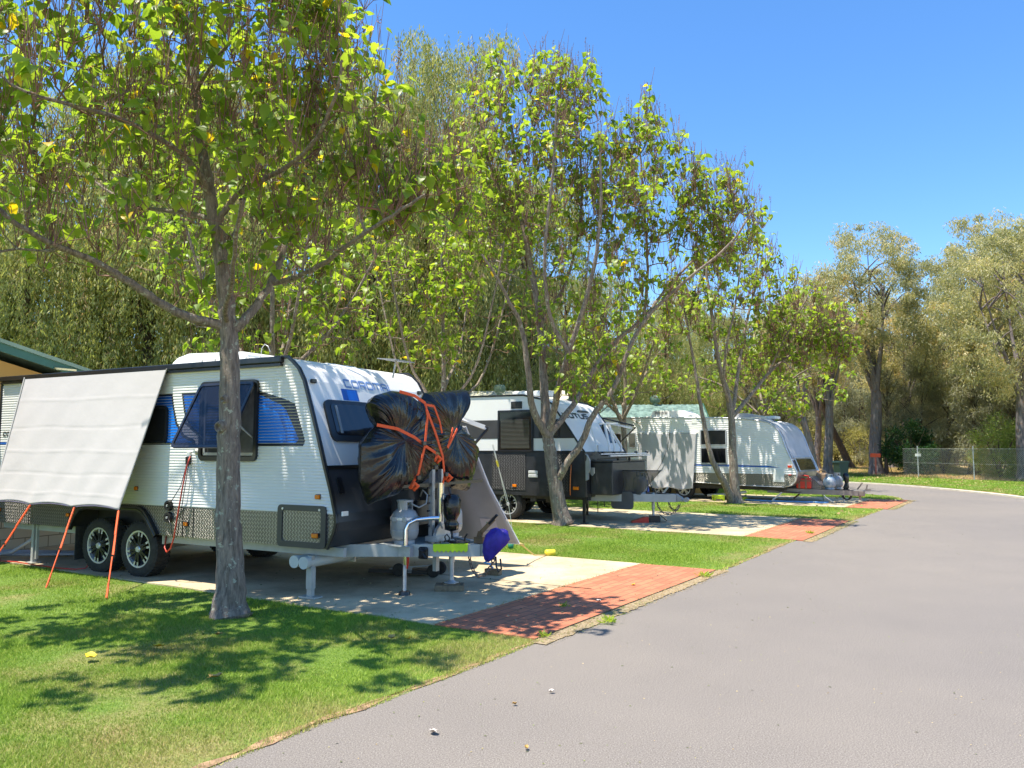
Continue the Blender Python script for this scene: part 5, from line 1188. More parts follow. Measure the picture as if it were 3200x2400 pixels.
d.box((5.1, 1.12, 0.31), (0.30, 0.20, 0.17), bev=0.02); d.bar((5.05, 1.12, 0.42), (5.2, 1.12, 0.62), 0.02, 0.04); d.bar((5.3, 1.12, 0.40), (5.34, 1.12, 0.58), 0.03, 0.04); d.box((5.35, 1.12, 0.42), (0.16, 0.04, 0.04)); d.box((5.12, 1.12, 0.18), (0.05, 0.05, 0.12))
d.build('draw_bar', mat('tan_grey_steel', (0.22, 0.20, 0.18), 0.5, 0.3, var=0.2), c3)
d = MB(); d.tube([(4.66, 1.08, 0.40), (4.66, 1.08, 0.02)], 0.03, 10); d.box((4.66, 1.08, 0.01), (0.18, 0.14, 0.03)); d.build('jockey_stand', M['steel'], c3)
d = MB()
for k in range(3):
    pts = [(4.75 + 0.03 * k + 0.13 * math.cos(t_), 1.0 - 0.02 * k, 0.27 + 0.16 * math.sin(t_)) for t_ in [2 * math.pi * i / 16 for i in range(17)]]; d.tube(pts, 0.012, 6, cap=False)
d.build('coiled_cable', M['black'], c3, smooth=True)
d = MB(); d.bar((2.72, 0.3, 0.03), (3.05, 0.25, 0.30), 0.05, 0.04); d.bar((3.02, 1.5, 0.05), (3.3, 1.5, 0.28), 0.05, 0.04, 1); d.build('corner_jack', [M['white_plastic'], mat('rust_paint', (0.25, 0.07, 0.04), 0.7)], c3)
d = MB(); d.tube([(2.6, 0.2, 0.42), (3.0, 0.25, 0.34), (3.4, 0.45, 0.30), (3.9, 0.7, 0.36), (4.3, 0.85, 0.34), (4.7, 1.0, 0.42)], 0.014, 6); d.tube([(4.1, 0.8, 0.42), (4.12, 0.8, 0.2), (4.2, 0.6, 0.05), (4.25, 0.45, 0.02)], 0.008, 6)
d.build('brake_cable', M['black'], c3, smooth=True)
# things on the draw bar of caravan three
rc = empty('fuel_can', W3(3.62, 0.60, 0.43), RZ3 + 0.2, 'red plastic fuel can strapped at the front of the farthest caravan', 'fuel can')
w = MB(); w.box((0, 0, 0.16), (0.44, 0.18, 0.32), bev=0.04); w.build('tank', MATS['red_plastic'], rc)
w = MB(); w.tube([(-0.12, 0, 0.30), (-0.10, 0, 0.38), (0.02, 0, 0.40), (0.14, 0, 0.38), (0.16, 0, 0.30)], 0.022, 8); w.build('handle', MATS['red_plastic'], rc, smooth=True)
w = MB(); w.box((-0.12, -0.096, 0.15), (0.05, 0.012, 0.34)); w.box((0.07, -0.096, 0.15), (0.05, 0.012, 0.34)); w.box((-0.0, -0.094, 0.235), (0.46, 0.01, 0.03)); w.build('strap', mat('brown_strap', (0.22, 0.13, 0.08), 0.8), rc)
w = MB(); w.prism([(3.72, 0.42), (4.12, 0.42), (4.12, 0.50), (3.80, 0.80), (3.72, 0.80)], 0.70, 1.30); w.build('storage_locker', checker_plate('worn_checker', (0.30, 0.28, 0.27), 0.7, 0.35, 26), c3)
tc_ = empty('jerry_can', W3(3.95, 1.45, 0.50), RZ3, 'tan plastic jerry can behind the red fuel can', 'jerry can')
w = MB(); w.box((0, 0, 0.20), (0.36, 0.24, 0.40), bev=0.06); w.build('tank', mat('tan_plastic', (0.38, 0.25, 0.15), 0.5, var=0.1), tc_)
w = MB(); w.tube([(-0.13, 0, 0.38), (-0.06, 0, 0.47), (0.08, 0, 0.47), (0.14, 0, 0.38)], 0.024, 8); w.lathe([(0, 0.46), (0.03, 0.46), (0.03, 0.40)], (-0.14, 0, 0), 'Z', 10); w.build('handle', MATS['tan_plastic'], tc_, smooth=True)
gas_cylinder(W3(4.30, 0.92, 0.41), 0.3, 'scratched white and blue gas cylinder on the draw bar of the farthest caravan', r=0.185, h=0.44, deco=True)
gas_cylinder(W3(4.42, 1.32, 0.41), 0.3, 'pale blue gas cylinder just behind the scratched white one', r=0.17, h=0.48, col=(0.20, 0.33, 0.42))
mb = MB(); prof = [(0.0, 0.52), (0.06, 0.50), (0.085, 0.42), (0.06, 0.26), (0.05, 0.2), (0.09, 0.08), (0.06, 0.0), (0, 0)]; vs = []; N_ = 20
for r_, h_ in prof:
    for j in range(N_):
        th = 2 * math.pi * j / N_; k = 1 + 0.12 * math.sin(4 * th + h_ * 9); vs.append((r_ * k * math.cos(th) + 0.04 * math.sin(h_ * 6), r_ * k * math.sin(th), h_))
mb.add(vs, [(i * N_ + j, i * N_ + (j + 1) % N_, (i + 1) * N_ + (j + 1) % N_, (i + 1) * N_ + j) for i in range(len(prof) - 1) for j in range(N_)])
o = mb.build('black_bag', M['black_plastic'], smooth=True); o.location = W3(4.72, 1.1, 0.40); tag(o, 'black plastic wrap over the jockey wheel handle of the farthest caravan', 'cover')
# privacy sheet
M['sheet_grey'] = mat('shade_cloth_grey', (0.48, 0.47, 0.48), 0.85, var=0.06, scale=3, bump=0.5, bscale=10)
def sfn(u, v): return Vector((0, -0.02 * math.sin(u * 17 + 3 * v) * v - 0.03 * math.sin(u * 7 - 2 * v) * v - 0.015 * abs(math.sin((u + v) * 11)) * v, 0.03 * math.sin(u * 14) * v ** 4))
ps = cloth('privacy_sheet', [(-1.73, -0.05, 2.19), (0.40, -0.05, 2.17), (0.26, -0.10, 0.32), (-1.62, -0.12, 0.34)], 60, 50, M['sheet_grey'], sfn)
ps.location = C3['loc']; ps.rotation_euler = (0, 0, RZ3); tag(ps, 'light grey privacy sheet hanging on the side of the farthest caravan', 'shade screen')
w = MB(); w.tube([(-0.55, -0.09, 2.30), (-0.55, -0.10, 2.0), (-0.62, -0.14, 1.6), (-0.85, -0.17, 1.1), (-1.0, -0.17, 0.9)], 0.008, 5); w.build('cord', M['black'], ps)
w = MB(); w.box((-0.66, -0.04, 2.20), (2.2, 0.03, 0.03)); w.build('rail_strip', M['white_plastic'], ps)
# steps, hoses
w = MB(); w.box((0, 0, 0.11), (0.34, 0.30, 0.05), bev=0.01)
for sx in (-1, 1):
    for sy in (-1, 1): w.box((sx * 0.14, sy * 0.12, 0.045), (0.05, 0.05, 0.09))
w.box((0, -0.14, 0.07), (0.3, 0.02, 0.05)); w.build('step_stool', mat('lime_step', (0.50, 0.66, 0.02), 0.45))
o = scene.objects['step_stool']; o.location = (6.62, 24.85, 0.022); o.scale = (1, 1, 1.25); tag(o, 'lime green plastic step on the slab left of the twin trunk tree', 'step')
w = MB(); w.box((0, 0, 0.03), (0.26, 0.2, 0.06), bev=0.012); w.box((0, 0, 0.08), (0.2, 0.16, 0.05), bev=0.01); o = w.build('levelling_chock', MATS['lime_step']); o.location = (7.50, 25.1, 0.022); o.rotation_euler = (0, 0, -0.3); tag(o, 'small lime levelling chock right of the twin trunk tree', 'chock')
w = MB(); w.tube([(7.45, 24.75, 0.05), (7.9, 24.45, 0.045), (8.4, 24.15, 0.045), (9.0, 23.85, 0.045), (9.5, 23.55, 0.045), (9.62, 23.6, 0.05)], 0.028, 8); o = w.build('blue_hose', mat('pale_blue_hose', (0.20, 0.42, 0.72), 0.4), smooth=True); tag(o, 'flat pale blue hose lying along the slab below the farthest caravan', 'hose')
w = MB(); a = W3(4.1, 0.75, 0.33); w.tube([a, a + Vector((0.08, -0.1, -0.15)), a + Vector((0.2, -0.3, -0.27)), Vector((9.75, 23.5, 0.06))], 0.014, 6); o = w.build('white_hose', M['white_plastic'], smooth=True); tag(o, 'white drinking water hose dropping from the farthest draw bar', 'hose')
w = MB(); w.tube([W3(0.6, 0.3, 0.12), W3(1.0, 0.28, 0.16), W3(1.5, 0.3, 0.2), W3(1.9, 0.3, 0.28)], 0.045, 10); w.tube([W3(-0.3, -.1, 0.04), W3(-1.5, -0.2, 0.04), W3(-2.5, -0.1, 0.04)], 0.02, 6); o = w.build('waste_pipe', MATS['pipe_plastic'], smooth=True); tag(o, 'pale waste pipe under the farthest caravan beside the twin trunks', 'pipe')
# ------------------------------------------------------------------ CABINS
M['orange_wall'] = mat('ochre_wall', (0.60, 0.36, 0.12), 0.8, var=0.06, scale=2)
M['green_fascia'] = mat('green_fascia', (0.020, 0.10, 0.075), 0.45, var=0.08)
M['green_roof'] = mat('sage_roof', (0.17, 0.25, 0.19), 0.5, var=0.12, scale=2)
m, n, l, b = _new('cream_blockwork'); M['block'] = m
tc = n.new('ShaderNodeTexCoord'); mp = n.new('ShaderNodeMapping'); mp.inputs['Rotation'].default_value = (R(90), 0, 0); l.new(tc.outputs['Object'], mp.inputs[0])
sx = n.new('ShaderNodeSeparateXYZ'); l.new(tc.outputs['Object'], sx.inputs[0]); cb = n.new('ShaderNodeCombineXYZ'); l.new(sx.outputs['Y'], cb.inputs['X']); l.new(sx.outputs['Z'], cb.inputs['Y'])
br = n.new('ShaderNodeTexBrick'); br.inputs['Scale'].default_value = 1; br.inputs['Brick Width'].default_value = 0.39; br.inputs['Row Height'].default_value = 0.19; br.inputs['Mortar Size'].default_value = 0.008
br.inputs['Color1'].default_value = (0.52, 0.43, 0.30, 1); br.inputs['Color2'].default_value = (0.56, 0.47, 0.34, 1); br.inputs['Mortar'].default_value = (0.22, 0.17, 0.11, 1); l.new(cb.outputs[0], br.inputs['Vector'])
l.new(br.outputs['Color'], b.inputs['Base Color']); b.inputs['Roughness'].default_value = 0.9
cb1 = empty('cabin', C1['loc'], RZ1, 'ochre cabin with green fascia behind the left end of the nearest caravan', 'cabin')
w = MB(); w.prism([(-4.0, 0.0), (6.0, 0.0), (6.0, 1.1), (-4.0, 1.1)], -9.2, -4.2, axes='yz'); w.build('base_wall', M['block'], cb1)
gy = -1.6; sl = 0.235
w = MB(); w.prism([(-5.0, 1.1), (6.0, 1.1), (6.0, 3.70 - sl * 7.6 - 0.1), (gy, 3.58), (-5.0, 3.0)], -9.18, -4.22, axes='yz'); w.build('wall', M['orange_wall'], cb1)
w = MB(); 
for y0, z0, y1, z1 in ((gy, 3.68, 6.6, 3.68 - sl * 8.2), (gy, 3.68, -5.4, 3.0)): w.bar((-3.72, y0, z0), (-3.72, y1, z1), 0.03, 0.14)
w.build('fascia', M['green_fascia'], cb1)
w = MB()
for y0, z0, y1, z1 in ((gy, 3.80, 6.7, 3.80 - sl * 8.3), (gy, 3.80, -5.5, 3.14)):
    w.add([(-3.66, y0, z0), (-3.66, y1, z1), (-9.6, y1, z1), (-9.6, y0, z0), (-3.66, y0, z0 - .06), (-3.66, y1, z1 - .06), (-9.6, y1, z1 - .06), (-9.6, y0, z0 - .06)], [(0, 1, 2, 3), (4, 7, 6, 5), (0, 4, 5, 1), (1, 5, 6, 2), (3, 2, 6, 7), (0, 3, 7, 4)])
w.build('roof', M['green_roof'], cb1)
w = MB(); w.box((-3.9, 1.2, 3.06), (0.5, 0.35, 0.03), rot=Matrix.Rotation(0.25, 3, 'Y')); w.build('soffit_light', mat('cream_panel', (0.75, 0.68, 0.38), 0.5), cb1)
# second and third cabins further along
M['patch_roof'] = mat('weathered_green_roof', (0.16, 0.24, 0.20), 0.6, var=0.6, scale=5, col2=(0.045, 0.09, 0.075))
def cabin(loc, rz, L, Wd, eave, ridge, roofm, label, hip=0.0):
    rt = empty('cabin', loc, rz, label, 'cabin'); 
    w = MB(); w.prism([(0, 0), (Wd, 0), (Wd, eave), (Wd / 2, ridge - 0.1), (0, eave)], -L / 2, L / 2, axes='yz'); w.build('wall', M['orange_wall'], rt)
    w = MB(); o = 0.4
    for s, y0 in ((0, -o), (1, Wd + o)):
        zl = eave - (ridge - eave) * o / (Wd / 2)
        nseg = 60
        for k in range(nseg):
            xa = -L / 2 - o + (L + 2 * o) * k / nseg; xb = -L / 2 - o + (L + 2 * o) * (k + 1) / nseg; dz = 0.012 if k % 2 else 0
            w.add([(xa, y0, zl + dz), (xb, y0, zl + dz), (xb, Wd / 2, ridge + dz), (xa, Wd / 2, ridge + dz)], [(0, 1, 2, 3)])
    w.build('roof', roofm, rt)
    w = MB()
    for sx_ in (-L / 2 - o, L / 2 + o):
        w.bar((sx_, -o, zl - 0.03), (sx_, Wd / 2, ridge - 0.03), 0.03, 0.18); w.bar((sx_, Wd + o, zl - 0.03), (sx_, Wd / 2, ridge - 0.03), 0.03, 0.18)
    w.bar((-L / 2 - o, -o, zl - 0.04), (L / 2 + o, -o, zl - 0.04), 0.1, 0.12); w.bar((-L / 2 - o, 0, 0.0), (-L / 2 - o, 0, 0.1), 0.02, 0.02)
    w.build('fascia', M['green_fascia'], rt)
    w = MB(); x = L / 2
    w.box((x + 0.02, Wd / 2, 1.05), (0.05, 0.9, 2.1)); w.build('door', M['green_fascia'], rt)
    w = MB(); w.box((-L / 5, -0.02, 1.5), (1.2, 0.05, 1.0)); w.box((L / 5, -0.02, 1.5), (1.2, 0.05, 1.0)); w.build('window', M['dark_glass'], rt)
    return rt
def roof_ventilator(parent, x, y, z, m):
    w = MB(); N_ = 24
    w.lathe([(0.10, 0), (0.10, 0.12)], (x, y, z), 'Z', 16)
    for k in range(N_):
        th = 2 * math.pi * k / N_; pts = []
        for q in range(7):
            a = -0.9 + 1.8 * q / 6; rr = 0.20 * math.cos(a * 0.9); pts.append((x + rr * math.cos(th + a * 0.35), y + rr * math.sin(th + a * 0.35), z + 0.28 + 0.15 * math.sin(a * 1.3)))
        w.tube(pts, 0.014, 4)
    w.lathe([(0.0, 0.16), (0.15, 0.17), (0.17, 0.24), (0.17, 0.32), (0.13, 0.40), (0, 0.44)], (x, y, z), 'Z', 16)
    w.build('roof_ventilator', m, parent)
cbA = cabin((4.6, 29.0, 0), -0.10, 5.0, 4.6, 2.45, 3.45, M['patch_roof'], 'cabin with mottled green roof and ochre gable behind the gap between the two far caravans')
roof_ventilator(cbA, 1.0, 2.3, 3.4, M['green_roof'])
M['cream_roof'] = mat('cream_roof', (0.60, 0.58, 0.44), 0.5, var=0.08)
cbB = cabin((-1.6, 26.2, 0), -0.10, 6.2, 4.6, 2.9, 3.80, M['cream_roof'], 'cabin with cream corrugated roof and spinning vent behind the black skirted caravan')
roof_ventilator(cbB, 1.0, 1.6, 3.55, M['green_roof'])

# ------------------------------------------------------------------ FENCE, POSTS, BIN
fe = empty('chain_link_fence', (22.0, 47.5, 0), 0, 'chain link fence with grey posts in front of the dark thicket', 'fence')
P0 = Vector((22.9, 45.2, 0)); dr = Vector((0.387, -0.922, 0)); LT = 14.0
def FP(s, z): return P0 + dr * s + Vector((0, 0, z)) - Vector((22.0, 47.5, 0))
for s in (1.0, 4.4, 7.8, 11.2):
    w = MB(); w.tube([FP(s, 0), FP(s, 1.78)], 0.03, 8); w.lathe([(0.036, 0), (0.036, 0.03), (0, 0.05)], FP(s, 1.77), 'Z', 8); w.build('post', M['steel'], fe)
w = MB(); hh = 1.66; cell = 0.11
vs = []; fs = []
def wire(a, b2):
    o = len(vs); t = 0.0055
    u = Vector((0, 0, t)); q = dr * t
    for p in (a, b2): vs.extend([p - u, p + q, p + u])
    for i, j in ((0, 1), (1, 2), (2, 0)): fs.append((o + i, o + j, o + 3 + j, o + 3 + i))
k = -int(hh / cell)
while k * cell < LT:
    s0 = k * cell
    for sgn in (1, -1):
        a_s, b_s = (s0, s0 + hh) if sgn == 1 else (s0 + hh, s0)
        za, zb = 0.02, hh
        # clip to the run
        def clipped(s, z, s2, z2):
            if s < 0: t = (0 - s) / (s2 - s); s, z = 0, z + (z2 - z) * t
            if s > LT: t = (LT - s) / (s2 - s); s, z = LT, z + (z2 - z) * t
            return s, z
        if max(a_s, b_s) <= 0 or min(a_s, b_s) >= LT: continue
        A_ = clipped(a_s, za, b_s, zb); B_ = clipped(b_s, zb, a_s, za)
        wire(FP(*A_), FP(*B_))
    k += 1
w.add(vs, fs); w.tube([FP(0, 1.66), FP(LT, 1.66)], 0.006, 5); w.tube([FP(0, 0.85), FP(LT, 0.85)], 0.004, 5); w.build('wire_mesh', M['steel'], fe, fix=False)
w = MB(); p = FP(1.0, 1.30); w.box(p + Vector((0, -0.04, 0)), (0.34, 0.01, 0.16)); w.build('small_sign', M['white_plastic'], fe)
sg_ = empty('marker_post', (22.05, 46.8, 0), -0.4, 'orange red marker post with a wide head in front of the big gum trunk', 'post')
w = MB(); w.box((0, 0, 0.6), (0.09, 0.06, 1.2)); w.build('post', mat('faded_red', (0.55, 0.13, 0.08), 0.7, var=0.2), sg_)
w = MB(); w.box((0, -0.03, 1.25), (0.58, 0.06, 0.22), bev=0.02); w.box((-.1, -0.05, 1.34), (0.3, 0.08, 0.07)); w.build('head', mat('bright_red_orange', (0.75, 0.08, 0.02), 0.5), sg_)
st_ = empty('tap_post', (22.75, 46.9, 0), 0, 'short dark post with a tap right of the big gum trunk', 'post')
w = MB(); w.box((0, 0, 0.55), (0.10, 0.10, 1.1)); w.build('post', mat('dark_timber', (0.06, 0.04, 0.03), 0.8), st_)
w = MB(); w.box((0, 0, 1.13), (0.22, 0.14, 0.07)); w.tube([(0.08, 0, 0.7), (0.2, 0, 0.68), (0.22, 0, 0.55), (0.3, 0, 0.3), (0.45, 0, 0.02)], 0.02, 6); w.build('tap', M['black'], st_)
bn = empty('wheelie_bin', (17.0, 39.9, 0.0), 0.2, 'dark green rubbish bin across the road above the last draw bar', 'bin')
w = MB(); w.prism([(-0.20, 0.05), (0.20, 0.05), (0.27, 0.95), (-0.27, 0.95)], -0.25, 0.28); w.build('body', mat('bin_green', (0.015, 0.04, 0.035), 0.5), bn)
w = MB(); w.prism([(-0.30, 0.95), (0.30, 0.95), (0.28, 1.03), (-0.28, 1.03)], -0.30, 0.32); w.build('lid', MATS['bin_green'], bn)
for x in (-0.22, 0.22):
    w = MB(); w.tube([(x - 0.03, 0.28, 0.10), (x + 0.03, 0.28, 0.10)], 0.10, 12); w.build('wheel', M['rubber'], bn)
# fallen leaves
M['dead_leaf'] = mat('dead_leaf', (0.50, 0.30, 0.08), 0.7, var=0.4, scale=30)
M['yellow_leaf'] = mat('yellow_leaf', (0.70, 0.48, 0.02), 0.6, var=0.2, scale=30)
M['pale_litter'] = mat('bleached_leaf', (0.62, 0.55, 0.48), 0.7, var=0.15, scale=30)
def fallen(x, y, s, m, label, z=0.03, seed=0):
    rr = random.Random(seed); w = MB(); pts = []
    for k in range(12):
        th = 2 * math.pi * k / 12; r_ = s * (0.5 + 0.16 * math.cos(th) + rr.uniform(-0.07, 0.07)); pts.append((r_ * math.cos(th), r_ * 0.75 * math.sin(th), 0.015 + 0.22 * s * math.sin(2 * th + seed) ** 2 * rr.uniform(0.4, 1)))
    w.add([(0, 0, 0.006)] + pts, [(0, i + 1, (i + 1) % 12 + 1) for i in range(12)]); w.add([(0, 0, 0.002)] + [(a, b2, c - 0.003) for a, b2, c in pts], [(0, (i + 1) % 12 + 1, i + 1) for i in range(12)])
    w.tube([(s * 0.5, 0, 0.01), (s * 0.8, 0.05 * s, 0.01)], 0.002, 4)
    o = w.build('fallen_leaf', m, smooth=True, fix=False); o.location = (x, y, z); o.rotation_euler = (rr.uniform(-.2, .2), rr.uniform(-.2, .2), rr.uniform(0, 6)); tag(o, label, 'leaf', 'fallen leaves'); return o
for i, (x, y, s, m, z, lb) in enumerate([
    (-3.34, 6.26, 0.16, 'yellow_leaf', 0.04, 'bright yellow leaf farthest left on the lawn shadow'), (-2.97, 6.59, 0.15, 'yellow_leaf', 0.04, 'yellow leaf on the grass left of the tree, second from the left'),
    (-2.14, 5.74, 0.14, 'dead_leaf', 0.04, 'brown curled leaf in the middle of the lawn shadow'), (-0.47, 4.74, 0.10, 'pale_litter', 0.006, 'large bleached white leaf on the near asphalt'),
    (0.02, 5.24, 0.05, 'dead_leaf', 0.006, 'small tan leaf on the asphalt left of two'), (0.27, 5.5, 0.06, 'pale_litter', 0.006, 'small pale leaf on the asphalt close to the tan one'),
    (0.08, 4.5, 0.05, 'dead_leaf', 0.006, 'small reddish leaf on the asphalt nearest the bottom edge'), (-1.05, 6.87, 0.13, 'dead_leaf', 0.04, 'brown leaf on the shaded lawn near the brick strip'),
    (-0.90, 6.85, 0.11, 'yellow_leaf', 0.04, 'yellowish leaf on the shaded lawn near the brick strip'), (0.95, 8.6, 0.10, 'pale_litter', 0.022, 'pale curled leaf on the nearest red brick strip'), (1.5, 9.6, 0.08, 'yellow_leaf', 0.022, 'small yellow leaf high on the nearest red brick strip'), (-2.62, 7.0, 0.10, 'dead_leaf', 0.04, 'tan leaf on the grass just below the near trunk')]):
    fallen(x, y, s * 0.62, M[m], lb, z, i)
# ------------------------------------------------------------------ BROAD LEAVED TREES
def bark_mat(name, dark, light, lichen, lf=0.62, scale=1.0):
    m, n, l, b = _new(name)
    tc = n.new('ShaderNodeTexCoord'); mp = n.new('ShaderNodeMapping'); mp.inputs['Scale'].default_value = (30 * scale, 30 * scale, 5 * scale); l.new(tc.outputs['Object'], mp.inputs[0])
    nz = n.new('ShaderNodeTexNoise'); nz.inputs['Scale'].default_value = 1; nz.inputs['Detail'].default_value = 7; nz.inputs['Roughness'].default_value = 0.7; l.new(mp.outputs[0], nz.inputs['Vector'])
    r1 = ramp(n, l, nz.outputs['Fac'], [(0.3, dark), (0.7, light)])
    n2 = n.new('ShaderNodeTexNoise'); n2.inputs['Scale'].default_value = 13 * scale; n2.inputs['Detail'].default_value = 6; n2.inputs['Roughness'].default_value = 0.65; l.new(tc.outputs['Object'], n2.inputs['Vector'])
    r2 = ramp(n, l, n2.outputs['Fac'], [(lf, (0, 0, 0)), (lf + 0.03, (1, 1, 1))])
    lc = n.new('ShaderNodeRGB'); lc.outputs[0].default_value = (*lichen, 1)
    l.new(mixc(n, l, r2.outputs[0], r1.outputs[0], lc.outputs[0]), b.inputs['Base Color']); b.inputs['Roughness'].default_value = 0.9
    ad = n.new('ShaderNodeMath'); ad.operation = 'ADD'; l.new(nz.outputs['Fac'], ad.inputs[0]); l.new(r2.outputs[0], ad.inputs[1])
    bp = n.new('ShaderNodeBump'); bp.inputs['Strength'].default_value = 1.0; bp.inputs['Distance'].default_value = 0.05
    l.new(nz.outputs['Fac'], bp.inputs['Height']); l.new(bp.outputs['Normal'], b.inputs['Normal'])
    return m
M['bark'] = bark_mat('bark', (0.085, 0.062, 0.048), (0.44, 0.35, 0.275), (0.48, 0.47, 0.35), 0.60)
M['twig'] = mat('twig_brown', (0.24, 0.13, 0.09), 0.8, var=0.4, scale=9)
M['leaf'] = leaf_mat('broad_leaf', [(0.0, (0.10, 0.165, 0.028)), (0.40, (0.21, 0.29, 0.04)), (0.80, (0.33, 0.40, 0.055)), (0.955, (0.44, 0.48, 0.075)), (0.97, (0.62, 0.44, 0.02)), (1.0, (0.70, 0.46, 0.03))], 0.55, 0.42, 0.45, (1.6, 1.7, 0.7, 1))
# heart shaped leaf, folded at the midrib, tip drooping
LV = [(0, 0, 0), (0, 0.5, 0.02), (0, 1.0, -0.20), (-0.22, -0.10, 0.03), (-0.44, 0.14, 0.10), (-0.38, 0.50, 0.07), (-0.16, 0.82, -0.06), (0.22, -0.10, 0.03), (0.44, 0.14, 0.10), (0.38, 0.50, 0.07), (0.16, 0.82, -0.06)]
LF = [(0, 3, 4), (0, 4, 1), (1, 4, 5), (1, 5, 6), (1, 6, 2), (0, 8, 7), (0, 1, 8), (1, 9, 8), (1, 10, 9), (1, 2, 10)]

def smooth3(pts, it=2):
    pts = [Vector(p) for p in pts]
    for _ in range(it):
        q = [pts[0]]
        for a, b2 in zip(pts, pts[1:]): q += [a.lerp(b2, 0.25), a.lerp(b2, 0.75)]
        q.append(pts[-1]); pts = q
    return pts

def grow_tree(name, base, limbs, crowns, seed, label, n_leaf=11, leaf=(0.12, 0.19), spike=0.5, group=None, twig_r=0.0045, yellow=0.03, tip_up=0.5, leaf_m=None, flare=1.5, bare=1, n_side=12):
    """limbs: list of (points, r0, r1) in world space; crowns: list of (centre, radii, count) to be filled with branches"""
    rr = random.Random(seed); nr = np.random.RandomState(seed)
    base = Vector(base); root = empty(name, base, 0, label, 'tree', group)
    P = []; PAR = []; RAD = []; FIX = []; chains = []
    def add(p, par, r=0.0): P.append(Vector(p)); PAR.append(par); RAD.append(r); FIX.append(r > 0); return len(P) - 1
    for li, (pts, r0, r1) in enumerate(limbs):
        pts = smooth3(pts, 2)
        if li: 
            arr = np.array([tuple(p) for p in P]); par = int(((arr - np.array(tuple(pts[0]))) ** 2).sum(1).argmin())
        else: par = -1
        ch = [] if par < 0 else [par]
        L = len(pts)
        for i, p in enumerate(pts):
            t = i / (L - 1); q = p + Vector((rr.uniform(-1, 1), rr.uniform(-1, 1), 0)) * (0.012 if i and i < L - 1 else 0)
            par = add(q, par, r0 + (r1 - r0) * t ** 0.8); ch.append(par)
        chains.append((ch, True))
    n_limb = len(P)
    att = []
    for c, rad, cnt in crowns:
        c = Vector(c); k = 0
        while k < cnt:
            v = Vector((rr.gauss(0, 1), rr.gauss(0, 1), rr.gauss(0, 1))).normalized() * (rr.random() ** 0.38)
            p = c + Vector((v.x * rad[0], v.y * rad[1], v.z * rad[2]))
            if p.z < 1.9: continue
            att.append(p); k += 1
    arr0 = np.array([tuple(p) for p in P[: n_limb]])
    att.sort(key=lambda a: float(((arr0 - np.array(tuple(a))) ** 2).sum(1).min()))
    A = np.zeros((len(P) + len(att) * 14, 3)); A[:len(P)] = arr0; cnt = len(P)
    minz = base.z + 1.6
    tips = []
    for a in att:
        d = A[:cnt] - np.array(tuple(a)); dist = np.sqrt((d ** 2).sum(1))
        dz = d[:, 2]  # node above attractor -> positive
        cost = dist * (1 + 0.9 * np.clip(dz / (dist + 1e-6) + 0.25, 0, 2)) + (A[:cnt, 2] < minz) * 5
        j = int(cost.argmin()); s = P[j]; D = a - s; L = D.length
        if L < 0.12: tips.append(j); continue
        k = max(2, min(12, int(L / 0.16)))
        pd = (s - P[PAR[j]]).normalized() if PAR[j] >= 0 else Vector((0, 0, 1))
        out = Vector((D.x, D.y, 0)); 
        c1_ = s + (pd * 0.5 + out.normalized() * 0.7 if out.length > 1e-3 else pd).normalized() * L * 0.35
        c2_ = a - Vector((0, 0, 1)) * L * tip_up * 0.6
        par = j; ch = [j]
        for i in range(1, k + 1):
            t = i / k; q = s * (1 - t) ** 3 + c1_ * 3 * t * (1 - t) ** 2 + c2_ * 3 * t * t * (1 - t) + a * t ** 3
            if i < k: q += Vector((rr.uniform(-1, 1), rr.uniform(-1, 1), rr.uniform(-1, 1))) * 0.02
            par = add(q, par); A[cnt] = tuple(q); cnt += 1; ch.append(par)
        chains.append((ch, False)); tips.append(par)
    # radii by the pipe rule
    acc = [0.0] * len(P); ex = 2.3
    for i in range(len(P) - 1, -1, -1):
        r = max(acc[i], twig_r ** ex) ** (1 / ex)
        if not FIX[i]: RAD[i] = r
        if PAR[i] >= 0: acc[PAR[i]] += 0 if False else (RAD[i] if not FIX[i] else 0.0) ** ex if not (FIX[i]) else 0
    for i in range(len(P)):
        if not FIX[i]:
            p = PAR[i]; RAD[i] = min(RAD[i], RAD[p] * 0.96)
    mb = MB(); tw = MB()
    for ch, limb in chains:
        pts = [P[i] - base for i in ch]; rad = [RAD[i] for i in ch]
        if limb and len(chains) and ch is chains[0][0]:
            # trunk: buttress flare and slightly fluted
            k = len(pts); N_ = 20; vs = []; zb = pts[0].z
            for i, p in enumerate(pts):
                h = p.z - zb; f = 1 + (flare - 1) * math.exp(-h / 0.16) ; t = (pts[min(i + 1, k - 1)] - pts[max(i - 1, 0)]).normalized()
                a = Vector((1, 0, 0)) - t * t.x; a.normalize(); b2 = t.cross(a)
                for j in range(N_):
                    th = 2 * math.pi * j / N_; fl = 1 + 0.05 * math.sin(3 * th + seed + h) + 0.04 * math.sin(5 * th + h * 2.3) + 0.12 * math.exp(-h / 0.15) * math.sin(4 * th + seed)
                    vs.append(p + (a * math.cos(th) + b2 * math.sin(th)) * rad[i] * f * fl)
            mb.add(vs, [(i * N_ + j, i * N_ + (j + 1) % N_, (i + 1) * N_ + (j + 1) % N_, (i + 1) * N_ + j) for i in range(k - 1) for j in range(N_)])
            continue
        if limb: rad[0] = rad[1] * 1.05; mb.tube(pts, rad, n_side, cap=False)
        else:
            rad[0] = rad[1]; big = rad[0] > 0.011
            (mb if big else tw).tube(pts, rad, 6 if big else 4, cap=False)
    # leafy shoots
    lp = []; ld = []; ln = []; ls = []; lt = []
    ctr = sum((Vector(c) for c, _, _ in crowns), Vector((0, 0, 0))) / len(crowns)
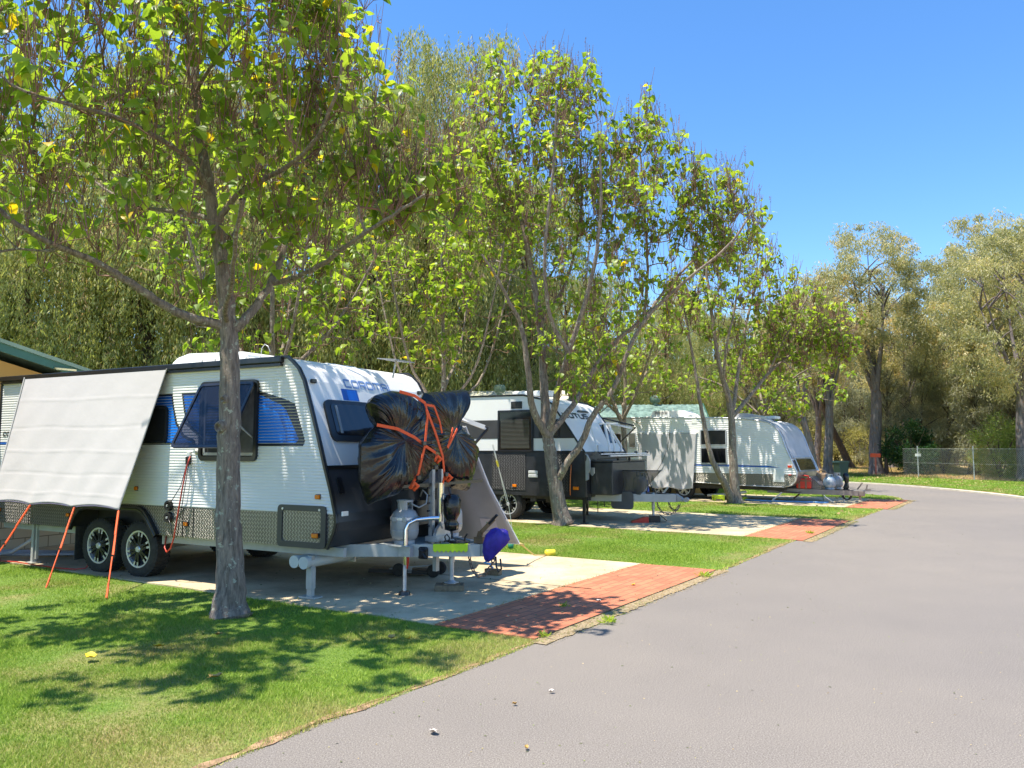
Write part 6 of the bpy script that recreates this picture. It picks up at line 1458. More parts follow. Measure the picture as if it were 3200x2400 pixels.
    for ti in tips:
        a = P[ti]; ns = rr.choice((1, 2, 2, 3))
        for q in range(bare):   # leafless upright shoots
            d = Vector((rr.uniform(-.35, .35), rr.uniform(-.35, .35), 1)).normalized(); L = rr.uniform(0.3, 1.0); p0 = P[PAR[ti]] if PAR[ti] >= 0 else a
            tw.tube([p0 - base, p0 + d * L * .5 + Vector((rr.uniform(-.06, .06), rr.uniform(-.06, .06), 0)) - base, p0 + d * L - base], [twig_r * 1.1, twig_r * .9, twig_r * .55], 4, cap=False)
        for q in range(ns):
            d = Vector((rr.uniform(-.45, .45), rr.uniform(-.45, .45), 1)).normalized(); L = rr.uniform(0.22, 0.55)
            side = Vector((rr.uniform(-1, 1), rr.uniform(-1, 1), 0)) * 0.12
            p1 = a + side + d * L * 0.5; p2 = p1 + (d + Vector((0, 0, 0.5))).normalized() * L * 0.5
            tw.tube([a - base, p1 - base, p2 - base], [twig_r, twig_r * 0.85, twig_r * 0.6], 4, cap=False)
            if rr.random() < spike:   # dry seed spike
                hsp = rr.uniform(0.12, 0.38); b2 = p2 - base
                tw.tube([b2, b2 + Vector((rr.uniform(-.03, .03), rr.uniform(-.03, .03), hsp))], [0.0035, 0.002], 3, cap=False)
                for u in range(int(hsp * 34)):
                    z = hsp * (0.25 + 0.75 * rr.random()); an = rr.uniform(0, 6.28); e_ = 0.022
                    o = b2 + Vector((0, 0, z)); tw.tube([o, o + Vector((math.cos(an) * e_, math.sin(an) * e_, e_ * 0.8))], [0.004, 0.005], 3, cap=True)
            nl = max(1, int(n_leaf / ns + rr.uniform(-1.5, 1.5)))
            for u in range(nl):
                t = rr.uniform(0.15, 1); o = a.lerp(p1, t * 2) if t < 0.5 else p1.lerp(p2, (t - .5) * 2)
                an = rr.uniform(0, 6.283); hz = Vector((math.cos(an), math.sin(an), 0)); pet = rr.uniform(0.03, 0.11)
                o2 = o + hz * pet + Vector((0, 0, rr.uniform(-0.02, 0.06)))
                dd = hz * 1.0 + Vector((0, 0, rr.uniform(-1.5, 0.15))); dd.normalize()
                nn = Vector((hz.x * 0.4, hz.y * 0.4, 1)) + Vector((rr.uniform(-.5, .5), rr.uniform(-.5, .5), 0))
                lp.append(tuple(o2 - base)); ld.append(tuple(dd)); ln.append(tuple(nn)); ls.append(rr.uniform(*leaf) * (0.75 if t > 0.85 else 1))
                lt.append(rr.uniform(0.965, 1.0) if rr.random() < yellow else min(0.955, max(0, rr.gauss(0.48, 0.2))))
    tr_ = mb.build('trunk', M['bark'], root, smooth=True, fix=False)
    tw.build('twigs', M['twig'], root, smooth=True, fix=False)
    leaf_mesh('crown', LV, LF, lp, ld, ln, ls, lt, leaf_m or M['leaf'], root)
    return root, tr_
def DL(Y, pts, r0, r1):
    """limb from view points (dx, dy[, depth offset])"""
    return ([at(p[0], p[1], Y + (p[2] if len(p) > 2 else 0)) for p in pts], r0, r1)

# --- the near tree
Y1 = 7.98
limbs = [
 DL(Y1, [(497, 1332), (498, 1270), (497, 1180), (493, 1080), (494, 980), (497, 880), (494, 790), (492, 720), (488, 650), (478, 560), (465, 480), (456, 430), (440, 350), (430, 290), (426, 200), (418, 120), (400, 30), (390, -60)], 0.155, 0.022),
 DL(Y1, [(492, 712), (470, 700, -.05), (420, 690, -.15), (360, 665, -.3), (300, 622, -.5), (240, 585, -.7), (180, 552, -.9), (100, 525, -1.2), (30, 480, -1.5), (-40, 420, -1.7)], 0.062, 0.018),
 DL(Y1, [(500, 715), (530, 690, .05), (560, 655, .2), (590, 605, .4), (618, 530, .6), (640, 440, .8), (668, 350, 1.0), (690, 240, 1.2)], 0.060, 0.016),
 DL(Y1, [(588, 612, .4), (640, 600, .2), (700, 572, -.1), (760, 520, -.5), (840, 470, -.9), (920, 420, -1.2)], 0.036, 0.012),
 DL(Y1, [(463, 478), (420, 462, .1), (360, 455, .3), (300, 448, .6), (250, 425, .9), (190, 380, 1.2)], 0.036, 0.012),
 DL(Y1, [(455, 430), (430, 370, -.2), (380, 320, -.5), (320, 285, -.8), (250, 250, -1.2), (160, 230, -1.6), (60, 200, -2.0)], 0.040, 0.012),
 DL(Y1, [(430, 290), (380, 285, .1), (330, 272, .3), (285, 215, .5), (220, 160, .7), (130, 130, 1.0), (30, 110, 1.2)], 0.034, 0.011),
 DL(Y1, [(474, 475), (505, 425, -.1), (560, 390, -.3), (620, 362, -.6), (680, 310, -.9), (720, 230, -1.2), (740, 130, -1.4)], 0.038, 0.012),
 DL(Y1, [(470, 500), (500, 520, .3), (520, 470, .6), (540, 380, .9), (560, 280, 1.3), (600, 160, 1.5)], 0.034, 0.012),
 DL(Y1, [(426, 200), (450, 150, -.3), (500, 90, -.6), (560, 20, -.9)], 0.024, 0.010),
 DL(Y1, [(488, 700), (490, 660, -.4), (500, 600, -1.0), (510, 520, -1.6), (520, 430, -2.1)], 0.035, 0.012),
]
sc1 = 0.00481
crowns = [(at(420, 250, 7.9), (2.0, 2.0, 1.5), 125), (at(130, 260, 7.2), (1.6, 1.7, 1.25), 105), (at(690, 320, 7.5), (1.05, 1.1, 1.1), 64), (at(330, -120, 7.2), (2.5, 2.0, 1.3), 120),
          (at(880, 440, 7.7), (0.85, 0.7, 0.42), 40), (at(120, 500, 7.0), (1.3, 1.2, 0.35), 16), (at(560, 560, 8.0), (1.0, 0.9, 0.40), 14), (at(-150, 200, 7.2), (1.4, 1.6, 1.3), 50), (at(650, 60, 7.4), (0.65, 1.2, 0.9), 46), (Vector((-4.2, 5.3, 6.3)), (1.7, 1.1, 0.9), 45), (at(380, 620, 8.2), (0.8, 0.6, 0.2), 6)]
t1, tt = grow_tree('shade_tree', at(497, 1332, Y1) * 1.0, limbs, crowns, 3, 'broad leaved shade tree with straight lichened trunk, nearest, in front of the first caravan', n_leaf=11, leaf=(0.085, 0.15), spike=0.5, group='broad leaved trees between the sites', twig_r=0.004, yellow=0.03, bare=4)
# pruning scars on the near trunk
bt = at(497, 1332, Y1)
for dx, dy, r_ in ((471, 922, 0.05), (480, 862, 0.032)):
    p = at(dx + 6, dy, Y1 - 0.10) - bt; rot = Matrix.Rotation(R(100), 3, 'X') @ Matrix.Rotation(R(-25), 3, 'Y')
    w = MB(); w.lathe([(r_ * 1.5, -0.05), (r_ * 1.35, 0.0), (r_ * 1.05, 0.035), (r_ * 0.8, 0.04), (r_ * 0.68, 0.015), (0.0, 0.005)], p, 'Z', 18, rot=rot)
    w.build('branch_scar', M['bark'], t1, smooth=True)

# --- second tree, forked low
Y2 = 17.12
limbs = [
 DL(Y2, [(1215, 1137), (1208, 1100), (1200, 1050), (1192, 1000), (1186, 960), (1182, 930), (1178, 880, .1), (1174, 800, .2), (1168, 700, .3), (1150, 590, .4), (1128, 480, .5), (1112, 380, .5), (1105, 270, .5)], 0.20, 0.03),
 DL(Y2, [(1184, 945), (1165, 915, -.1), (1148, 880, -.2), (1141, 800, -.4), (1132, 730, -.5), (1122, 690, -.6), (1098, 650, -.8), (1075, 600, -1.0), (1040, 550, -1.3)], 0.105, 0.02),
 DL(Y2, [(1184, 935), (1196, 890, -.2), (1208, 830, -.5), (1228, 760, -.8), (1262, 660, -1.1), (1288, 560, -1.3), (1300, 440, -1.4), (1295, 320, -1.5)], 0.10, 0.022),
 DL(Y2, [(1186, 940), (1215, 905, .3), (1250, 860, .6), (1285, 790, .9), (1330, 735, 1.2), (1390, 690, 1.4), (1440, 620, 1.6), (1500, 560, 1.8), (1570, 490, 2.0)], 0.085, 0.02),
 DL(Y2, [(1203, 1040), (1225, 1000, -.2), (1255, 960, -.3), (1272, 915, -.4), (1285, 890, -.4), (1312, 860, -.5), (1335, 820, -.5), (1355, 760, -.6), (1385, 700, -.7), (1430, 650, -.8), (1500, 590, -1.0), (1580, 530, -1.2), (1630, 450, -1.3)], 0.095, 0.02),
 DL(Y2, [(1228, 760, -.8), (1190, 700, -1.0), (1175, 600, -1.4), (1180, 480, -1.6), (1200, 340, -1.8), (1200, 220, -1.9)], 0.055, 0.018),
 DL(Y2, [(1390, 690, 1.4), (1400, 600, 1.2), (1395, 480, 1.0), (1385, 360, 1.0), (1380, 280, 1.0)], 0.045, 0.015),
 DL(Y2, [(1168, 700, .3), (1210, 640, .6), (1240, 560, .9), (1260, 430, 1.1), (1250, 280, 1.2)], 0.055, 0.016),
 DL(Y2, [(1128, 480, .5), (1080, 420, .3), (1050, 330, .1), (1030, 230, .1)], 0.035, 0.014),
]
crowns = [(at(1180, 360, 17.2), (1.7, 2.3, 2.3), 220), (at(1360, 430, 17.4), (1.6, 2.2, 1.5), 170), (at(1550, 500, 17.2), (1.05, 1.5, 1.1), 105), (at(1300, 640, 17.0), (2.0, 2.0, 0.9), 70), (at(1040, 420, 17.0), (1.1, 1.6, 1.7), 80), (at(1210, 210, 17.2), (0.9, 1.4, 1.0), 40), (at(1250, 790, 16.8), (1.2, 1.0, 0.5), 16), (at(1050, 200, 17.4), (0.7, 1.2, 0.9), 26), (at(1390, 290, 17.2), (0.5, 0.9, 0.9), 18), (at(1240, 850, 16.4), (0.9, 0.5, 0.3), 8)]
grow_tree('shade_tree', at(1215, 1137, Y2), limbs, crowns, 8, 'spreading shade tree forked low with upright seed spikes, beside the black skirted caravan', n_leaf=10, leaf=(0.10, 0.165), spike=0.75, group='broad leaved trees between the sites', twig_r=0.0065, yellow=0.01, bare=3, flare=1.35)

# --- third tree with two stems
Y3 = 23.76
limbs = [
 DL(Y3, [(1592, 1090), (1586, 1050), (1583, 1000), (1582, 940), (1580, 890), (1572, 850), (1555, 800, -.2), (1545, 740, -.4), (1535, 660, -.5), (1525, 580, -.5)], 0.17, 0.03),
 DL(Y3, [(1580, 1088, -.05), (1572, 1055, -.2), (1550, 1020, -.3), (1535, 985, -.3), (1524, 930, -.3), (1512, 870, -.3), (1502, 800, -.3), (1490, 730, -.4), (1475, 650, -.5)], 0.13, 0.02),
 DL(Y3, [(1581, 900), (1600, 880, .3), (1625, 850, .6), (1660, 805, 1.0), (1700, 770, 1.4), (1760, 740, 1.6), (1820, 720, 1.8)], 0.085, 0.02),
 DL(Y3, [(1581, 895), (1590, 840, .3), (1600, 760, .6), (1615, 680, .9), (1640, 590, 1.1), (1650, 520, 1.2)], 0.08, 0.02),
 DL(Y3, [(1574, 870), (1560, 830, -.5), (1570, 740, -1.0), (1590, 660, -1.3), (1600, 560, -1.5)], 0.06, 0.02),
 DL(Y3, [(1660, 805, 1.0), (1700, 720, .8), (1740, 650, .7), (1770, 600, .6)], 0.04, 0.015),
]
crowns = [(at(1600, 640, 23.8), (1.9, 2.2, 1.7), 130), (at(1740, 720, 24.8), (1.6, 1.8, 1.2), 110), (at(1480, 680, 23.4), (1.1, 1.6, 1.3), 45), (at(1660, 790, 25.4), (1.7, 1.5, 0.7), 60), (at(1560, 560, 23.6), (0.9, 1.3, 0.8), 30), (at(1780, 760, 24.8), (1.2, 1.3, 0.8), 60)]
grow_tree('shade_tree', at(1590, 1090, Y3), limbs, crowns, 15, 'shade tree with two stems from one base, in front of the farthest caravan', n_leaf=9, leaf=(0.11, 0.18), spike=0.5, group='broad leaved trees between the sites', bare=3, twig_r=0.008, yellow=0.01, flare=1.25)

# --- trees of the same kind standing behind the caravans
def back_tree(bx, by, Y, top, spread, seed, label, n=150, lf=(0.14, 0.21), spike=0.4):
    b0 = Vector((bx, by, 0)); rr = random.Random(seed); zf = 2.6
    tk = [b0, b0 + Vector((0.05, 0, 1.3)), b0 + Vector((0.0, 0.05, zf)), b0 + Vector((0.1, 0, zf + 1.2)), b0 + Vector((0, 0, top * 0.75))]
    limbs = [(tk, 0.15, 0.03)]
    for k in range(5):
        an = rr.uniform(0, 0.6) + k * 2 * math.pi / 5; s = Vector((math.cos(an), math.sin(an), 0)); z0 = zf + rr.uniform(-0.3, 0.6)
        limbs.append(([b0 + Vector((0, 0, z0)), b0 + s * 0.7 + Vector((0, 0, z0 + 0.7)), b0 + s * spread * 0.5 + Vector((0, 0, z0 + 1.5)), b0 + s * spread * 0.8 + Vector((0, 0, top * 0.72))], 0.07, 0.02))
    crowns = [(b0 + Vector((0, 0, top * 0.66)), (spread, spread, top * 0.30), n)] + [(b0 + Vector((rr.uniform(-1, 1) * spread * .6, rr.uniform(-1, 1) * spread * .6, top * rr.uniform(0.5, 0.9))), (1.0, 1.0, 0.8), n // 8) for _ in range(4)]
    return grow_tree('shade_tree', b0, limbs, crowns, seed, label, n_leaf=9, leaf=lf, spike=spike, group='broad leaved trees between the sites', twig_r=0.009, yellow=0.01, flare=1.3, n_side=8)
back_tree(-5.3, 16.6, 17, 8.6, 3.0, 21, 'leafy shade tree rising behind the roof of the nearest caravan', 190)
back_tree(-2.1, 22.5, 22, 10.4, 3.2, 22, 'tall shade tree behind, left of the forked tree, against the weeping trees', 200)
back_tree(3.8, 26.2, 26, 7.6, 2.6, 23, 'shade tree with slim stems behind the black skirted caravan', 110)
back_tree(10.3, 31.5, 31, 6.6, 3.4, 24, 'leafy tree behind the nose of the farthest caravan', 150)
# ------------------------------------------------------------------ WEEPING TREES, GUMS AND THICKET BEHIND
M['weep_leaf'] = leaf_mat('weeping_leaf', [(0.0, (0.137, 0.17, 0.057)), (0.45, (0.292, 0.315, 0.117)), (0.85, (0.513, 0.474, 0.21)), (0.97, (0.549, 0.339, 0.236)), (1.0, (0.6, 0.408, 0.313))], 0.42, 0.55, 0.3)
M['gum_leaf'] = leaf_mat('gum_leaf', [(0.0, (0.162, 0.184, 0.099)), (0.45, (0.337, 0.323, 0.163)), (0.8, (0.564, 0.479, 0.245)), (0.94, (0.587, 0.369, 0.163)), (1.0, (0.587, 0.407, 0.181))], 0.38, 0.5, 0.4)
M['oak_leaf'] = leaf_mat('she_oak_needles', [(0.0, (0.127, 0.135, 0.095)), (0.5, (0.267, 0.266, 0.177)), (0.85, (0.402, 0.384, 0.252)), (1.0, (0.533, 0.416, 0.302))], 0.4, 0.7, 0.2)
M['grey_bark'] = bark_mat('grey_bark', (0.05, 0.042, 0.045), (0.26, 0.22, 0.21), (0.20, 0.12, 0.08), 0.58, 0.4)
M['brown_bark'] = bark_mat('brown_bark', (0.035, 0.025, 0.02), (0.13, 0.095, 0.07), (0.20, 0.17, 0.14), 0.66, 0.5)
SV = [(0, 0, 0), (-0.5, 0.45, 0.0), (0, 1, 0), (0.5, 0.45, 0.0)]; SF = [(0, 1, 2), (0, 2, 3)]
def scale_leaf(w): return [(x * w, y, z) for x, y, z in SV]

def strands(rr, nrr, n, top_fn, length, per, droop_noise=0.35, leaf=(0.10, 0.17), tmean=0.5, tsd=0.18, spread=0.10):
    """hanging leafy strands, vectorised; top_fn gives the anchor points (n,3)"""
    A = top_fn(n); L = nrr.uniform(length[0], length[1], n); sw = nrr.normal(0, 0.10, (n, 2)); tone = nrr.normal(tmean, tsd, n)
    t = nrr.uniform(0, 1, (n, per)); x = A[:, None, :].repeat(per, 1)
    x[:, :, 2] -= t * L[:, None]; x[:, :, 0] += sw[:, None, 0] * t * L[:, None] + nrr.normal(0, spread * 0.5, (n, per)); x[:, :, 1] += sw[:, None, 1] * t * L[:, None] + nrr.normal(0, spread * 0.5, (n, per))
    pos = x.reshape(-1, 3); k = len(pos)
    d = np.stack([nrr.normal(0, droop_noise, k), nrr.normal(0, droop_noise, k), -np.abs(nrr.normal(1, 0.3, k))], 1)
    nn = nrr.normal(0, 1, (k, 3)); nn[:, 2] += 0.4
    sz = nrr.uniform(leaf[0], leaf[1], k); tint = np.clip(tone.repeat(per) + nrr.normal(0, 0.10, k), 0, 1)
    return pos, d, nn, sz, tint

def leaf_object(parent, parts, w, m, name='crown'):
    p = [np.concatenate([q[i] for q in parts]) for i in range(5)]
    return leaf_mesh(name, scale_leaf(w), SF, *p, m, parent)

def simple_trunk(parent, h, r, m, seed, branches=10, lean=(0, 0), bmin=0.35, spread=2.6, name='trunk', blen=1.0):
    rr = random.Random(seed); w = MB(); pts = []
    for k in range(9):
        t = k / 8; pts.append((lean[0] * t * h + 0.12 * math.sin(t * 5 + seed), lean[1] * t * h + 0.12 * math.cos(t * 4 + seed), t * h))
    w.tube(pts, [r * (1.35 if k == 0 else 1 - 0.75 * k / 8) for k in range(9)], 10, cap=False)
    for k in range(branches):
        t = rr.uniform(bmin, 0.92); i = int(t * 8); b0 = Vector(pts[i]).lerp(Vector(pts[min(8, i + 1)]), t * 8 - i)
        an = rr.uniform(0, 6.28); s = Vector((math.cos(an), math.sin(an), 0)) * spread * (1.1 - t) * blen; up_ = Vector((0, 0, h * 0.16 * rr.uniform(.6, 1.4)))
        w.tube([b0, b0 + s * 0.35 + up_ * 0.45, b0 + s * 0.7 + up_ * 0.8, b0 + s + up_ * 1.1], [r * (1 - t * .8) * 0.55, r * 0.28, r * 0.18, r * 0.08], 6, cap=False)
    return w.build(name, m, parent, smooth=True, fix=False)

def weeping_tree(seed, h=12.5, rad=3.0, n=2900):
    rt = empty('weeping_tree'); rr = random.Random(seed); nrr = np.random.RandomState(seed)
    simple_trunk(rt, h * 0.86, 0.24, M['brown_bark'], seed, 16, spread=3.0)
    cl = [(nrr.uniform(-1, 1, 2) * rad * 0.75, nrr.uniform(0.30, 1.0) * h, nrr.uniform(0.7, 1.35)) for _ in range(46)]
    cl += [((math.cos(a) * rad * .35, math.sin(a) * rad * .35), h * 0.97, 0.9) for a in (0.5, 2.4, 4.6)]
    C = np.array([(c[0][0], c[0][1], c[1]) for c in cl]); S = np.array([c[2] for c in cl])
    def top(k):
        i = nrr.randint(0, len(C), k); v = nrr.normal(0, 1, (k, 3)); v /= np.linalg.norm(v, axis=1, keepdims=True); v[:, 2] = np.abs(v[:, 2]) * 0.9
        f = nrr.uniform(0.55, 1, k)[:, None]; return C[i] + v * f * S[i][:, None] * np.array([1, 1, 0.75])
    parts = [strands(rr, nrr, n, top, (0.6, 2.4), 24, 0.35, (0.10, 0.17), 0.5, 0.2)]
    def low(k):
        a = nrr.uniform(0, 6.28, k); r_ = rad * nrr.uniform(0.3, 1.0, k); return np.stack([np.cos(a) * r_, np.sin(a) * r_, nrr.uniform(1.6, h * 0.55, k)], 1)
    parts.append(strands(rr, nrr, n // 3, low, (0.8, 2.4), 20, 0.35, (0.10, 0.17), 0.42, 0.2))
    leaf_object(rt, parts, 0.25, M['weep_leaf'])
    return rt
GR_W = 'weeping trees behind the caravans'
WT = [weeping_tree(31), weeping_tree(32, 12.0, 3.2), weeping_tree(33, 13.0, 2.8)]
spots = [(-19.5, 25.5, 1.05), (-15.6, 24.2, 1.12), (-12.2, 25.6, 1.10), (-8.9, 26.0, 1.12), (-5.4, 28.5, 1.33), (-2.9, 31.5, 1.34), (0.8, 34.5, 1.12), (4.4, 37.5, 0.82), (8.0, 40.0, 0.72), (11.4, 42.5, 0.70),
         (-17.4, 29.5, 1.1), (-13.6, 30.2, 1.18), (-10.0, 31.0, 1.05), (-6.6, 33.8, 1.42), (-1.0, 37.2, 1.15), (3.0, 41.5, 0.85), (-22.5, 29.0, 1.0)]
where = ['at the far left edge', 'behind the ochre cabin', 'behind the near trunk', 'behind the roof of the nearest caravan', 'tallest against the sky left of the forked tree', 'behind the cream cabin roof', 'behind the forked tree', 'behind the green roofed cabin', 'behind the twin stemmed tree', 'behind the farthest caravan nose']
for i, (x, y, s) in enumerate(spots):
    o = WT[i % 3] if i < 3 else copy_tree(WT[i % 3])
    o.location = (x, y, 0); o.rotation_euler = (0, 0, i * 2.1); o.scale = (s, s, s * (1 + 0.04 * math.sin(i * 3)))
    tag(o, ('weeping tree with hanging olive foliage ' + where[i]) if i < 10 else 'weeping tree in the second row, seen only through the hanging foliage in front', 'tree', GR_W)

def gum(seed, h, crad, lean=(0, 0), r=0.3, name='gum_tree', n=150, bark=None, crown_from=0.45, lm=None, red=0.0, fork=True):
    rt = empty(name); rr = random.Random(seed); nrr = np.random.RandomState(seed); bark = bark or M['grey_bark']
    w = MB(); fz = h * (0.32 if fork else 0.6); tips = []
    t0 = [(lean[0] * z + 0.08 * math.sin(z * 0.9 + seed), lean[1] * z + 0.08 * math.cos(z * .8), z) for z in np.linspace(0, fz, 8)]
    w.tube(t0, [r * (1.35 - 0.0 * k) if k == 0 else r * (1 - 0.035 * k) for k in range(8)], 12, cap=False)
    top = Vector(t0[-1])
    for k in range(7 if fork else 5):
        an = k * 0.9 + rr.uniform(0, .6); ex_ = crad * rr.uniform(0.15, 0.75); e_ = Vector((top.x + math.cos(an) * ex_, top.y + math.sin(an) * ex_, h * rr.uniform(0.72, 0.98)))
        st = top + Vector((0, 0, rr.uniform(-0.6, 0.2))); mid = st.lerp(e_, 0.45) + Vector((math.cos(an), math.sin(an), 0)) * 0.25
        w.tube(smooth3([st, st.lerp(mid, 0.5) + Vector((0, 0, 0.3)), mid, e_], 1), [r * 0.55, r * 0.45, r * 0.38, r * .3, r * .22, r * .12, r * .08, r * .05][:len(smooth3([st, st, mid, e_], 1))], 7, cap=False)
        tips.append(e_)
        for q in range(4):
            a2 = rr.uniform(0, 6.28); b0 = mid.lerp(e_, rr.uniform(0, .8)); e2 = b0 + Vector((math.cos(a2) * 1.3, math.sin(a2) * 1.3, rr.uniform(0.4, 1.6))); w.tube([b0, b0.lerp(e2, 0.5) + Vector((0, 0, 0.15)), e2], [r * .2, r * .12, r * .05], 5, cap=False)
    w.build('trunk', bark, rt, smooth=True, fix=False)
    # clumps in a rounded irregular dome
    C = []; S = []
    for k in range(n):
        v = nrr.normal(0, 1, 3); v /= np.linalg.norm(v); f = nrr.uniform(0.35, 1) ** 0.5; zc = h * (crown_from + 1) / 2 * 1.0; hz = h * (1 - crown_from) / 2
        C.append((top.x + v[0] * f * crad, top.y + v[1] * f * crad, zc + v[2] * f * hz)); S.append(nrr.uniform(0.35, 0.8))
    C = np.array(C); S = np.array(S); TN = nrr.normal(0, 0.12, len(C)) + red
    per = 150
    i = np.repeat(np.arange(len(C)), per); v = nrr.normal(0, 1, (len(i), 3)); v /= np.linalg.norm(v, axis=1, keepdims=True); f = nrr.uniform(0.2, 1, len(i))[:, None] ** 0.6
    pos = C[i] + v * f * S[i][:, None] * np.array([1, 1, .8]); k = len(pos)
    d = np.stack([nrr.normal(0, 0.6, k), nrr.normal(0, 0.6, k), -np.abs(nrr.normal(0.8, 0.4, k))], 1); nn = nrr.normal(0, 1, (k, 3))
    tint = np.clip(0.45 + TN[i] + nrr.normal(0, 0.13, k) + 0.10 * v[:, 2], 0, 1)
    leaf_object(rt, [(pos, d, nn, nrr.uniform(0.14, 0.24, k), tint)], 0.26, lm or M['gum_leaf'])
    return rt
GR_G = 'gum trees beyond the far road edge'
def place(o, x, y, s=1.0, rz=0.0, label=None, group=None, cat='tree', sz=None):
    o.location = (x, y, 0); o.scale = (s, s, sz or s); o.rotation_euler = (0, 0, rz); return tag(o, label, cat, group)
g1 = gum(41, 16.4, 3.2, r=0.40, n=190, crown_from=0.42); place(g1, 22.8, 48.2, 1, 0, 'tallest gum tree with thick straight dark trunk behind the orange marker post', GR_G)
g2 = gum(42, 13.2, 2.6, lean=(0.015, 0), r=0.28, n=120, crown_from=0.40, red=0.14); place(g2, 19.4, 47.2, 1.03, 1.0, 'gum tree with rusty tipped crown left of the tallest gum', GR_G)
g3 = gum(43, 14.2, 4.2, lean=(-0.01, 0), r=0.36, n=260, crown_from=0.30); place(g3, 26.5, 39.9, 0.98, 2.0, 'large grey green gum tree at the right edge with a mottled trunk', GR_G)
g4 = gum(44, 12.0, 2.6, lean=(-0.18, 0.05), r=0.24, n=100, crown_from=0.5); place(g4, 17.9, 45.5, 0.95, 0, 'dark leaning gum trunk just behind the nose of the farthest caravan', GR_G)
g5 = gum(45, 12.5, 2.4, lean=(-0.38, 0.1), r=0.30, n=90, crown_from=0.55, bark=M['brown_bark']); place(g5, 27.2, 62.0, 1.0, 0, 'strongly leaning brown trunk farther back between the gums', GR_G)
for i, (x, y, s, rz, src, lb) in enumerate([
    (28.6, 47.5, 1.02, 0.4, g3, 'broad gum crown behind the chain link fence'), (32.5, 52.0, 1.1, 1.4, g1, 'gum tree standing back on the right beyond the fence'), (30.4, 43.0, 1.05, 2.5, g3, 'gum tree outside the right edge whose crown reaches in'),
    (16.0, 51.0, 0.86, 3.0, g2, 'rusty crowned gum tree above the twin stemmed tree'), (31.5, 64.0, 1.1, 4.0, g2, 'rust tinged gum tree between the tallest gum and the fence'), (27.2, 53.0, 1.02, 2.2, g2, 'gum tree with thin crown filling the gap left of the broad right hand gum'), (23.8, 60.0, 1.0, 0.7, g2, 'gum tree farther back showing between the tallest gum and its rusty neighbour'), (12.5, 56.0, 0.85, 5.0, g1, 'gum tree far back above the farthest caravan')]):
    o = copy_tree(src); place(o, x, y, s, rz, lb, GR_G)

def she_oak(seed, h=8.5, rad=2.0):
    rt = empty('she_oak'); rr = random.Random(seed); nrr = np.random.RandomState(seed); simple_trunk(rt, h * 0.95, 0.13, M['brown_bark'], seed, 18, spread=2.0, bmin=0.1, lean=(0.02 * (seed % 3 - 1), 0))
    C = []
    for k in range(70):
        z = nrr.uniform(0.12, 1.0); a = nrr.uniform(0, 6.28); r_ = rad * math.sqrt(max(0.06, 1 - z)) * nrr.uniform(0.3, 1.1); C.append((math.cos(a) * r_, math.sin(a) * r_, z * h))
    C = np.array(C); TN = nrr.normal(0, 0.16, len(C))
    i = nrr.randint(0, len(C), 16000); v = nrr.normal(0, 1, (16000, 3)); v /= np.linalg.norm(v, axis=1, keepdims=True)
    pos = C[i] + v * nrr.uniform(0.1, 0.7, 16000)[:, None] * np.array([1, 1, .7]); d = v * 0.4 + np.stack([nrr.normal(0, .3, 16000), nrr.normal(0, .3, 16000), nrr.normal(-0.3, .6, 16000)], 1)
    leaf_object(rt, [(pos, d, nrr.normal(0, 1, (16000, 3)), nrr.uniform(0.18, 0.34, 16000), np.clip(0.48 + TN[i] + nrr.normal(0, .12, 16000), 0, 1))], 0.11, M['oak_leaf'])
    return rt
SO = [she_oak(51), she_oak(52, 9.5), she_oak(53, 7.5, 2.3)]
rr = random.Random(5); spots = []
for k in range(34):
    row = k // 12; x = 14 + (k % 12) * 3.3 + rr.uniform(-1.2, 1.2) + row * 1.0; y = 74 + row * 6 + rr.uniform(-1.5, 1.5)
    spots.append((x, y))
spots += [(31.0, 55.0), (34.5, 56.5), (37.5, 60.0), (31.8, 58.5), (35.0, 50.0), (33.4, 45.6), (29.5, 56.5), (24.6, 50.5), (26.3, 49.5), (27.8, 46.0), (29.4, 47.0), (28.4, 43.4), (30.2, 44.8), (31.5, 48.5), (29.3, 40.9), (34.0, 61.0), (29.2, 51.5)]
for i, (x, y) in enumerate(spots):
    o = SO[i] if i < 3 else copy_tree(SO[i % 3]); s = rr.uniform(0.8, 1.15) * (1.35 if y > 70 else 1); place(o, x, y, s, rr.uniform(0, 6), 'slender olive brown she oak among many alike in the thicket beyond the grass', 'she oaks of the thicket')
# shrubs
def shrub(name, seed, h, rad, m, n=7000, leaf=(0.08, 0.14), wl=0.45, up=0.2):
    rt = empty(name); nrr = np.random.RandomState(seed); rr = random.Random(seed); w = MB()
    for k in range(9):
        a = rr.uniform(0, 6.28); w.tube([(0, 0, 0), (math.cos(a) * rad * .3, math.sin(a) * rad * .3, h * .45), (math.cos(a) * rad * .7, math.sin(a) * rad * .7, h * .85)], [0.04, 0.025, 0.008], 5, cap=False)
    w.build('stems', M['brown_bark'], rt, smooth=True, fix=False)
    C = nrr.normal(0, 1, (36, 3)); C /= np.linalg.norm(C, axis=1, keepdims=True); C *= np.array([rad * .8, rad * .8, h * .42]); C[:, 2] += h * .5; TN = nrr.normal(0, .12, 36)
    i = nrr.randint(0, 36, n); v = nrr.normal(0, 1, (n, 3)); v /= np.linalg.norm(v, axis=1, keepdims=True); pos = C[i] + v * nrr.uniform(.2, 1, n)[:, None] * rad * .33
    d = v + nrr.normal(0, .4, (n, 3)); d[:, 2] += up
    leaf_object(rt, [(pos, d, nrr.normal(0, 1, (n, 3)) + np.array([0, 0, .6]), nrr.uniform(leaf[0], leaf[1], n), np.clip(0.5 + TN[i] + nrr.normal(0, .12, n), 0, 1))], wl, m); return rt
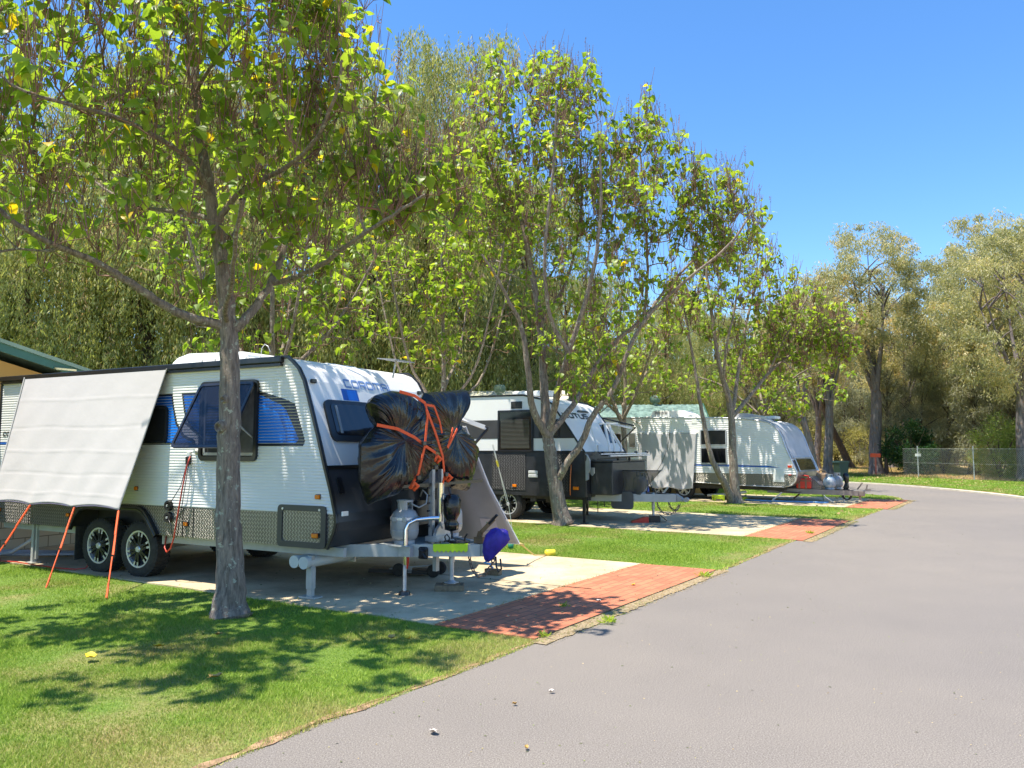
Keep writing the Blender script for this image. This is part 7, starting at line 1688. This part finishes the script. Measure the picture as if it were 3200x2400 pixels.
M['dark_shrub'] = leaf_mat('dark_shrub_leaf', [(0.0, (0.012, 0.04, 0.012)), (0.6, (0.03, 0.085, 0.02)), (1.0, (0.07, 0.15, 0.03))], 0.2, 0.4)
M['bright_shrub'] = leaf_mat('bright_shrub_leaf', [(0.0, (0.091, 0.143, 0.026)), (0.6, (0.195, 0.247, 0.058)), (1.0, (0.338, 0.351, 0.091))], 0.35, 0.5)
M['golden_shrub'] = leaf_mat('golden_shrub_leaf', [(0.0, (0.175, 0.16, 0.042)), (0.6, (0.336, 0.305, 0.084)), (1.0, (0.484, 0.408, 0.151))], 0.3, 0.6)
s = shrub('dark_shrub', 61, 3.3, 1.6, M['dark_shrub'], 9000, (0.10, 0.2)); s.children[-1]; place(s, 24.4, 47.3, 1, 0, 'dark green glossy shrub behind the left end of the chain link fence', None, 'shrub')
s = shrub('leafy_shrub', 62, 3.6, 1.5, M['bright_shrub'], 8000); place(s, 26.3, 41.6, 1, 0, 'light green shrub leaning over the fence by the right hand gum', None, 'shrub')
s = shrub('golden_bush', 63, 3.0, 1.7, M['golden_shrub'], 8000, (0.10, 0.2), 0.2); place(s, 31.0, 68.5, 1.25, 0, 'golden bush in the sun right of the tallest gum trunk', 'golden bushes at the wood edge', 'shrub')
gl = [(27.6, 70.5, 1.3, 'golden bush in the sun left of the tallest gum trunk'), (27.4, 49.0, 0.9, 'olive golden bush above the middle of the fence'), (24.0, 70.0, 1.2, 'golden bush behind the leaning trunks'), (28.2, 44.9, 0.85, 'brownish golden bush above the right part of the fence')]
for x, y, sc_, lb in gl: o = copy_tree(s); place(o, x, y, sc_, x, lb, 'golden bushes at the wood edge', 'shrub')
# far woodland: one mass nobody could count
nrr = np.random.RandomState(77); n = 150000
ang = nrr.uniform(-0.95, 0.80, n); rad_ = nrr.uniform(94, 116, n); hgt = 15.5 + 1.6 * np.sin(ang * 19) + 1.2 * np.sin(ang * 43 + 1) ; z = nrr.uniform(0, 1, n) ** 0.8 * hgt * (1 - 0.01 * (116 - rad_))
pos = np.stack([np.sin(ang) * rad_, np.cos(ang) * rad_, z], 1); d = nrr.normal(0, 1, (n, 3)); d[:, 2] -= 0.6
tone = 0.42 + 0.2 * np.sin(ang * 60 + rad_) + nrr.normal(0, .16, n)
o = leaf_mesh('far_woodland', scale_leaf(0.32), SF, pos, d, nrr.normal(0, 1, (n, 3)), nrr.uniform(0.45, 0.95, n), np.clip(tone, 0, 1), M['oak_leaf']); tag(o, 'distant olive brown woodland closing the view behind the gums', 'woodland', None, 'stuff')
w = MB(); rr = random.Random(9)
for k in range(110):
    a = rr.uniform(-0.1, 0.66); r_ = rr.uniform(80, 96); p = Vector((math.sin(a) * r_, math.cos(a) * r_, 0)); h_ = rr.uniform(5, 10); l_ = rr.uniform(-.12, .12); w.tube([p, p + Vector((l_ * h_, 0, h_))], [rr.uniform(.06, .15), 0.04], 5, cap=False)
o = w.build('thin_trunks', M['brown_bark'], smooth=True, fix=False); tag(o, 'crowd of thin bare trunks in the shade of the thicket', 'trunks', None, 'stuff')
# ------------------------------------------------------------------ GRASS
def blade_mat(name, greens, straws, lo, hi, stop_scale=0.55):
    m, n, l, b = _new(name)
    tc = n.new('ShaderNodeTexCoord'); nz = n.new('ShaderNodeTexNoise'); nz.inputs['Scale'].default_value = stop_scale; nz.inputs['Detail'].default_value = 6; nz.inputs['Roughness'].default_value = 0.62; l.new(tc.outputs['Object'], nz.inputs['Vector'])
    a = n.new('ShaderNodeAttribute'); a.attribute_name = 'tint'
    g = ramp(n, l, a.outputs['Fac'], greens); s = ramp(n, l, a.outputs['Fac'], straws)
    ad = n.new('ShaderNodeMath'); ad.operation = 'MULTIPLY_ADD'; l.new(a.outputs['Fac'], ad.inputs[0]); ad.inputs[1].default_value = 0.22; l.new(nz.outputs['Fac'], ad.inputs[2])
    k = ramp(n, l, ad.outputs[0], [(lo, (0, 0, 0)), (hi, (1, 1, 1))])
    c = mixc(n, l, k.outputs[0], g.outputs[0], s.outputs[0]); l.new(c, b.inputs['Base Color']); b.inputs['Roughness'].default_value = 0.6; b.inputs['Specular IOR Level'].default_value = 0.25
    t = n.new('ShaderNodeBsdfTranslucent'); l.new(c, t.inputs['Color']); ms = n.new('ShaderNodeMixShader'); ms.inputs[0].default_value = 0.35
    l.new(b.outputs[0], ms.inputs[1]); l.new(t.outputs[0], ms.inputs[2]); l.new(ms.outputs[0], n['Material Output'].inputs['Surface']); return m
M['blades'] = blade_mat('grass_blades', [(0.0, (0.12, 0.215, 0.02)), (0.5, (0.27, 0.41, 0.042)), (1.0, (0.47, 0.58, 0.10))], [(0.0, (0.16, 0.20, 0.035)), (0.5, (0.34, 0.31, 0.09)), (1.0, (0.55, 0.44, 0.20))], 0.61, 0.84)
M['dry_blades'] = blade_mat('dry_grass_blades', [(0.0, (0.42, 0.28, 0.12)), (0.5, (0.62, 0.46, 0.22)), (1.0, (0.78, 0.62, 0.36))], [(0.0, (0.07, 0.13, 0.02)), (0.5, (0.13, 0.22, 0.03)), (1.0, (0.28, 0.34, 0.08))], 0.60, 0.70, 0.35)
def inside(poly, x, y):
    poly = np.asarray(poly); r = np.zeros(len(x), bool); j = len(poly) - 1
    for i in range(len(poly)):
        xi, yi = poly[i]; xj, yj = poly[j]
        with np.errstate(divide='ignore', invalid='ignore'):
            c = ((yi > y) != (yj > y)) & (x < (xj - xi) * (y - yi) / (yj - yi + 1e-12) + xi)
        r ^= c; j = i
    return r
SLABS = []
for nc, fc, u, v, wb in (((-0.74, 7.53), 4.67, RU, (-0.859, 0.511), 1.10), ((4.42, 14.85), 4.6, (0.55, 0.835), (-0.835, 0.55), 1.10), ((9.5, 22.12), 4.4, (0.56, 0.828), (-0.828, 0.56), 1.10)):
    nc = Vector(nc); u = Vector(u).normalized(); v = Vector(v).normalized(); e = 0.015
    q = [nc - u * -e - v * (wb + 0.15), nc + u * (fc - e) - v * (wb + 0.11), nc + u * (fc - e) + v * 15, nc + u * e + v * 15]; SLABS.append([tuple(p) for p in q])
def grass(name, poly, bbox, n, h, wdt, m, seed, label, keep=None, straw_edge=None, z0=0.0):
    r_ = np.random.RandomState(seed); x = r_.uniform(bbox[0], bbox[2], n); y = r_.uniform(bbox[1], bbox[3], n); k = inside(poly, x, y)
    for s in SLABS: k &= ~inside(s, x, y)
    if keep is not None: k &= keep(x, y)
    x = x[k]; y = y[k]; n = len(x); hh = r_.uniform(h[0], h[1], n) * (0.8 + 0.4 * np.sin(x * 3.1) * np.sin(y * 2.7)); a = r_.uniform(0, 6.283, n); ln = r_.normal(0, 0.55, (n, 2)) * hh[:, None]; ww = r_.uniform(wdt[0], wdt[1], n) / 2
    V = np.zeros((n, 3, 3)); V[:, 0] = np.stack([x - np.cos(a) * ww, y - np.sin(a) * ww, np.full(n, z0)], 1); V[:, 1] = np.stack([x + np.cos(a) * ww, y + np.sin(a) * ww, np.full(n, z0)], 1)
    V[:, 2] = np.stack([x + ln[:, 0], y + ln[:, 1], z0 + hh], 1)
    t = r_.normal(0.5, 0.22, n); E_ = np.array(E0); dmin = np.full(n, 9.0)
    for i in range(0, len(E_), 2): dmin = np.minimum(dmin, (x - E_[i, 0]) ** 2 + (y - E_[i, 1]) ** 2)
    dmin = np.sqrt(dmin); t = np.clip(t + 0.6 * np.exp(-dmin / 0.40), 0, 1.4)
    if 'lawn' in name: V[:, 2, 2] *= np.where(dmin < 0.10, 0.4 + (r_.uniform(0, 1, n) < .3), 1)
    t = t.repeat(3)
    o = np_mesh(name, V.reshape(-1, 3), np.arange(3 * n).reshape(n, 3), m, None, t); tag(o, label, 'grass', None, 'stuff'); return o
vis = lambda x, y: (np.abs(x) < y * 0.80 + 0.6)
jedge = [(-12.7, -12)] + [(x + 0.03, y - 0.01) for x, y in near_edge if y < 27.5] + [(12.6, 30.0), (10.5, 32.3), (5, 36), (-8, 43.5), (-40, 43), (-40, -12)]
grass('lawn_grass', jedge, (-5.6, 3.0, 0.6, 8.0), 460000, (0.016, 0.040), (0.004, 0.008), M['blades'], 1, 'close cut green lawn with dry straw patches beside the asphalt', vis)
grass('lawn_grass', jedge, (-8.5, 8.0, 2.8, 13.5), 240000, (0.018, 0.042), (0.006, 0.011), M['blades'], 2, 'green lawn strip around the near tree and the slab edge', vis)
grass('lawn_grass', jedge, (-4.0, 10.5, 6.2, 18.0), 260000, (0.02, 0.045), (0.008, 0.014), M['blades'], 3, 'green lawn between the first and second slabs', lambda x, y: vis(x, y) & (y > 10.5))
grass('lawn_grass', jedge, (0.0, 17.0, 14.0, 33.0), 240000, (0.02, 0.05), (0.012, 0.025), M['blades'], 4, 'green lawn around the farthest slab', vis)
grass('verge_grass', far_lawn, (6.0, 25.0, 27.0, 52.0), 220000, (0.02, 0.06), (0.02, 0.04), M['blades'], 5, 'mown grass verge across the far road edge', vis)
grass('dry_grass', [(6, 52), (14, 50.6), (22.5, 45.0), (25.3, 40.3), (26.8, 36), (32, 36), (42, 80), (6, 80)], (6, 36, 42, 80), 300000, (0.04, 0.22), (0.03, 0.06), M['dry_blades'], 6, 'dry straw coloured grass under the gum trees', lambda x, y: vis(x, y))
# dry litter blades and weeds along the sandy edges
w = MB(); rr = random.Random(12)
for i, (x, y, s) in enumerate([(0.95, 7.62, 1.0), (2.55, 10.3, 1.0), (0.30, 7.05, 0.6), (0.55, 8.35, 0.4), (5.9, 15.4, .9)]):
    rt = empty('weed', (x, y, 0.01), 0, ['leafy green weed on the sandy strip between the bricks and the asphalt', 'weed at the far corner of the nearest brick strip', 'small weed at the near corner of the brick strip', 'tiny weed sprouting between red bricks', 'weed beside the second brick strip'][i], 'weed')
    pos = []; d = []; nn = []; sz = []; tn = []
    for k in range(int(46 * s) + 8):
        a = rr.uniform(0, 6.28); pos.append((rr.gauss(0, .035 * s), rr.gauss(0, .035 * s), rr.uniform(0, .02))); d.append((math.cos(a), math.sin(a), rr.uniform(.2, 1.4))); nn.append((rr.gauss(0, 1), rr.gauss(0, 1), 1)); sz.append(rr.uniform(.04, .09) * (0.6 + .4 * s)); tn.append(rr.uniform(.4, .9))
    leaf_mesh('leaves', scale_leaf(0.25), SF, pos, d, nn, sz, tn, M['leaf'], rt)
nrr = np.random.RandomState(14); pts = []
for nc, fc, u, v, wb in (((-0.74, 7.53), 4.67, RU, (-0.859, 0.511), 1.10), ((4.42, 14.85), 4.6, (0.55, 0.835), (-0.835, 0.55), 1.10), ((9.5, 22.12), 4.4, (0.56, 0.828), (-0.828, 0.56), 1.10)):
    u = Vector(u).normalized(); v = Vector(v).normalized()
    for k in range(1500):
        p = Vector(nc) + u * nrr.uniform(-0.1, fc) - v * (wb + nrr.uniform(0.0, 0.22)); pts.append((p.x, p.y, 0.010))
    for k in range(520):
        p = Vector(nc) + u * nrr.uniform(-0.05, fc) + v * nrr.normal(-0.01, 0.03); pts.append((p.x, p.y, 0.02))
pts = np.array(pts); k = len(pts); d = nrr.normal(0, 1, (k, 3)); d[:, 2] = np.abs(d[:, 2]) * .5
o = leaf_mesh('edge_litter', scale_leaf(0.12), SF, pts, d, nrr.normal(0, 1, (k, 3)), nrr.uniform(0.02, 0.05, k), nrr.uniform(0, 1, k), M['dry_blades']); tag(o, 'dry grass clippings and litter along the sandy edges of the brick strips', 'litter', None, 'stuff')
# grit and leaf crumbs on asphalt, brick and slab
n = 2600; x = nrr.uniform(-2, 9, n); y = nrr.uniform(4, 19, n); kk = inside(near_edge + smooth_poly(ROAD_R, 3), x, y); dist = np.abs((x + 1.62) * 0.817 - (y - 4.25) * 0.577); kk &= (nrr.uniform(0, 1, n) < np.exp(-dist / 1.1) * 0.8 + 0.05)
pos = np.stack([x[kk], y[kk], np.full(kk.sum(), 0.004)], 1); k = len(pos); d = nrr.normal(0, 1, (k, 3)); d[:, 2] *= .15; nn = np.stack([nrr.normal(0, .3, k), nrr.normal(0, .3, k), np.ones(k)], 1)
o = leaf_mesh('road_litter', scale_leaf(0.6), SF, pos, d, nn, nrr.uniform(0.010, 0.028, k), nrr.uniform(0, .5, k), M['oak_leaf']); tag(o, 'dark leaf crumbs scattered over the asphalt near the brick strips', 'litter', None, 'stuff')
x = nrr.uniform(8, 24, 1500); y = nrr.uniform(16, 46, 1500); kk = inside(far_lawn, x, y) | ((y < 32) & inside(jedge, x, y)); x = x[kk]; y = y[kk]; k = len(x)
o = leaf_mesh('scattered_leaves', LV, LF, np.stack([x, y, np.full(k, 0.045)], 1), np.stack([nrr.normal(0, 1, k), nrr.normal(0, 1, k), nrr.normal(0, .2, k)], 1), np.stack([nrr.normal(0, .4, k), nrr.normal(0, .4, k), np.ones(k)], 1), nrr.uniform(0.05, 0.11, k), nrr.uniform(0, 1, k), M['dry_blades']); tag(o, 'pale dry leaves scattered over the far verge', 'leaf litter', None, 'stuff')
x = nrr.uniform(-7, 9, 5000); y = nrr.uniform(6, 22, 5000); kk = inside(SLABS[0], x, y) | inside(SLABS[1], x, y); x = x[kk]; y = y[kk]; k = len(x)
o = leaf_mesh('slab_litter', scale_leaf(0.7), SF, np.stack([x, y, np.full(k, 0.028)], 1), np.stack([nrr.normal(0, 1, k), nrr.normal(0, 1, k), nrr.normal(0, .3, k)], 1), np.stack([nrr.normal(0, .4, k), nrr.normal(0, .4, k), np.ones(k)], 1), nrr.uniform(0.010, 0.034, k), nrr.uniform(0, .9, k), M['oak_leaf']); tag(o, 'small dry leaf crumbs scattered over the concrete and brick', 'leaf litter', None, 'stuff')
n = 5200; x = nrr.uniform(-3, 16, n); y = nrr.uniform(3.4, 24, n); kk = inside(near_edge + smooth_poly(ROAD_R, 3), x, y); x = x[kk]; y = y[kk]; k = len(x)
o = leaf_mesh('pale_grit', scale_leaf(0.8), SF, np.stack([x, y, np.full(k, 0.004)], 1), np.stack([nrr.normal(0, 1, k), nrr.normal(0, 1, k), nrr.normal(0, .15, k)], 1), np.stack([nrr.normal(0, .3, k), nrr.normal(0, .3, k), np.ones(k)], 1), nrr.uniform(0.006, 0.016, k), nrr.uniform(0.2, 1, k), M['dry_blades']); tag(o, 'pale grit chips on the asphalt', 'grit', None, 'stuff')
w = MB()
for (a, b2) in (((-1.35, 10.62), (0.39, 9.66)), ((0.39, 9.66), (0.95, 9.36))):
    pl = jitter_line([a, b2], 0.08, 0.01, 4)
    for p, q in zip(pl, pl[1:]): w.bar((p[0], p[1], 0.0225), (q[0], q[1], 0.0225), 0.016, 0.003)
tag(w.build('slab_joint', M['joint']), kind='structure')
